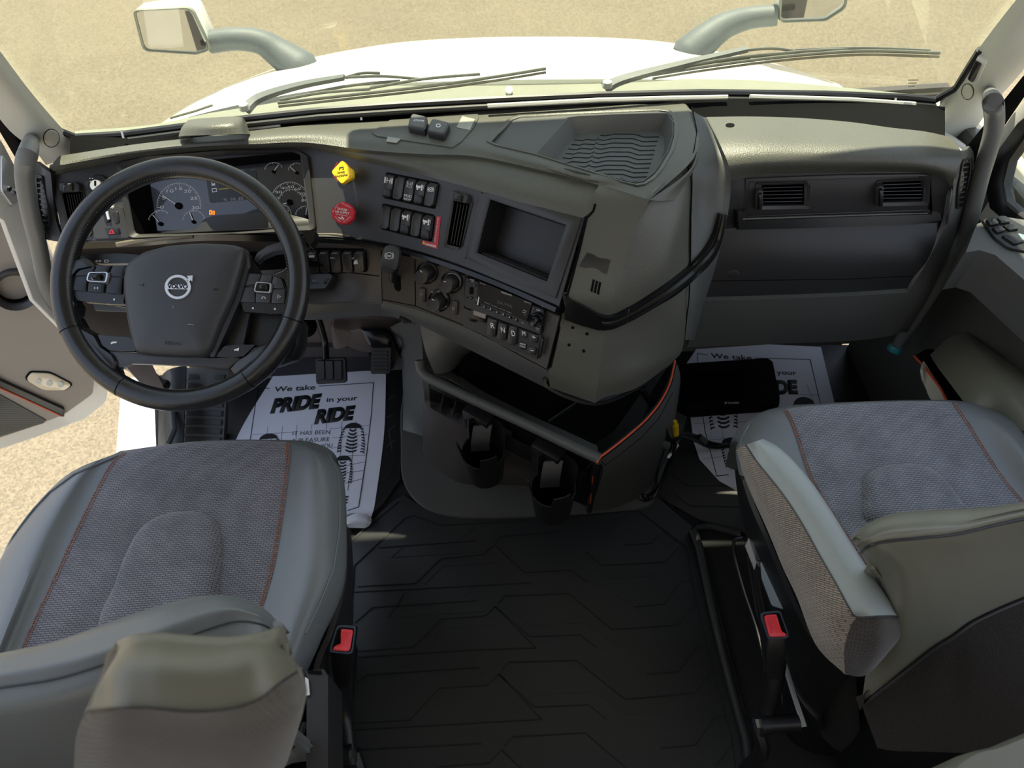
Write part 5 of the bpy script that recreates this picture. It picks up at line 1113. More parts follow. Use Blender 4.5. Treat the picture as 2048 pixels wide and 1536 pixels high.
# thumb buttons
def pod(q, rows, frame_q, label):
    o = wpuff('button_pod', q, [(1, -.020), (1, -.004), (.97, .0)], M['black'], r=.12)
    for pts, m, up, sym in rows:
        b = wpuff('thumb_button', pts, [(1, -.004), (1, up), (.95, up + .0015), (.9, up + .0018)], M[m], o, r=.08)
        if sym:
            cx = sum(p[0] for p in pts) / len(pts); cy = sum(p[1] for p in pts) / len(pts); P = WPn.off(up + .0019); bm = bmesh.new()
            if sym == 'dots':
                for dx, dy in ((-9, -10), (-9, 0), (-9, 10), (0, -5), (0, 5), (8, 0)): puff(P, cir(*cv(cA, [(cx + dx, cy + dy)])[0], .9, 6), [(1, 0), (1, .0008)], bm)
            elif sym == 'arc': ribbon(P, [(cv(cA, [(cx, cy)])[0][0] + 3.4 * math.cos(math.radians(a)), cv(cA, [(cx, cy)])[0][1] - 3 * math.sin(math.radians(a))) for a in range(-30, 211, 30)], .0009, .0008, bm)
            elif sym == 'mark': puff(P, cv(cA, [(cx - 8, cy - 2), (cx + 2, cy - 7), (cx + 2, cy + 7), (cx - 8, cy + 3)]), [(1, 0), (1, .0008)], bm)
            elif sym == 'pair':
                for dx in (-10, 6): ribbon(P, cv(cA, [(cx + dx, cy - 6), (cx + dx - 6, cy), (cx + dx, cy + 6)]), .0009, .0008, bm)
            obj('symbol', bm, M['white'], b)
    ring = wpuff('silver_frame', frame_q, [(1, .0), (1, .006), (.96, .0075)], M['silver'], r=.2, P=WPn)
    i = scl(frame_q, .82); b = wpuff('scroll_well', i, [(1, .006), (1, .0080)], M['gloss'], ring, r=.15)
    cx = sum(p[0] for p in frame_q) / 4; cy = sum(p[1] for p in frame_q) / 4
    wpuff('scroll_wheel', [(cx - 18, cy - 18), (cx + 34, cy - 16), (cx + 30, cy + 20), (cx - 20, cy + 17)], [(1, .007), (.9, .014), (.6, .016)], M['gloss'], ring, r=.2)
    return ring
fq = [(530, 280), (650, 278), (636, 342), (512, 334)]
pod([(430, 300), (480, 244), (765, 234), (745, 300), (725, 462), (748, 470), (700, 466), (450, 446), (412, 384)], [
    ([(488, 248), (566, 240), (545, 296), (440, 300), (455, 268)], 'gloss', .001, None), ([(572, 240), (658, 238), (640, 276), (552, 276)], 'gloss', .001, None), ([(664, 238), (750, 236), (728, 305), (648, 300), (655, 275)], 'gloss', .001, None),
    ([(438, 304), (520, 302), (512, 390), (415, 382)], 'gloss', .0015, None), ([(522, 340), (622, 346), (615, 398), (516, 392)], 'gloss', .0015, 'pair'), ([(652, 306), (726, 310), (718, 408), (624, 400)], 'gloss', .0015, None),
    ([(418, 388), (512, 394), (524, 452), (450, 442)], 'fascia', -.002, None), ([(517, 396), (614, 402), (622, 460), (530, 452)], 'fascia', -.002, None), ([(620, 404), (715, 412), (722, 466), (628, 461)], 'fascia', -.002, 'mark')], fq, '')
text(WPn.off(.0082), '+', *cv(cA, [(540, 303), (546, 303)]), M['white'], SW, h=0); text(WPn.off(.0082), 'SET', *cv(cA, [(534, 314), (550, 314)]), M['white'], SW, h=0, hr=.0022); text(WPn.off(.0082), '-', *cv(cA, [(538, 326), (544, 326)]), M['white'], SW, h=0)
pod([(1440, 278), (1560, 288), (1655, 312), (1680, 372), (1676, 522), (1530, 518), (1425, 512), (1400, 440), (1412, 350)], [
    ([(1448, 282), (1530, 290), (1512, 345), (1425, 360)], 'airbag', .001, None), ([(1536, 292), (1596, 300), (1590, 336), (1516, 338)], 'airbag', .001, None), ([(1602, 300), (1652, 316), (1668, 374), (1600, 372), (1594, 340)], 'airbag', .001, None),
    ([(1424, 364), (1492, 366), (1498, 456), (1406, 452)], 'airbag', .0015, None), ([(1500, 400), (1588, 402), (1584, 458), (1498, 456)], 'airbag', .0015, 'arc'), ([(1600, 378), (1672, 378), (1670, 460), (1590, 460)], 'airbag', .0015, 'dots'),
    ([(1412, 458), (1540, 462), (1548, 518), (1430, 508)], 'fascia', -.002, 'mark'), ([(1546, 462), (1670, 464), (1672, 520), (1556, 520)], 'fascia', -.002, 'mark')], [(1505, 336), (1598, 342), (1590, 402), (1490, 396)], '')
tb = wpuff('horn_button', [(568, 640), (640, 648), (772, 656), (800, 742), (720, 742), (640, 735), (596, 704)], [(1, -.016), (1, -.002), (.96, .001)], M['wheel'], r=.1)
obj('horn_symbol', puff(WPn.off(.0012), cv(cA, [(648, 690), (660, 682), (684, 682), (684, 690), (664, 692), (652, 698)]), [(1, 0), (1, .0008)]), M['white'], tb)
tb = wpuff('horn_button', [(1255, 772), (1310, 708), (1390, 698), (1500, 700), (1430, 768), (1360, 780)], [(1, -.016), (1, -.002), (.96, .001)], M['wheel'], r=.1)
obj('horn_symbol', puff(WPn.off(.0012), cv(cA, [(1370, 728), (1385, 724), (1400, 718), (1396, 738), (1384, 734), (1372, 736)]), [(1, 0), (1, .0008)]), M['white'], tb)
# ================================================================== STEERING COLUMN AND STALKS
SC = thing('steering_column', 'dark column shroud with two control stalks behind the steering wheel', 'steering column', tuple(WC - WN * .1))
obj('column_shroud', puff(WPn.off(-.045), rnd(cv(cA, [(1000, 140), (1440, 160), (1480, 300), (1650, 520), (1770, 560), (1755, 720), (1720, 790), (1600, 830), (1300, 800), (1000, 780), (900, 500)]), .12), [(.7, -.10), (.9, -.08), (1, -.03), (1, 0), (.95, .008)]), M['black'], SC)
a = WC - WN * .04; b = WC + Vector((.04, .38, -.52)); bm = bmesh.new(); tube(bm, [a, a.lerp(b, .5), b], [.045, .04, .03], 16); obj('column_tube', bm, M['deep'], SC)
obj('stalk', puff(WPn.off(-.035), rnd(cv(cA, [(462, 185), (520, 170), (700, 166), (800, 172), (860, 185), (800, 225), (600, 228), (475, 222)]), .15), [(1, -.014), (1, -.004), (.96, .001)]), M['black'], SC, label='left control stalk')
LP_ = WPn.off(-.0335); bm = bmesh.new()
ringpuff(LP_, cv(cA, [(558, 212), (566, 204), (574, 212), (566, 220)]), cv(cA, [(561, 212), (566, 208), (571, 212), (566, 216)]), .0008, bm=bm); ringpuff(LP_, cv(cA, [(577, 212), (585, 204), (592, 212), (585, 220)]), cv(cA, [(580, 212), (585, 208), (589, 212), (585, 216)]), .0008, bm=bm)
ringpuff(LP_, cv(cA, [(612, 204), (632, 204), (638, 212), (632, 220), (612, 220)]), cv(cA, [(616, 207), (630, 207), (635, 212), (630, 217), (616, 217)]), .0008, bm=bm); obj('symbol', bm, M['white'], SC)
st = obj('stalk', puff(WPn.off(-.02), rnd(cv(cA, [(1480, 205), (1500, 165), (1560, 122), (1650, 95), (1740, 82), (1790, 60), (1800, 130), (1700, 148), (1600, 160), (1530, 190), (1500, 222)]), .15), [(1, -.020), (1, -.006), (.96, .0), (.8, .003)]), M['airbag'], SC, label='right control stalk')
obj('stalk_end', puff(WPn.off(-.012), rnd(cv(cA, [(1765, 50), (1800, 28), (1845, 32), (1846, 85), (1815, 132), (1795, 110)]), .2), [(1, -.022), (1, -.004), (.9, .002)]), M['gloss'], st)
# ================================================================== FLOOR COVERINGS
F0 = Plane((0, 0, 0), (0, 0, 1)); c6 = (600, 1000, .4395)
mt = thing('floor_mat', 'black rubber floor mat with stepped groove pattern between the two seats', 'floor mat', tuple(PZ(1050, 1300, 0)))
mo = cv(c6, [(200, 600), (192, 260), (200, 215), (420, 10), (470, -20), (560, 40), (640, 70), (900, 62), (1250, 50), (1500, 22), (1610, -25), (1790, 130), (1830, 200), (1900, 480), (2010, 900), (2060, 1100), (2060, 1400), (240, 1400), (225, 900)])
obj('mat_sheet', puff(F0, mo, [(1, -.004), (1, .004), (.995, .006)]), M['rubber'], mt)
MP = Plane((0, 0, .006), (0, 0, 1))
lines = [[(358, 218), (800, 185)], [(262, 395), (525, 380), (640, 268), (835, 247), (877, 207)], [(248, 420), (1050, 377)], [(250, 560), (330, 490), (810, 457)], [(245, 690), (515, 670), (640, 542), (845, 526), (888, 485)],
 [(248, 716), (800, 682), (1073, 673)], [(222, 870), (305, 795), (817, 762)], [(218, 1018), (500, 1002), (635, 857), (852, 843), (905, 792)], [(225, 1048), (1100, 998)], [(258, 1160), (282, 1136), (828, 1108)], [(625, 1215), (860, 1197), (918, 1137), (1005, 1220)],
 [(890, 195), (918, 165), (1190, 147)], [(885, 205), (1020, 330), (1235, 320), (1310, 375)], [(900, 472), (930, 437), (1225, 427), (1420, 590), (1720, 570), (1805, 465)], [(888, 485), (1045, 622), (1275, 614), (1350, 672)], [(888, 485), (1073, 673)],
 [(913, 780), (950, 738), (1257, 730), (1480, 908), (1800, 878), (1878, 768)], [(905, 792), (1068, 943), (1315, 932), (1395, 1000)], [(905, 792), (1100, 998)], [(928, 1125), (968, 1078), (1298, 1060), (1485, 1220)], [(1475, 205), (1600, 197), (1630, 160)],
 [(1300, 235), (1375, 298), (1660, 283), (1725, 212)], [(1520, 487), (1660, 473), (1735, 370), (1778, 366)], [(1578, 793), (1722, 780), (1810, 660), (1852, 657)], [(1643, 1130), (1800, 1115), (1890, 985), (1935, 982)], [(1890, 1215), (1970, 1110)],
 [(230, 560), (240, 420), (247, 300), (480, 80), (520, 72), (640, 115), (1050, 95)], [(1230, 80), (1500, 50), (1545, 52), (1760, 215), (1800, 440), (1880, 770), (1965, 1080), (1985, 1230)], [(450, 5), (200, 215)]]
for l in lines:
    obj('groove', ribbon(MP, cv(c6, l), .0030, .0014), M['groove'], mt)
fine = [[(415, 262), (830, 235)], [(415, 262), (470, 215)], [(565, 385), (650, 300), (900, 285)], [(735, 178), (790, 125)], [(740, 445), (800, 390)], [(400, 535), (850, 505)], [(400, 535), (470, 430)], [(570, 680), (640, 580), (880, 565)], [(735, 750), (800, 685)], [(370, 850), (830, 820)], [(370, 850), (450, 730)],
 [(560, 1005), (655, 905), (890, 890)], [(740, 1090), (810, 1020)], [(1290, 235), (1390, 358), (1770, 332)], [(930, 490), (1045, 566), (1310, 558), (1430, 658), (1840, 625)], [(950, 770), (1070, 885), (1345, 872), (1490, 980), (1920, 942)], [(970, 1130), (1060, 1200)], [(1580, 530), (1400, 400)]]
for l in fine: obj('ridge', ribbon(MP, cv(c6, l), .0016, .0008), M['rubber'], mt)
# thick rolled edge of the mat on the right
bm = bmesh.new(); tube(bm, [PZ(x, y, .012) for x, y in [(1386, 1062), (1400, 1100), (1430, 1240), (1462, 1370), (1492, 1480), (1502, 1560)]], .012, 10); obj('rolled_edge', bm, M['rubber'], mt)
bm = bmesh.new(); tube(bm, [PZ(x, y, .010) for x, y in [(1386, 1068), (1392, 1055), (1420, 1052), (1455, 1062), (1480, 1068)]], .010, 10); obj('rolled_edge', bm, M['rubber'], mt)
def flatmat(name, label, outl, mm, h=.004, lines=(), lw=.003, loc=None):
    t = thing(name, label, 'floor mat', tuple(PZ(*outl[0], 0))); obj('mat_sheet', puff(F0, outl, [(1, -.005), (1, h), (.99, h + .002)]), mm, t)
    P = Plane((0, 0, h + .002), (0, 0, 1))
    for l in lines: obj('groove', ribbon(P, l, lw, .001), M['groove'], t)
    return t
dm_ = flatmat('floor_mat', 'black rubber mat with a raised border in the driver footwell', [(372, 742), (470, 745), (600, 742), (740, 720), (790, 690), (808, 740), (806, 860), (800, 960), (765, 1010), (700, 1060), (690, 1120), (640, 1160), (440, 1150), (360, 1000)], M['rubber'], .002,
    [[(799, 700), (806, 760), (804, 860), (798, 962), (760, 1000), (690, 1058)], [(772, 780), (792, 800), (790, 900), (784, 940), (772, 955), (756, 972)], [(688, 1115), (810, 985)]])
bm = bmesh.new()
for l in ([(790, 850), (778, 862), (784, 900)], [(790, 790), (776, 800)], [(788, 880), (772, 896)], [(786, 830), (772, 836)]): ribbon(Plane((0, 0, .004), (0, 0, 1)), l, .0014, .001, bm)
obj('fine_ridge', bm, M['padgrey'], dm_, kind='stuff')
flatmat('floor_mat', 'black rubber mat under the paper sheet in the passenger footwell', [(1330, 860), (1360, 700), (1560, 690), (1790, 690), (1900, 860), (1500, 1070), (1400, 1040), (1300, 985)], M['rubber'], .001,
    [[(1308, 978), (1390, 1058)], [(1330, 940), (1375, 972), (1440, 972), (1480, 975)], [(1350, 990), (1380, 1012), (1480, 1014)], [(1320, 900), (1350, 935)]])
# ---- plastic base plate (doghouse foot) under the console
dg = thing('console_base', 'smooth dark plastic foot plate under the centre console', 'base plate', tuple(PZ(1050, 1000, .01)))
obj('plate', puff(F0, smoothpoly([(806, 800), (803, 900), (806, 960), (830, 1003), (875, 1030), (950, 1040), (1080, 1036), (1200, 1028), (1285, 1020), (1310, 1000), (1335, 940), (1370, 850), (1370, 740), (1100, 700), (850, 690)], 60), [(1, .001), (1, .010), (.992, .014)]), M['padgrey'], dg)
wl = obj('side_shell', patch([[PZ(*p) for p in ((780, 655, .24), (800, 700, .16), (806, 780, .06), (806, 860, .015))], [PZ(*p) for p in ((812, 640, .34), (822, 700, .26), (828, 790, .14), (838, 870, .02))], [PZ(*p) for p in ((840, 640, .44), (845, 700, .36), (848, 790, .2), (856, 880, .02))]], nu=16, nv=8, thick=.01), M['padgrey'], dg)
# ================================================================== FOOTWELL TRIM (driver): heater box, toe panel
ft_ = thing('heater_box', 'brownish grey moulded housing above the pedals', 'housing', tuple(PY(700, 680, 1.5)))
BP = Plane((0, 1.5, .1), (0, -1, .1))
hbp = obj('housing', puff(BP, [(380, 620), (836, 630), (836, 668), (795, 672), (780, 680), (775, 735), (380, 740)], [(1, -.02), (1, 0), (.99, .004)]), mat('brown_grey_plastic', (92, 82, 78), .55, bump=.2, bscale=600), ft_)
obj('duct_cover', puff(BP, rnd([(665, 636), (700, 640), (724, 636), (800, 640), (832, 645), (832, 665), (790, 668), (770, 690), (724, 684), (690, 672), (668, 680)], .15), [(1, .0), (1, .03), (.94, .045), (.8, .05)]), mat('brown_grey_plastic_2', (104, 92, 84), .5), ft_)
obj('panel_gap', puff(BP, [(664, 640), (669, 640), (672, 684), (666, 684)], [(1, .004), (1, .006)]), M['deep'], ft_)
obj('toe_step', puff(BP, [(600, 683), (740, 684), (742, 703), (604, 704)], [(1, 0), (1, .018), (.96, .024)]), M['lowfascia'], ft_)
obj('toe_panel', puff(BP, [(560, 704), (780, 700), (790, 745), (540, 748)], [(1, 0), (1, .010)]), M['black'], ft_)
# ================================================================== PEDALS
pd = thing('brake_pedal', 'black brake pedal with three vertical pads hanging above the paper sheet', 'pedal', tuple(PY(660, 740, 1.36)))
BPp = Plane(PY(660, 740, 1.36), (0, -.75, .66))
cP = (550, 580, .2083)
obj('pedal_plate', puff(BPp, rnd(cv(cP, [(385, 655), (680, 650), (690, 890), (395, 908)]), .1), [(1, -.012), (1, -.001), (.96, .002)]), M['rubber'], pd)
for k in range(3): obj('pedal_pad', puff(BPp, rnd(cv(cP, [(402 + k * 85, 672), (480 + k * 82, 672), (484 + k * 82, 860), (412 + k * 82, 866)]), .08), [(1, .0), (1, .006), (.93, .009)]), M['black'], pd)
bm = bmesh.new(); tube(bm, cr([PY(*cv(cP, [(415, 270)])[0], 1.46), PY(*cv(cP, [(455, 400)])[0], 1.44), PY(*cv(cP, [(482, 520)])[0], 1.42), PY(*cv(cP, [(490, 670)])[0], 1.38)], 12), .010, 10); obj('pedal_arm', bm, M['gloss'], pd)
pa_ = thing('accelerator_pedal', 'black ribbed accelerator pedal with its hinge, right of the brake pedal', 'pedal', tuple(PY(762, 720, 1.36)))
APp = Plane(PY(762, 720, 1.38), (0, -.75, .66))
obj('pedal_plate', puff(APp, rnd(cv(cP, [(930, 550), (1120, 545), (1108, 790), (1090, 805), (930, 808), (918, 790)]), .08), [(1, -.012), (1, -.001), (.96, .002)]), M['rubber'], pa_)
for k in range(6): obj('tread_rib', puff(APp, cv(cP, [(945, 590 + k * 34), (1090, 588 + k * 34), (1088, 606 + k * 34), (945, 608 + k * 34)]), [(1, 0), (1, .004), (.9, .006)]), M['black'], pa_)
obj('hinge', puff(APp.off(-.01), rnd(cv(cP, [(815, 360), (980, 355), (1060, 370), (1135, 470), (1110, 545), (910, 550), (870, 480)]), .12), [(1, -.02), (1, 0), (.9, .012), (.7, .016)]), M['gloss'], pa_)
bm = bmesh.new(); tube(bm, cr([PY(*cv(cP, [(1000, 380)])[0], 1.44), PY(*cv(cP, [(1110, 440)])[0], 1.42), PY(*cv(cP, [(1160, 540)])[0], 1.38), PZ(*cv(cP, [(1240, 690)])[0], .02), PZ(*cv(cP, [(1262, 900)])[0], .012), PZ(*cv(cP, [(1250, 1300)])[0], .012)], 30), .006, 8); obj('cable', bm, M['deep'], pa_)
fr__ = thing('footrest', 'ribbed grey rubber footrest at the left of the driver footwell, seen through the wheel', 'footrest', tuple(PZ(410, 820, .05)))
fs_ = obj('slope', ppatch([[(372, 735, .14), (415, 738, .14), (458, 742, .12)], [(366, 800, .08), (410, 802, .08), (452, 806, .07)], [(364, 892, .015), (405, 892, .015), (446, 892, .012)]], nu=8, nv=16, thick=.03), M['padgrey'], fr__)
FSs = Surf(fs_)
for k in range(8):
    y = 748 + k * 18; obj('tread_rib', puff(FSs, [(376 - k, y), (452 - k * 1.2, y + 2), (451 - k * 1.2, y + 13), (375 - k, y + 11)], raised(.006, .9)), M['fascia'], fr__)
obj('side_wall', ppatch([[(318, 760, .16), (335, 740, .2), (372, 730, .2)], [(316, 900, .05), (340, 895, .10), (366, 893, .10)]], nu=8, nv=6, thick=.01), M['black'], fr__)
bm = bmesh.new(); tube(bm, [PZ(x, y, .16) for x, y in ((345, 745), (342, 800), (348, 860), (335, 890))], .009, 8); obj('trim_rod', bm, M['padgrey'], fr__)
# ================================================================== PAPER MATS
def paper_text(P, t, c, items):
    for s, a, b, hr, bold, it in items: text(P, s, *cv(c, [a, b]), M['ink'], t, hr=hr, bold=bold, italic=it, h=.0003, depth=.0005, name='print')
def boot(P, t, quad_, full=True):
    """boot sole print inside pixel quad (tl,tr,br,bl)"""
    Q = lambda u, v: quad(*quad_, u, v); K = [(1, .0002), (1, .0009)]; bm = bmesh.new()
    puff(P, [Q(.5 + .42 * math.cos(a) * 1.0, .165 - .165 * math.sin(a)) for a in [PI * i / 12 for i in range(13)]], K, bm)
    if full:
        for k in range(9):
            v = .17 + k * .085; w_ = .5 * (1 - .12 * abs(v - .45)); 
            for s in (-1, 1):
                x0 = .5 + s * (.30 + .10 * math.sin(PI * v)); x1 = .5 + s * (.44 + .08 * math.sin(PI * (v * .9)))
                puff(P, [Q(x0, v), Q(x1, v + .01), Q(x1, v + .045), Q(x0, v + .035)], K, bm)
                puff(P, [Q(x1 - s * .04, v + .02), Q(x1, v + .02), Q(x1, v + .07), Q(x1 - s * .04, v + .07)], K, bm)
        for k in range(7):
            v = .18 + k * .105; hw = .13 + .09 * math.sin(PI * (v - .1))
            puff(P, [Q(.5 - hw, v), Q(.5 - hw * .3, v + .045), Q(.5 + hw * .3, v + .045), Q(.5 + hw, v), Q(.5 + hw, v + .05), Q(.5 + hw * .3, v + .095), Q(.5 - hw * .3, v + .095), Q(.5 - hw, v + .05)], K, bm)
    obj('boot_print', bm, M['ink'], t)
cM = (450, 730, .228)
pm = thing('paper_mat', 'white printed paper mat in the driver footwell, its near corner curled up', 'paper mat', tuple(PZ(620, 880, .006)))
e_t = cv(cM, [(430, 85), (620, 88), (800, 78), (1000, 70), (1180, 55), (1300, 55), (1412, 85)])
e_m = cv(cM, [(100, 650), (300, 650), (560, 640), (780, 640), (1000, 640), (1200, 660), (1395, 600)])
e_2 = cv(cM, [(-60, 1250), (150, 1260), (400, 1250), (700, 1240), (950, 1250), (1150, 1270), (1320, 1180)])
e_b = cv(cM, [(-80, 1340), (150, 1350), (400, 1340), (700, 1360), (1010, 1340), (1120, 1300), (1285, 1330)])
L0 = [[PZ(x, y, .0068) for x, y in r] for r in (e_t, e_m, e_2)]
L0.append([PZ(x, y, .0068 + (.012 if i > 3 else 0)) for i, (x, y) in enumerate(e_b)])
pb = obj('sheet', patch(L0, nu=40, nv=40, thick=-.0006), M['paper'], pm)
# curl
cu = [[PZ(*p) for p in r] for r in ([(668, 1050, .018), (685, 1038, .024), (712, 1027, .030), (732, 1028, .026), (743, 1036, .018)], [(672, 1056, .030), (690, 1046, .036), (714, 1040, .040), (733, 1041, .034), (742, 1046, .022)], [(676, 1062, .014), (694, 1056, .016), (714, 1056, .016), (730, 1056, .014), (738, 1052, .010)])]
obj('curled_edge', patch(cu, nu=16, nv=10, thick=.0008), M['paper'], pm)
PP0 = Plane((0, 0, .0076), (0, 0, 1))
paper_text(PP0, pm, cM, [('We take', (430, 236), (790, 215), .020, .012, 0), ('PRIDE', (395, 418), (845, 368), .050, .07, .22), ('in your', (890, 325), (1162, 308), .018, .012, 0), ('RIDE', (780, 512), (1145, 470), .048, .07, .22),
    ('IT HAS BEEN', (590, 618), (918, 606), .0150, -.012, 0), ('A PLEASURE', (578, 684), (914, 668), .0150, -.012, 0), ('YOU', (838, 730), (936, 725), .0150, -.012, 0), ('TE', (985, 1222), (1080, 1210), .022, .025, .15), ('S', (1000, 1318), (1036, 1312), .022, .025, .15)])
for l in ([(392, 206), (288, 198), (218, 680), (120, 1330)], [(824, 186), (1302, 155), (1285, 420), (1240, 800), (1172, 1245), (1076, 1277)]): obj('border_line', ribbon(PP0, dense(cv(cM, l), 14), .0022, .0006), M['ink'], pm)
bm = bmesh.new()
for l in ([(375, 545), (360, 680)], [(505, 535), (490, 680)], [(632, 525), (620, 680)], [(765, 518), (755, 560)], [(892, 515), (888, 560)], [(1024, 500), (1015, 700), (1000, 1000)], [(1150, 490), (1110, 850), (1075, 1100)], [(240, 610), (600, 590)], [(920, 560), (1265, 530)], [(940, 640), (1250, 610)], [(930, 730), (1240, 695)], [(1000, 800), (1235, 790)], [(1020, 890), (1225, 850)], [(1040, 1040), (1200, 1000)], [(1040, 950), (1215, 925)]): ribbon(PP0, dense(cv(cM, l), 20), .0010, .0004, bm)
obj('grid_lines', bm, M['inkthin'], pm)
boot(PP0, pm, cv(cM, [(1040, 510), (1215, 505), (1225, 800), (975, 790)])); boot(PP0, pm, cv(cM, [(290, 610), (480, 595), (470, 880), (270, 880)])); boot(PP0, pm, cv(cM, [(960, 800), (1120, 790), (1110, 1060), (900, 1060)]))
cN = (1250, 550, .3906)
p2 = thing('paper_mat', 'white printed paper mat in the shaded passenger footwell, half under the tablet', 'paper mat', tuple(PZ(1500, 830, .006)))
obj('sheet', puff(F0, cv(cN, [(378, 365), (600, 355), (1000, 375), (1070, 665), (1080, 1000), (700, 1100), (560, 1105), (480, 1060), (380, 950), (350, 860), (300, 480)]), [(1, .0056), (1, .0064)]), M['paper'], p2)
PP1 = Plane((0, 0, .0064), (0, 0, 1))
paper_text(PP1, p2, cN, [('We take', (440, 425), (650, 437), .020, .012, 0), ('PRIDE', (440, 520), (735, 530), .050, .07, .22), ('in your', (730, 508), (880, 512), .018, .012, 0), ('RIDE', (690, 608), (900, 604), .048, .07, .22), ('WR', (520, 985), (600, 990), .022, .025, .15)])
for l in ([(425, 410), (370, 402), (375, 560), (410, 800), (470, 1030), (530, 1022)], [(662, 425), (948, 433), (1010, 700)]): obj('border_line', ribbon(PP1, dense(cv(cN, l), 14), .0022, .0006), M['ink'], p2)
bm = bmesh.new()
for l in ([(350, 760), (800, 745)], [(380, 850), (600, 830)], [(480, 720), (540, 1000)], [(840, 610), (1000, 615)], [(930, 560), (985, 700)], [(400, 940), (600, 920)]): ribbon(PP1, dense(cv(cN, l), 20), .0010, .0004, bm)
obj('grid_lines', bm, M['inkthin'], p2)
boot(PP1, p2, cv(cN, [(850, 625), (975, 625), (1020, 860), (860, 860)])); boot(PP1, p2, cv(cN, [(420, 600), (560, 600), (580, 800), (440, 810)])); boot(PP1, p2, cv(cN, [(480, 835), (600, 830), (640, 1000), (520, 1000)]))
# ================================================================== TABLET
tb_ = thing('tablet_terminal', 'black tablet terminal lying on the paper mat in the passenger footwell', 'tablet', tuple(PZ(1455, 780, .01)))
TPl = Plane((0, 0, .0066), (0, 0, 1))
obj('body', puff(TPl, rnd(cv(cN, [(270, 490), (720, 460), (745, 480), (780, 660), (775, 700), (310, 735), (255, 700)]), .08), [(.97, 0), (1, .006), (1, .030), (.98, .036)]), M['deep'], tb_)
obj('screen', puff(TPl.off(.036), rnd(cv(cN, [(292, 510), (712, 482), (748, 622), (290, 655)]), .04), [(1, -.001), (1, .001)]), M['glassdark'], tb_)
text(TPl.off(.036), 'Trimble', *cv(cN, [(526, 662), (584, 659)]), M['silver'], tb_, bold=.015, h=.0012)
obj('logo', puff(TPl.off(.036), cir(*cv(cN, [(515, 656)])[0], 2.4, 6), [(1, 0), (1, .0016)]), M['silver'], tb_)
# ================================================================== CENTRE CONSOLE BIN
CB = thing('center_console', 'dark grey open console bin with two cup holders under the centre dash', 'console', tuple(PZ(1080, 950, .1)))
cC = (750, 700, .3418); rim_c = [(262, 60, .47), (268, 110, .455), (300, 150, .45), (360, 185, .45), (600, 300, .45), (900, 440, .45), (1150, 560, .45), (1318, 638, .45)]
rim3 = [PZ(*cv(cC, [(x, y)])[0], z) for x, y, z in rim_c]
bm = bmesh.new(); tube(bm, cr(rim3, 50), .0125, 12); obj('rim', bm, M['padgrey'], CB)
back_l = [PZ(*cv(cC, [(x, y)])[0], z) for x, y, z in ((262, -20, .5), (330, -40, .5), (420, -60, .5), (600, -60, .5), (760, -20, .5), (900, 0, .5), (1050, 60, .5), (1180, 180, .45))]
# tray inside the bin: ledge then dark well
led = [PZ(*cv(cC, [(x, y)])[0], z) for x, y, z in ((270, 60, .46), (285, 105, .455), (330, 140, .452), (440, 170, .452), (640, 290, .452), (900, 415, .452), (1150, 535, .452), (1310, 615, .452))]
wel = [PZ(*cv(cC, [(x, y)])[0], z) for x, y, z in ((470, -10, .44), (445, 60, .44), (430, 110, .435), (480, 150, .43), (650, 250, .43), (900, 375, .43), (1150, 490, .43), (1300, 560, .43))]
obj('inner_ledge', patch([led, wel], nu=40, nv=4, thick=.004), M['padgrey'], CB)
obj('well_floor', quadsolid([PZ(*cv(cC, [p])[0], .30) for p in ((440, 120), (1000, 470), (1230, 580), (1400, 470), (1680, 80), (1300, -150), (700, -150), (420, -40))], -.004), M['black'], CB)
obj('well_front', patch([wel, [Vector((p.x, p.y + .02, .30)) for p in wel]], nu=40, nv=2, thick=-.004), M['black'], CB)
obj('left_inner_wall', ppatch([[(838, 640, .55), (850, 700, .50), (870, 750, .45)], [(870, 640, .58), (895, 690, .54), (905, 740, .44)], [(980, 668, .60), (960, 690, .54), (930, 710, .42)]], nu=10, nv=10, thick=.006), M['padgrey'], CB)
obj('well_divider', quadsolid([PZ(*cv(cC, [p])[0], z) for p, z in (((1015, 422), .31), ((1215, 285), .31), ((1215, 275), .345), ((1012, 412), .345))], .004), M['fascia'], CB)
obj('well_back', quadsolid([PZ(*cv(cC, [p])[0], z) for p, z in (((430, -60), .52), ((1750, -60), .52), ((1750, 40), .3), ((430, -20), .3))], .004), M['deep'], CB)
# right side wall with orange piped edge
rs_t = [(1318, 640, .45), (1400, 580, .452), (1500, 500, .455), (1600, 410, .46), (1680, 310, .47), (1735, 200, .485), (1765, 70, .50)]
rs_b = [(1262, 930, .0), (1350, 940, .01), (1470, 900, .01), (1560, 850, .01), (1640, 760, .01), (1700, 640, .01), (1740, 500, .01)]
rt = [PZ(*cv(cC, [(x, y)])[0], z) for x, y, z in rs_t]; rb = [PZ(*cv(cC, [(x, y)])[0], z) for x, y, z in rs_b]
rm = [a.lerp(b, .25) + Vector((.012, 0, 0)) for a, b in zip(rt, rb)]
rw = obj('right_wall', patch([rt, rm, rb], nu=30, nv=20, thick=.010), M['padgrey'], CB); RW = Surf(rw)
obj('wall_seam', ribbon(RW, dense(cv(cC, [(1310, 700), (1420, 620), (1560, 510), (1660, 400), (1740, 250)]), 14), .0016, .0008), M['deep'], CB)
bm = bmesh.new(); pts = [p + Vector((-.006, 0, .004)) for p in rt]; tube(bm, cr(pts, 30), .0060, 8); obj('edge_trim', bm, M['black'], CB)
bm = bmesh.new(); q = [PZ(*cv(cC, [(x, y)])[0], z) for x, y, z in ((1262, 930, .02), (1275, 850, .12), (1290, 740, .28), (1298, 690, .36), (1318, 640, .45))]; tube(bm, [p + Vector((-.005, -.004, .0)) for p in cr(q, 16)], .0085, 8); obj('edge_trim', bm, M['black'], CB)
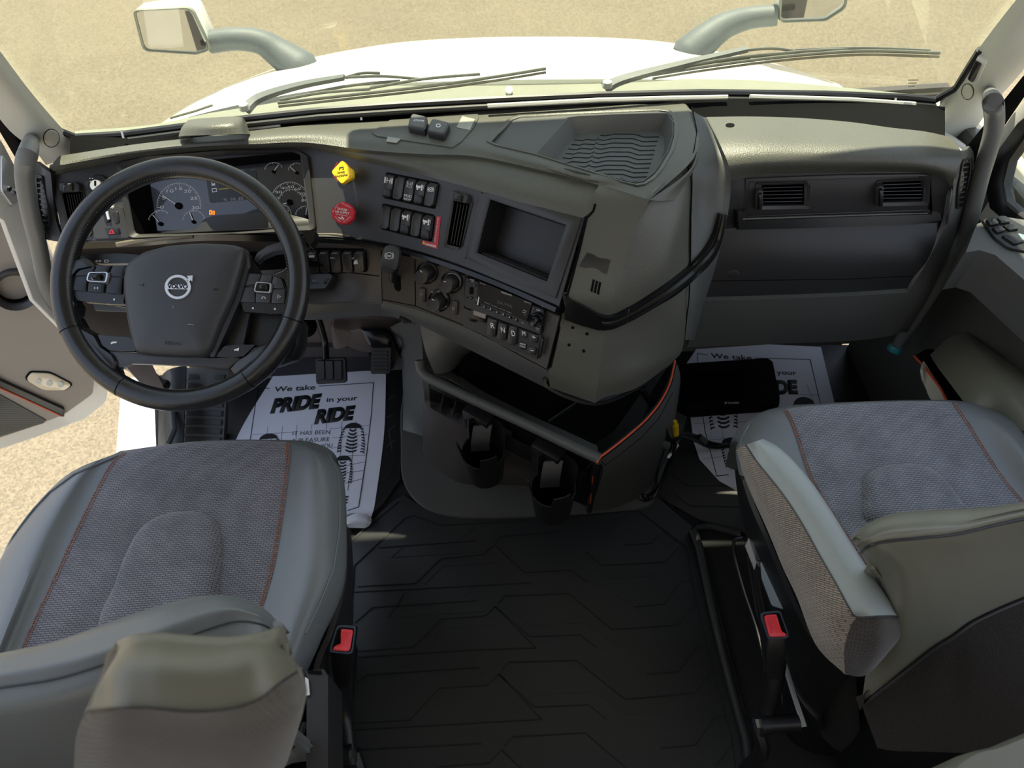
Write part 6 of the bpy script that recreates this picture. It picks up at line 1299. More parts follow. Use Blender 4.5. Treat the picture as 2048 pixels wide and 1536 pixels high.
bm = bmesh.new(); q2 = [PZ(*cv(cC, [(x, y)])[0], z) for x, y, z in ((1272, 905, .05), (1285, 800, .20), (1297, 700, .35), (1318, 642, .45))]; al = [p + Vector((-.008, -.008, .004)) for p in cr(q2, 12)] + [p + Vector((-.006, -.004, .010)) for p in cr(rt, 30)][1:]
tube(bm, al, .0022, 6); obj('orange_piping', bm, M['orange'], CB)
# inner right wall
obj('right_inner_wall', patch([[p + Vector((-.014, 0, 0)) for p in rt], [Vector((p.x - .03, p.y + .05, .32)) for p in rt]], nu=20, nv=3, thick=-.004), M['black'], CB)
# front face under the rim: recess and lower shell
rec_t = [p + Vector((0, .010, -.008)) for p in rim3[2:]]
obj('recess_wall', patch([rec_t, [Vector((p.x - .02, p.y + .07, .33)) for p in rim3[2:]]], nu=30, nv=4, thick=.004), M['fascia'], CB)
lo = [[PZ(*cv(cC, [(x, y)])[0], z) for x, y, z in r] for r in (
    [(262, 110, .455), (275, 170, .43), (285, 240, .40), (290, 300, .37), (300, 330, .36)], [(300, 150, .45), (312, 180, .43), (318, 240, .40), (320, 290, .37), (325, 335, .355)])]
obj('left_edge', patch(lo, nu=12, nv=3, thick=.01), M['padgrey'], CB)
lsh = obj('left_shell', cpatch(cC, ([(282, 290, .34), (330, 335, .335), (440, 400, .33), (560, 470, .32), (800, 600, .30), (960, 690, .28)],
    [(280, 400, .22), (325, 460, .22), (440, 540, .22), (560, 610, .22), (800, 700, .20), (960, 760, .18)], [(278, 590, .02), (300, 640, .012), (390, 720, .012), (520, 785, .012), (760, 790, .012), (960, 800, .012)]), nu=30, nv=16, thick=.012), M['lowfascia'], CB)
obj('shelf', cpatch(cC, ([(318, 300, .345), (420, 330, .345), (640, 440, .345), (900, 560, .345), (1240, 720, .33)], [(325, 338, .34), (440, 402, .335), (560, 470, .33), (800, 600, .31), (1200, 790, .28)]), nu=20, nv=2, thick=.006), M['black'], CB)
for x, y in ((395, 315), (466, 352), (540, 390)):
    p = PZ(*cv(cC, [(x, y)])[0], .36); bm = bmesh.new(); box(bm, frame(p, Vector((.25, 1, .0)), Vector((0, -.2, 1))), .035, .0022, .03); obj('fin', bm, M['lowfascia'], CB)
obj('lower_recess', cpatch(cC, ([(800, 440, .40), (960, 520, .40), (1280, 650, .40)], [(800, 600, .2), (960, 700, .2), (1260, 820, .2)], [(800, 780, .015), (960, 800, .015), (1262, 925, .012)]), nu=10, nv=8, thick=.004), M['deep'], CB)
# cup holders
def cup(cx, cy, z):
    c = PZ(cx, cy, z); o = None
    R0, R1, Hh = .052, .044, .100
    def prof(a):
        """petal height above the ring"""
        d = (a - math.radians(20)) % (2 * PI); h = 0
        for c0, wd, ht in ((math.radians(68), 1.05, .058), (math.radians(190), .20, .055), (math.radians(285), .45, .048)):
            dd = abs((a - c0 + PI) % (2 * PI) - PI)
            if dd < wd: h = max(h, ht * min(1, (wd - dd) / .10))
        return h
    n = 72; rows = []
    for wall in (0, 1):
        t = .003 * wall; rr = []
        for k in range(6):
            f = k / 5; rr.append([c + Vector(((R1 + (R0 - R1) * min(1, f * 1.0)) * math.cos(a), (R1 + (R0 - R1) * f) * math.sin(a), 0)) * 1 - Vector((math.cos(a) * t, math.sin(a) * t, 0)) + Vector((0, 0, -Hh * (1 - f) + (prof(a) if k == 5 else 0))) + Vector((math.cos(a), math.sin(a), 0)) * (.006 * (prof(a) / .045) if k == 5 else 0) for a in [2 * PI * i / n for i in range(n)]])
        rows.append(rr)
    R = rows[0] + rows[1][::-1]; bm = bmesh.new(); v = grid(bm, R, closed=True); bm.faces.new(v[0][::-1]); bm.faces.new(v[-1])
    h = obj('cup_holder', bm, M['black'], CB, sharp=50)
    # spring flap at the back
    fl = [[c + Vector((x + .006 - y * .35, .044 - y, zz)) for x in (-.022, 0, .022)] for y, zz in ((0, .046), (.008, .048), (.030, .018), (.036, -.012))]
    obj('spring_flap', patch(fl, nu=8, nv=12, thick=.003), M['airbag'], h)
    # mounting wedge to the rim
    bm = bmesh.new(); box(bm, Matrix.Translation(c + Vector((.0, .074, .025))) @ Matrix.Rotation(math.radians(-40), 4, 'Z'), .075, .05, .07, .004); obj('bracket', bm, M['black'], h)
    return h
cup(966, 902, .34); cup(1106, 975, .34)
# ================================================================== CABLES
cb = thing('cable_bundle', 'coiled black cables with a yellow plug hanging beside the console', 'cable', tuple(PZ(1340, 880, .05)))
def cable(pts, r, name='cable', m='gloss'): bm = bmesh.new(); tube(bm, cr([PZ(*p) for p in pts], 40), r, 8); return obj(name, bm, M[m], cb)
cable([(1278, 775, .5), (1300, 808, .42), (1318, 840, .34), (1325, 870, .26), (1345, 880, .22), (1360, 872, .22)], .006); cable([(1285, 780, .5), (1310, 810, .43), (1330, 850, .33), (1340, 875, .25)], .005)
cable([(1322, 872, .25), (1290, 905, .16), (1268, 960, .05), (1285, 998, .02), (1310, 990, .02), (1335, 930, .10), (1352, 890, .20)], .0045); cable([(1328, 880, .24), (1300, 920, .14), (1280, 965, .04), (1290, 992, .02), (1318, 970, .04), (1345, 910, .14), (1350, 880, .2)], .004)
cable([(1334, 882, .22), (1318, 930, .10), (1310, 975, .03), (1300, 1000, .02)], .003); cable([(1345, 880, .2), (1330, 950, .06), (1300, 995, .02)], .003)
cable([(1350, 868, .2), (1390, 880, .1), (1420, 893, .05), (1450, 892, .03), (1480, 885, .02)], .007); cable([(1350, 862, .2), (1392, 872, .1), (1424, 886, .05), (1470, 892, .02)], .005)
bm = bmesh.new(); tube(bm, [PZ(1352, 870, .22), PZ(1351, 850, .26)], [.008, .008], 12); tube(bm, [PZ(1351, 850, .26), PZ(1350, 842, .275)], [.006, .005], 12); obj('yellow_plug', bm, M['yellow'], cb, label='yellow plug')
bm = bmesh.new(); tube(bm, [PZ(1334, 855, .26), PZ(1331, 824, .30)], [.006, .0055], 12); obj('black_plug', bm, M['black'], cb)
bm = bmesh.new(); tube(bm, [PZ(1331, 824, .30), PZ(1330.5, 820, .303)], [.0032, .0032], 12); obj('plug_tip', bm, M['metal'], cb)
for p, q in (((1398, 874, .09), (1410, 884, .07)), ((1316, 880, .25), (1334, 892, .22))):
    bm = bmesh.new(); tube(bm, [PZ(*p), PZ(*q)], .011, 10); obj('tape_wrap', bm, M['padgrey'], cb)
bm = bmesh.new(); box(bm, frame(PZ(1346, 902, .16), PZ(1354, 892, .17) - PZ(1338, 912, .15), Vector((0, -.5, 1))), .045, .007, .001); obj('cable_tag', bm, M['silver'], cb)
# ================================================================== SEATS
cD = (0, 850, .4467); cE = (1350, 1000, .349)
def V3(c, pts): return [PZ(*cv(c, [(x, y)])[0], z) for x, y, z in pts]
def cushion(t, st, insert_cols, mat_c, drop=.10):
    """st: rows front->rear of 7 (px,py,z): edge, crest, seam, centre, seam, crest, edge"""
    rows = []
    for k, r in enumerate(st):
        p = [PZ(*q) for q in r]; inw = Vector((.02, 0, 0))
        rows.append([p[0] + inw * 3 + Vector((0, 0, -drop)), p[0] + inw * .7 + Vector((0, 0, -drop * .45)), p[0]] + p[1:6] + [p[6], p[6] - inw * .7 + Vector((0, 0, -drop * .45)), p[6] - inw * 3 + Vector((0, 0, -drop))])
    f = rows[0]; nose1 = [p + Vector((0, .022, -.030)) for p in f]; nose2 = [p + Vector((0, .012, -.10)) for p in f]
    f0 = [Vector((p.x, p.y, p.z)) for p in f]
    R = [nose2, nose1, f0] + rows[1:]
    body = obj('cushion', patch(R, nu=60, nv=44), M['leather'], t); S = Surf(body)
    seamL = [r[2][:2] for r in st]; seamR = [r[4][:2] for r in st]
    bm = bmesh.new(); g = []
    nv, nu = 46, 24
    sl_ = cr([Vector(p + (0,)) for p in seamL], nv); sr_ = cr([Vector(p + (0,)) for p in seamR], nv); ct = cr([Vector(r[3][:2] + (0,)) for r in st], nv)
    for j in range(nv + 1):
        row = []
        for i in range(nu + 1):
            u = i / nu; a, b, c = sl_[j], sr_[j], ct[j]; m = (a + b) / 2; q = a.lerp(b, u) + (c - m) * (4 * u * (1 - u))
            p, n = S.hit(q.x, q.y); e = min(i, nu - i) / 3; h = .0005 + .005 * min(1, e) ** .6
            row.append(p + Vector((0, 0, 1)) * h)
        g.append(row)
    # fabric rolls over the front edge
    g = [[p + Vector((0, .012, -.035)) for p in g[0]]] + g
    grid(bm, g); ins = obj('seat_insert', bm, mat_c, t); IS = Surf(ins)
    # double stitching along both seams
    bm = bmesh.new()
    for sm, sd in ((sl_, 1), (sr_, -1)):
        for off in (3, 8):
            pts = cr(sm, 110)
            for k in range(0, 110):
                a, b = pts[k], pts[k].lerp(pts[k + 1], .55); dx = sd * off
                pa, pb = IS.hit(a.x + dx, a.y)[0], IS.hit(b.x + dx, b.y)[0]
                if (pb - pa).length > .03 or (pb - pa).length < 1e-4: continue
                box(bm, frame((pa + pb) / 2 + Vector((0, 0, .0008)), pb - pa, Vector((0, -.2, 1))), (pb - pa).length, .0018, .0012)
    obj('stitching', bm, M['thread'], t, kind='stuff')
    return body, S, IS
def seatpad(IS, t, outl, m, name='centre_pad'):
    o = smoothpoly(outl, 60)
    return obj(name, puff(IS, o, [(1.02, -.003), (1.0, -.001), (.985, .003), (.95, .009), (.88, .014), (.75, .017), (.55, .018), (.3, .018), (.1, .018)]), m, t)
# ------------------------------------------------ driver seat
ds = thing('seat', 'driver seat in grey leatherette and woven cloth, its armrest folded up', 'seat', tuple(PZ(330, 1080, .05)), group=None)
st = [[(222, 918, .575), (236, 908, .588), (244, 906, .596), (405, 887, .60), (580, 886, .596), (628, 893, .588), (662, 912, .57)],
      [(120, 962, .575), (165, 940, .612), (215, 935, .603), (400, 918, .602), (581, 915, .603), (640, 925, .612), (684, 950, .575)],
      [(20, 1085, .575), (92, 1050, .618), (158, 1045, .600), (360, 1030, .598), (568, 1025, .600), (640, 1030, .618), (690, 1050, .575)],
      [(-45, 1210, .575), (40, 1170, .622), (100, 1170, .600), (320, 1160, .594), (548, 1140, .600), (630, 1140, .622), (684, 1165, .575)],
      [(-80, 1330, .575), (-10, 1300, .622), (45, 1290, .600), (270, 1270, .592), (520, 1235, .600), (600, 1240, .620), (640, 1270, .57)],
      [(-130, 1450, .575), (-60, 1430, .610), (0, 1420, .596), (240, 1390, .59), (490, 1340, .596), (560, 1350, .61), (590, 1380, .57)]]
b_, SB, IB = cushion(ds, st, None, M['cloth'])
seatpad(IB, ds, [(200, 1265), (228, 1175), (252, 1110), (282, 1058), (325, 1030), (380, 1022), (425, 1035), (441, 1070), (443, 1120), (436, 1190), (432, 1265), (320, 1300)], M['cloth'])
bm = bmesh.new(); tube(bm, [SB.hit(*p)[0] + Vector((0, 0, .002)) for p in dense([(658, 912), (676, 945), (681, 1000), (680, 1060), (668, 1140), (640, 1210), (612, 1268)], 14)], .0022, 6); obj('piping', bm, M['leather'], ds); bm = bmesh.new(); tube(bm, [SB.hit(*p)[0] + Vector((0, 0, .002)) for p in dense([(236, 912), (150, 948), (100, 985), (40, 1050), (0, 1110)], 14)], .0022, 6); obj('piping', bm, M['leather'], ds)
# backrest
f1 = V3(cD, [(-500, 1120, .93), (-200, 1070, .935), (0, 1030, .94), (250, 975, .94), (450, 905, .94), (700, 820, .935), (900, 775, .93), (1050, 778, .925), (1170, 830, .91), (1255, 930, .88)])
f2 = V3(cD, [(-500, 1190, .985), (-200, 1140, .985), (0, 1100, .985), (250, 1050, .985), (480, 985, .985), (740, 885, .98), (920, 825, .97), (1060, 815, .96), (1185, 862, .935), (1262, 950, .88)])
f3 = V3(cD, [(-500, 1260, .985), (-200, 1205, .985), (0, 1170, .985), (250, 1130, .985), (500, 1055, .985), (790, 960, .975), (960, 900, .965), (1080, 872, .955), (1195, 895, .93), (1264, 962, .87)])
f4 = [p + Vector((0, -.030, -.02)) for p in f3]; f5 = [p + Vector((-.07 if i > 8 else -.02 if i > 7 else 0, -.055, -.14)) for i, p in enumerate(f3)]; f6 = [p + Vector((-.16 if i > 8 else -.09 if i > 7 else 0, -.06, -.40)) for i, p in enumerate(f3)]
f0 = [p + Vector((-.10 if i > 8 else -.05 if i > 7 else 0, -.02, -.12)) for i, p in enumerate(f1)]
obj('backrest', patch([f0, f1, f2, f3, f4, f5, f6], nu=40, nv=48, thick=.01), M['leather'], ds)
bm = bmesh.new(); tube(bm, cr([p + Vector((0, -.002, .001)) for p in f3], 40), .0011, 6); obj('back_seam', bm, M['airbag'], ds)
# folded-up armrest
a0 = V3(cD, [(520, 1030, 1.20), (570, 985, 1.235), (700, 968, 1.24), (800, 978, 1.24), (1000, 988, 1.24), (1130, 972, 1.24), (1225, 978, 1.23), (1268, 1005, 1.20)])
a1 = V3(cD, [(440, 1170, 1.20), (500, 1100, 1.25), (680, 1090, 1.262), (800, 1095, 1.262), (1000, 1100, 1.258), (1130, 1070, 1.255), (1240, 1035, 1.235), (1312, 1045, 1.20)])
a2 = V3(cD, [(396, 1270, 1.20), (500, 1262, 1.25), (650, 1260, 1.258), (850, 1278, 1.258), (1030, 1266, 1.255), (1160, 1225, 1.25), (1255, 1150, 1.235), (1332, 1100, 1.195)])
a3 = V3(cD, [(360, 1330, 1.17), (480, 1340, 1.22), (640, 1345, 1.225), (850, 1350, 1.225), (1040, 1340, 1.225), (1190, 1300, 1.22), (1300, 1240, 1.205), (1356, 1180, 1.175)])
a4 = V3(cD, [(335, 1440, 1.13), (480, 1500, 1.15), (650, 1520, 1.15), (850, 1530, 1.15), (1040, 1520, 1.15), (1200, 1470, 1.15), (1312, 1370, 1.15), (1360, 1270, 1.135)]); a5 = V3(cD, [(330, 1640, 1.0), (480, 1720, 1.0), (650, 1740, 1.0), (850, 1740, 1.0), (1040, 1710, 1.0), (1190, 1640, 1.0), (1270, 1540, 1.0), (1310, 1440, 1.0)]); am = [p.lerp(q, .3) + Vector((0, .03, 0)) for p, q in zip(a0, a4)]; am[-1] = a0[-1].lerp(a4[-1], .3); am2 = [p.lerp(q, .7) + Vector((0, .05, 0)) for p, q in zip(a0, a5)]
ar = obj('armrest', patch([am2, am, a0, a1, a2], nu=30, nv=26, thick=.006), M['leather_lt'], ds)
obj('armrest_cloth', patch([a2, a3, a4, a5], nu=30, nv=20, thick=.006), M['darkcloth'], ds)
bm = bmesh.new(); tube(bm, cr([p + Vector((0, -.001, .001)) for p in a2], 30), .0008, 6); obj('armrest_seam', bm, M['airbag'], ds)
R_ = [am2[-1], am[-1], a0[-1], a1[-1], a2[-1], a3[-1], a4[-1], a5[-1]]; bm = bmesh.new(); q = cr(R_, 20); cc = sum(R_, Vector()) / 8 + Vector((.006, 0, 0)); grid(bm, [q, [p.lerp(cc, .5) + Vector((.003, 0, 0)) for p in q], [cc] * 21]); bmesh.ops.remove_doubles(bm, verts=bm.verts, dist=1e-5); obj('armrest_end', bm, M['darkcloth'], ds)
R_ = [am2[0], am[0], a0[0], a1[0], a2[0], a3[0], a4[0], a5[0]]; bm = bmesh.new(); q = cr(R_, 20); cc = sum(R_, Vector()) / 8 - Vector((.006, 0, 0)); grid(bm, [q, [cc] * 21]); bmesh.ops.remove_doubles(bm, verts=bm.verts, dist=1e-5); obj('armrest_end', bm, M['darkcloth'], ds)
# base and side frame
obj('seat_base', bx(PZ(60, 1100, .5).x, PZ(650, 1150, .5).x - .03, .18, .60, .03, .5, .02), M['black'], ds)
sd = [[PZ(*p) for p in r] for r in ([(690, 1050, .54), (694, 1150, .54), (668, 1260, .54), (640, 1330, .54), (632, 1420, .54), (632, 1560, .54)], [(702, 1060, .40), (706, 1160, .40), (690, 1260, .40), (672, 1340, .42), (668, 1420, .42), (668, 1600, .42)], [(700, 1060, .05), (706, 1160, .05), (706, 1260, .05), (702, 1340, .05), (702, 1430, .05), (702, 1600, .05)])]
obj('side_cover', patch(sd, nu=20, nv=8, thick=.01), M['fascia'], ds)
bm = puff(Plane((0, 0, .60), (0, 0, 1)), cv(cD, [(1365, 1095), (1450, 1090), (1470, 1120), (1470, 1600), (1370, 1600), (1372, 1220), (1385, 1180)]), [(1, -.10), (1, -.004), (.97, 0)]); obj('frame_bracket', bm, M['fascia'], ds)
obj('torn_label', puff(Plane((0, 0, .602), (0, 0, 1)), cv(cD, [(1368, 1130), (1382, 1140), (1388, 1210), (1366, 1215)]), [(1, 0), (1, .003)]), M['white'], ds)
obj('bracket_slot', puff(Plane((0, 0, .602), (0, 0, 1)), cv(cD, [(1376, 1098), (1440, 1100), (1438, 1116), (1380, 1112)]), [(1, 0), (1, .001)]), M['deep'], ds)
bm = bmesh.new(); tube(bm, cr(V3(cD, [(1210, 1530, .62), (1280, 1470, .64), (1340, 1400, .64), (1362, 1340, .62)]), 12), .004, 8); obj('curved_rod', bm, M['black'], ds)
# ------------------------------------------------ seat belt buckles
def buckle(label, poly, btn, slot, z, stalk, bolt, boot, low):
    c = [sum(p[i] for p in poly) / len(poly) for i in (0, 1)]; p0 = PZ(*c, z); P = Plane(p0, (0, -.35, .95))
    t = thing('seat_belt_buckle', label, 'buckle', tuple(PZ(*stalk[-1])))
    fr2 = rnd(poly, .15, 2)
    bm = puff(P, fr2, [(1, -.012), (1, -.004), (1, .0), (.95, .002)]); obj('collar', bm, M['gloss'], t)
    U_ = [P.hit(*q)[0] - P.n * .004 for q in fr2]; lc_ = PZ(sum(q[0] for q in low) / 4, sum(q[1] for q in low) / 4, z - .09); uc = sum(U_, Vector()) / len(U_); lr = [PZ(q[0], q[1], z - .09) for q in rnd(low, .15, 2)]; ml = [a.lerp(b, .45) + (a - uc) * .12 for a, b in zip(U_, lr)]
    bm = bmesh.new(); v = grid(bm, [U_, ml, lr], closed=True); bm.faces.new(v[0]); bm.faces.new(v[-1][::-1]); obj('housing', bm, M['black'], t)
    obj('rim', ringpuff(P, fr2, scl(fr2, .84), .004), mat('blue_grey_bezel', (62, 70, 82), .35), t)
    obj('release_button', puff(P, rnd(btn, .15, 2), [(1, .001), (1, .006), (.85, .007), (.55, .0045)]), M['redbtn'], t, label='red release button')
    obj('tongue_slot', puff(P, slot, [(1, .001), (1, .004)]), M['deep'], t)
    a = [PZ(*q) for q in stalk]; bm = bmesh.new(); tube(bm, cr(a, 14), [.020 - .006 * i / 14 for i in range(15)], 10); obj('stalk', bm, M['black'], t)
    bm = bmesh.new(); b = PZ(*bolt); bmesh.ops.create_cone(bm, segments=6, radius1=.014, radius2=.014, depth=.016, cap_ends=True, matrix=Matrix.Translation(b) @ Matrix.Rotation(math.radians(90), 4, 'Y')); obj('hex_bolt', bm, M['metal'], t)
    bm = bmesh.new(); d = Vector((boot * .07, 0, 0)); tube(bm, [b, b + d * .3, b + d], [.020, .016, .015], 12); obj('spacer', bm, M['black'], t)
    bm = bmesh.new(); q = [b + Vector((0, .01, -.015)), b + Vector((.01, -.03, -.05)), b + Vector((-.01, -.05, -.12))]; tube(bm, cr(q, 10), .014, 8); obj('lower_strap', bm, M['black'], t)
buckle('buckle with red button beside the driver seat', cv(cD, [(1512, 893), (1597, 900), (1580, 1028), (1474, 1018)]), cv(cD, [(1530, 912), (1584, 918), (1568, 1014), (1492, 1008), (1500, 992), (1530, 980)]), cv(cD, [(1512, 915), (1532, 916), (1522, 985), (1496, 985)]), .56,
       [(682, 1345, .46), (684, 1380, .42), (690, 1430, .38), (698, 1500, .36)], (703, 1512, .37), -1, [(672, 1352), (700, 1352), (698, 1374), (671, 1374)])
buckle('buckle with red button beside the passenger seat', cv(cE, [(482, 645), (600, 632), (655, 792), (530, 800)]), cv(cE, [(503, 660), (575, 655), (605, 755), (632, 770), (628, 782), (535, 785)]), cv(cE, [(582, 662), (600, 668), (638, 772), (610, 752)]), .56,
       [(1550, 1320, .46), (1545, 1370, .42), (1535, 1410, .38), (1530, 1440, .36)], (1518, 1450, .37), 1, [(1528, 1338), (1562, 1336), (1560, 1358), (1534, 1360)])
# ------------------------------------------------ passenger seat
ps = thing('seat', 'passenger seat in grey leatherette and woven cloth, its armrest lowered', 'seat', tuple(PZ(1760, 1000, .05)))
st = [[(1476, 880, .56), (1500, 850, .588), (1566, 820, .60), (1745, 808, .603), (1912, 806, .60), (1975, 818, .588), (2055, 850, .565)],
      [(1474, 910, .57), (1515, 885, .615), (1586, 862, .603), (1768, 850, .602), (1942, 850, .603), (2030, 866, .615), (2095, 890, .575)],
      [(1500, 1010, .575), (1542, 985, .620), (1622, 965, .600), (1812, 950, .598), (2006, 950, .600), (2095, 965, .62), (2170, 990, .575)],
      [(1570, 1120, .575), (1610, 1090, .622), (1690, 1075, .600), (1876, 1055, .594), (2090, 1050, .600), (2180, 1060, .622), (2260, 1090, .575)],
      [(1650, 1240, .575), (1700, 1210, .62), (1760, 1180, .600), (1950, 1150, .592), (2170, 1140, .600), (2260, 1150, .62), (2340, 1180, .575)]]
b_, SB2, IB2 = cushion(ps, st, None, M['cloth2'], drop=.06)
seatpad(IB2, ps, cv((1250, 550, .3906), [(1235, 1260), (1222, 1160), (1214, 1080), (1240, 1020), (1310, 984), (1420, 972), (1530, 985), (1605, 1025), (1670, 1095), (1740, 1190), (1790, 1260), (1500, 1330)]), M['cloth2'])
bm = bmesh.new(); tube(bm, [SB2.hit(*p)[0] + Vector((0, 0, .002)) for p in dense([(1498, 852), (1482, 878), (1480, 900)], 10)], .0022, 6); obj('piping', bm, M['leather'], ps)
g1 = V3(cE, [(1020, 228, .90), (1100, 152, .925), (1250, 90, .93), (1500, 70, .93), (1750, 58, .93), (2000, 28, .93), (2300, -10, .93), (2700, -40, .90)])
g2 = V3(cE, [(1040, 265, .93), (1100, 210, .955), (1240, 150, .965), (1470, 130, .97), (1700, 118, .97), (2000, 62, .97), (2300, 30, .97), (2750, 0, .94)])
g3 = V3(cE, [(1062, 300, .89), (1110, 262, .955), (1220, 235, .965), (1420, 215, .97), (1630, 190, .97), (2000, 105, .97), (2350, 60, .97), (2800, 20, .94)])
g4 = V3(cE, [(1150, 520, .76), (1280, 480, .86), (1400, 440, .885), (1560, 400, .89), (1740, 360, .89), (2050, 270, .89), (2400, 200, .89), (2850, 130, .87)])
g5 = V3(cE, [(1070, 1160, .58), (1250, 1020, .65), (1450, 860, .71), (1590, 770, .74), (1720, 680, .76), (2000, 556, .78), (2400, 420, .79), (2850, 300, .79)])
g0 = [p + Vector((.09 if i == 0 else .05 if i == 1 else 0, -.02, -.12)) for i, p in enumerate(g1)]
br_ = obj('backrest', patch([g0, g1, g2, g3, g4, g5], nu=40, nv=50, thick=.01), M['leather_lt'], ps)
g6 = V3(cE, [(1075, 1190, .575), (1250, 1120, .62), (1450, 1080, .66), (1600, 1030, .68), (1750, 1000, .70), (2050, 950, .71), (2400, 850, .71), (2850, 700, .71)])
g7 = V3(cE, [(1160, 1420, .52), (1260, 1438, .52), (1440, 1442, .52), (1600, 1448, .52), (1750, 1450, .52), (2050, 1455, .52), (2400, 1455, .52), (2850, 1455, .52)])
cb_ = obj('back_carpet', patch([[p + Vector((0, -.004, .0)) for p in g5], g6, g7], nu=40, nv=20, thick=.012), M['backcarpet'], ps)
bm = bmesh.new(); tube(bm, cr([p + Vector((0, -.001, .001)) for p in g3], 40), .0018, 6); tube(bm, cr([p + Vector((0, -.004, .002)) for p in g5], 40), .0022, 6); obj('back_seam', bm, M['airbag'], ps)
# lowered armrest: leather top, cloth side
cN = (1250, 550, .3906)
t0 = [(1492, 890, .785), (1515, 925, .80), (1562, 984, .80), (1601, 1042, .80), (1640, 1112, .80), (1668, 1160, .80), (1699, 1216, .80), (1714, 1234, .79)]
t2 = [(1530, 880, .785), (1562, 898, .80), (1608, 945, .80), (1655, 1010, .80), (1702, 1085, .80), (1738, 1140, .80), (1776, 1196, .80), (1795, 1232, .79)]
tm = [((a[0] + b[0]) / 2, (a[1] + b[1]) / 2 - 2, .812) for a, b in zip(t0, t2)]
bt_ = [(1478, 905, .73), (1484, 940, .70), (1503, 990, .69), (1534, 1058, .69), (1566, 1136, .69), (1594, 1195, .69), (1632, 1290, .69), (1690, 1349, .69)]
T0, TM, T2, BT = [PZ(*p) for p in t0], [PZ(*p) for p in tm], [PZ(*p) for p in t2], [PZ(*p) for p in bt_]
RD_ = [p + Vector((.006, 0, -.05)) for p in T2]; RD2 = [p + Vector((0, 0, -.10)) for p in T2]
obj('armrest', patch([T0, TM, T2, RD_, RD2], nu=36, nv=24, thick=.006), M['skylit_leather'], ps)
md = [(a.lerp(b, .5) + Vector((-.010, -.002, .0))) for a, b in zip(T0, BT)]
obj('armrest_cloth', patch([T0, [a.lerp(b, .15) + Vector((-.006, 0, 0)) for a, b in zip(T0, BT)], md, BT], nu=40, nv=16, thick=.006), M['armcloth'], ps)
# rear end of the armrest
e0 = [T0[-1], TM[-1], T2[-1]]; e1 = [BT[-1]] + V3(cE, [(1100, 1000, .69), (1265, 830, .70)]); em0 = [a.lerp(b, .15) + v for a, b, v in zip(e0, e1, (Vector((-.006, 0, 0)), Vector((0, -.006, 0)), Vector((.002, -.004, 0))))]; em1 = [a.lerp(b, .5) + v for a, b, v in zip(e0, e1, (Vector((-.010, -.002, 0)), Vector((0, -.014, 0)), Vector((.004, -.008, 0))))]
obj('armrest_end', patch([e0, em0, em1, e1], nu=12, nv=12, thick=.004), M['darkcloth'], ps)
bm = bmesh.new(); tube(bm, cr([p + Vector((-.001, 0, .001)) for p in T0] + [e0[1] + Vector((0, -.002, 0)), e0[2] + Vector((0, -.002, 0))], 40), .0010, 6); obj('armrest_seam', bm, M['airbag'], ps)
# side frame, panels, handle and rails
side_ = [[PZ(*p) for p in r] for r in ([(1484, 960, .60), (1500, 1010, .60), (1530, 1080, .60), (1560, 1150, .58), (1600, 1240, .56), (1640, 1300, .54), (1700, 1350, .52)], [(1470, 940, .52), (1478, 1000, .50), (1496, 1080, .46), (1520, 1150, .44), (1560, 1260, .40), (1590, 1350, .36), (1640, 1430, .30)],
    [(1472, 960, .44), (1482, 1020, .40), (1505, 1100, .36), (1532, 1190, .30), (1565, 1300, .24), (1600, 1400, .18), (1650, 1470, .12)])]
obj('side_frame', patch(side_, nu=24, nv=10, thick=.008), M['black'], ps)
sc_ = [[PZ(*p) for p in r] for r in ([(1560, 1205, .50), (1620, 1270, .50), (1670, 1330, .50), (1712, 1345, .50)], [(1585, 1300, .34), (1640, 1380, .32), (1690, 1420, .32), (1715, 1400, .36)], [(1600, 1400, .16), (1650, 1480, .12), (1700, 1510, .12), (1722, 1480, .2)])]
obj('rear_cover', patch(sc_, nu=16, nv=16, thick=.008), M['fascia'], ps)
obj('seat_base', bx(PZ(1640, 1150, .3).x, PZ(1640, 1150, .3).x + .45, .22, .62, .04, .5, .03), M['black'], ps)
obj('base_bellows', puff(F0, smoothpoly(cv(cE, [(610, 1000), (600, 1250), (640, 1350), (720, 1420), (850, 1460), (1000, 1470), (1200, 1480), (1700, 1480), (2200, 1450), (2200, 900), (900, 900)]), 50), [(1, .0), (1, .05), (.98, .06), (.97, .10), (.99, .11), (.97, .16), (.9, .18)]), M['black'], ps)
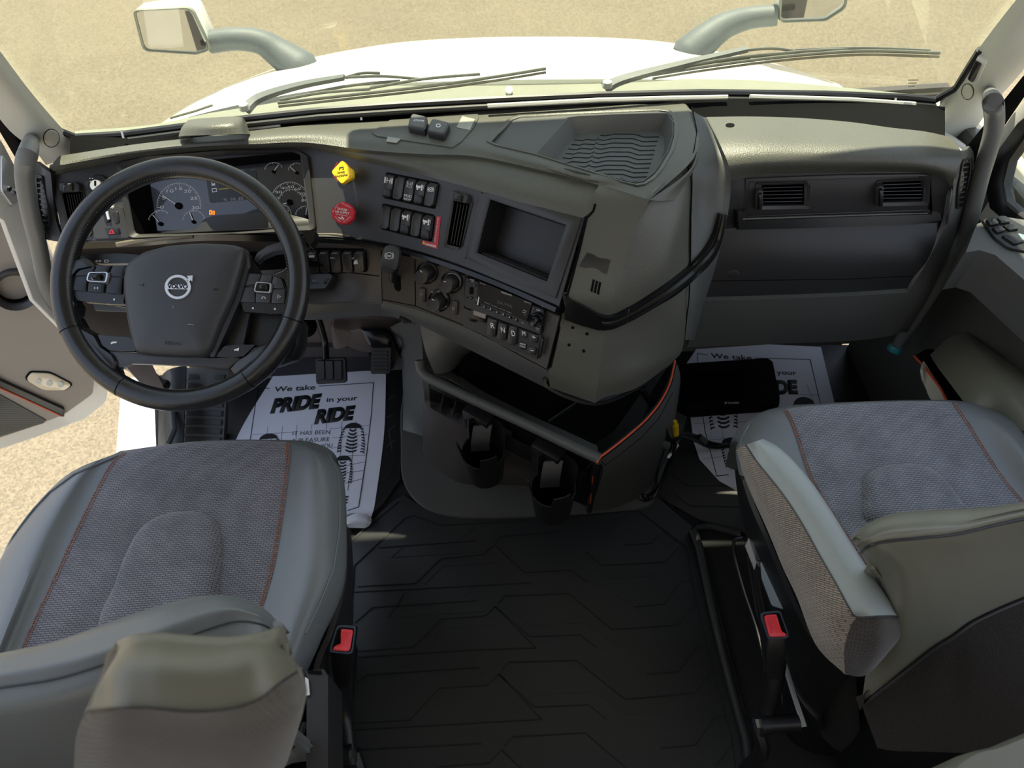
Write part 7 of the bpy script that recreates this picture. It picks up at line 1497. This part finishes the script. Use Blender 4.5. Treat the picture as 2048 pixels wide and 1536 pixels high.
obj('panel_plate', puff(plane3(PZ(*cv(cE, [(490, 345)])[0], .50), PZ(*cv(cE, [(570, 340)])[0], .52), PZ(*cv(cE, [(660, 650)])[0], .50)), rnd(cv(cE, [(492, 352), (560, 345), (610, 480), (665, 640), (560, 610), (500, 450)]), .1), [(1, -.006), (1, .002), (.95, .004)]), mat('blue_grey_panel', (104, 116, 122), .3), ps)
obj('label_plate', puff(plane3(PZ(*cv(cE, [(405, 265)])[0], .47), PZ(*cv(cE, [(440, 210)])[0], .48), PZ(*cv(cE, [(470, 330)])[0], .46)), cv(cE, [(402, 265), (430, 205), (474, 325), (455, 400)]), [(1, -.004), (1, .002)]), M['silver'], ps)
obj('frame_block', puff(plane3(PZ(*cv(cE, [(430, 140)])[0], .52), PZ(*cv(cE, [(500, 140)])[0], .54), PZ(*cv(cE, [(560, 330)])[0], .52)), rnd(cv(cE, [(432, 140), (485, 110), (568, 325), (560, 345), (470, 350), (460, 250)]), .1), [(1, -.01), (1, .002), (.95, .004)]), M['fascia'], ps)
bm = bmesh.new(); tube(bm, cr(V3(cE, [(395, 216, .30), (350, 225, .28), (335, 260, .26), (350, 350, .22), (400, 530, .16), (470, 740, .10), (530, 990, .05)]), 30), .004, 8); obj('adjust_handle', bm, M['metal'], ps)
for k in range(3):
    bm = bmesh.new(); tube(bm, V3(cE, [(420 + k * 18, 330, .20), (470 + k * 20, 640, .12), (590 + k * 26, 1000, .05), (640 + k * 30, 1250, .03)]), .0035, 6); obj('rail', bm, M['airbag'], ps)
bm = bmesh.new(); tube(bm, V3(cE, [(628, 940, .19), (680, 1110, .17), (742, 1300, .16)]), .006, 6); obj('rail', bm, M['silver'], ps)
# dark headrest corner at the bottom right of the view: rear bunk edge
bk = thing('bunk_edge', 'brown grey padded edge behind the passenger seat at the bottom right corner', 'padding', tuple(PZ(1990, 1530, .3)))
obj('pad', puff(Plane((0, 0, .9), (0, 0, 1)), smoothpoly([(1870, 1560), (1920, 1510), (1990, 1490), (2060, 1462), (2160, 1440), (2160, 1640), (1900, 1640)], 30), [(1, -.10), (1, -.02), (.95, 0), (.8, .01)]), M['leather_lt'], bk)
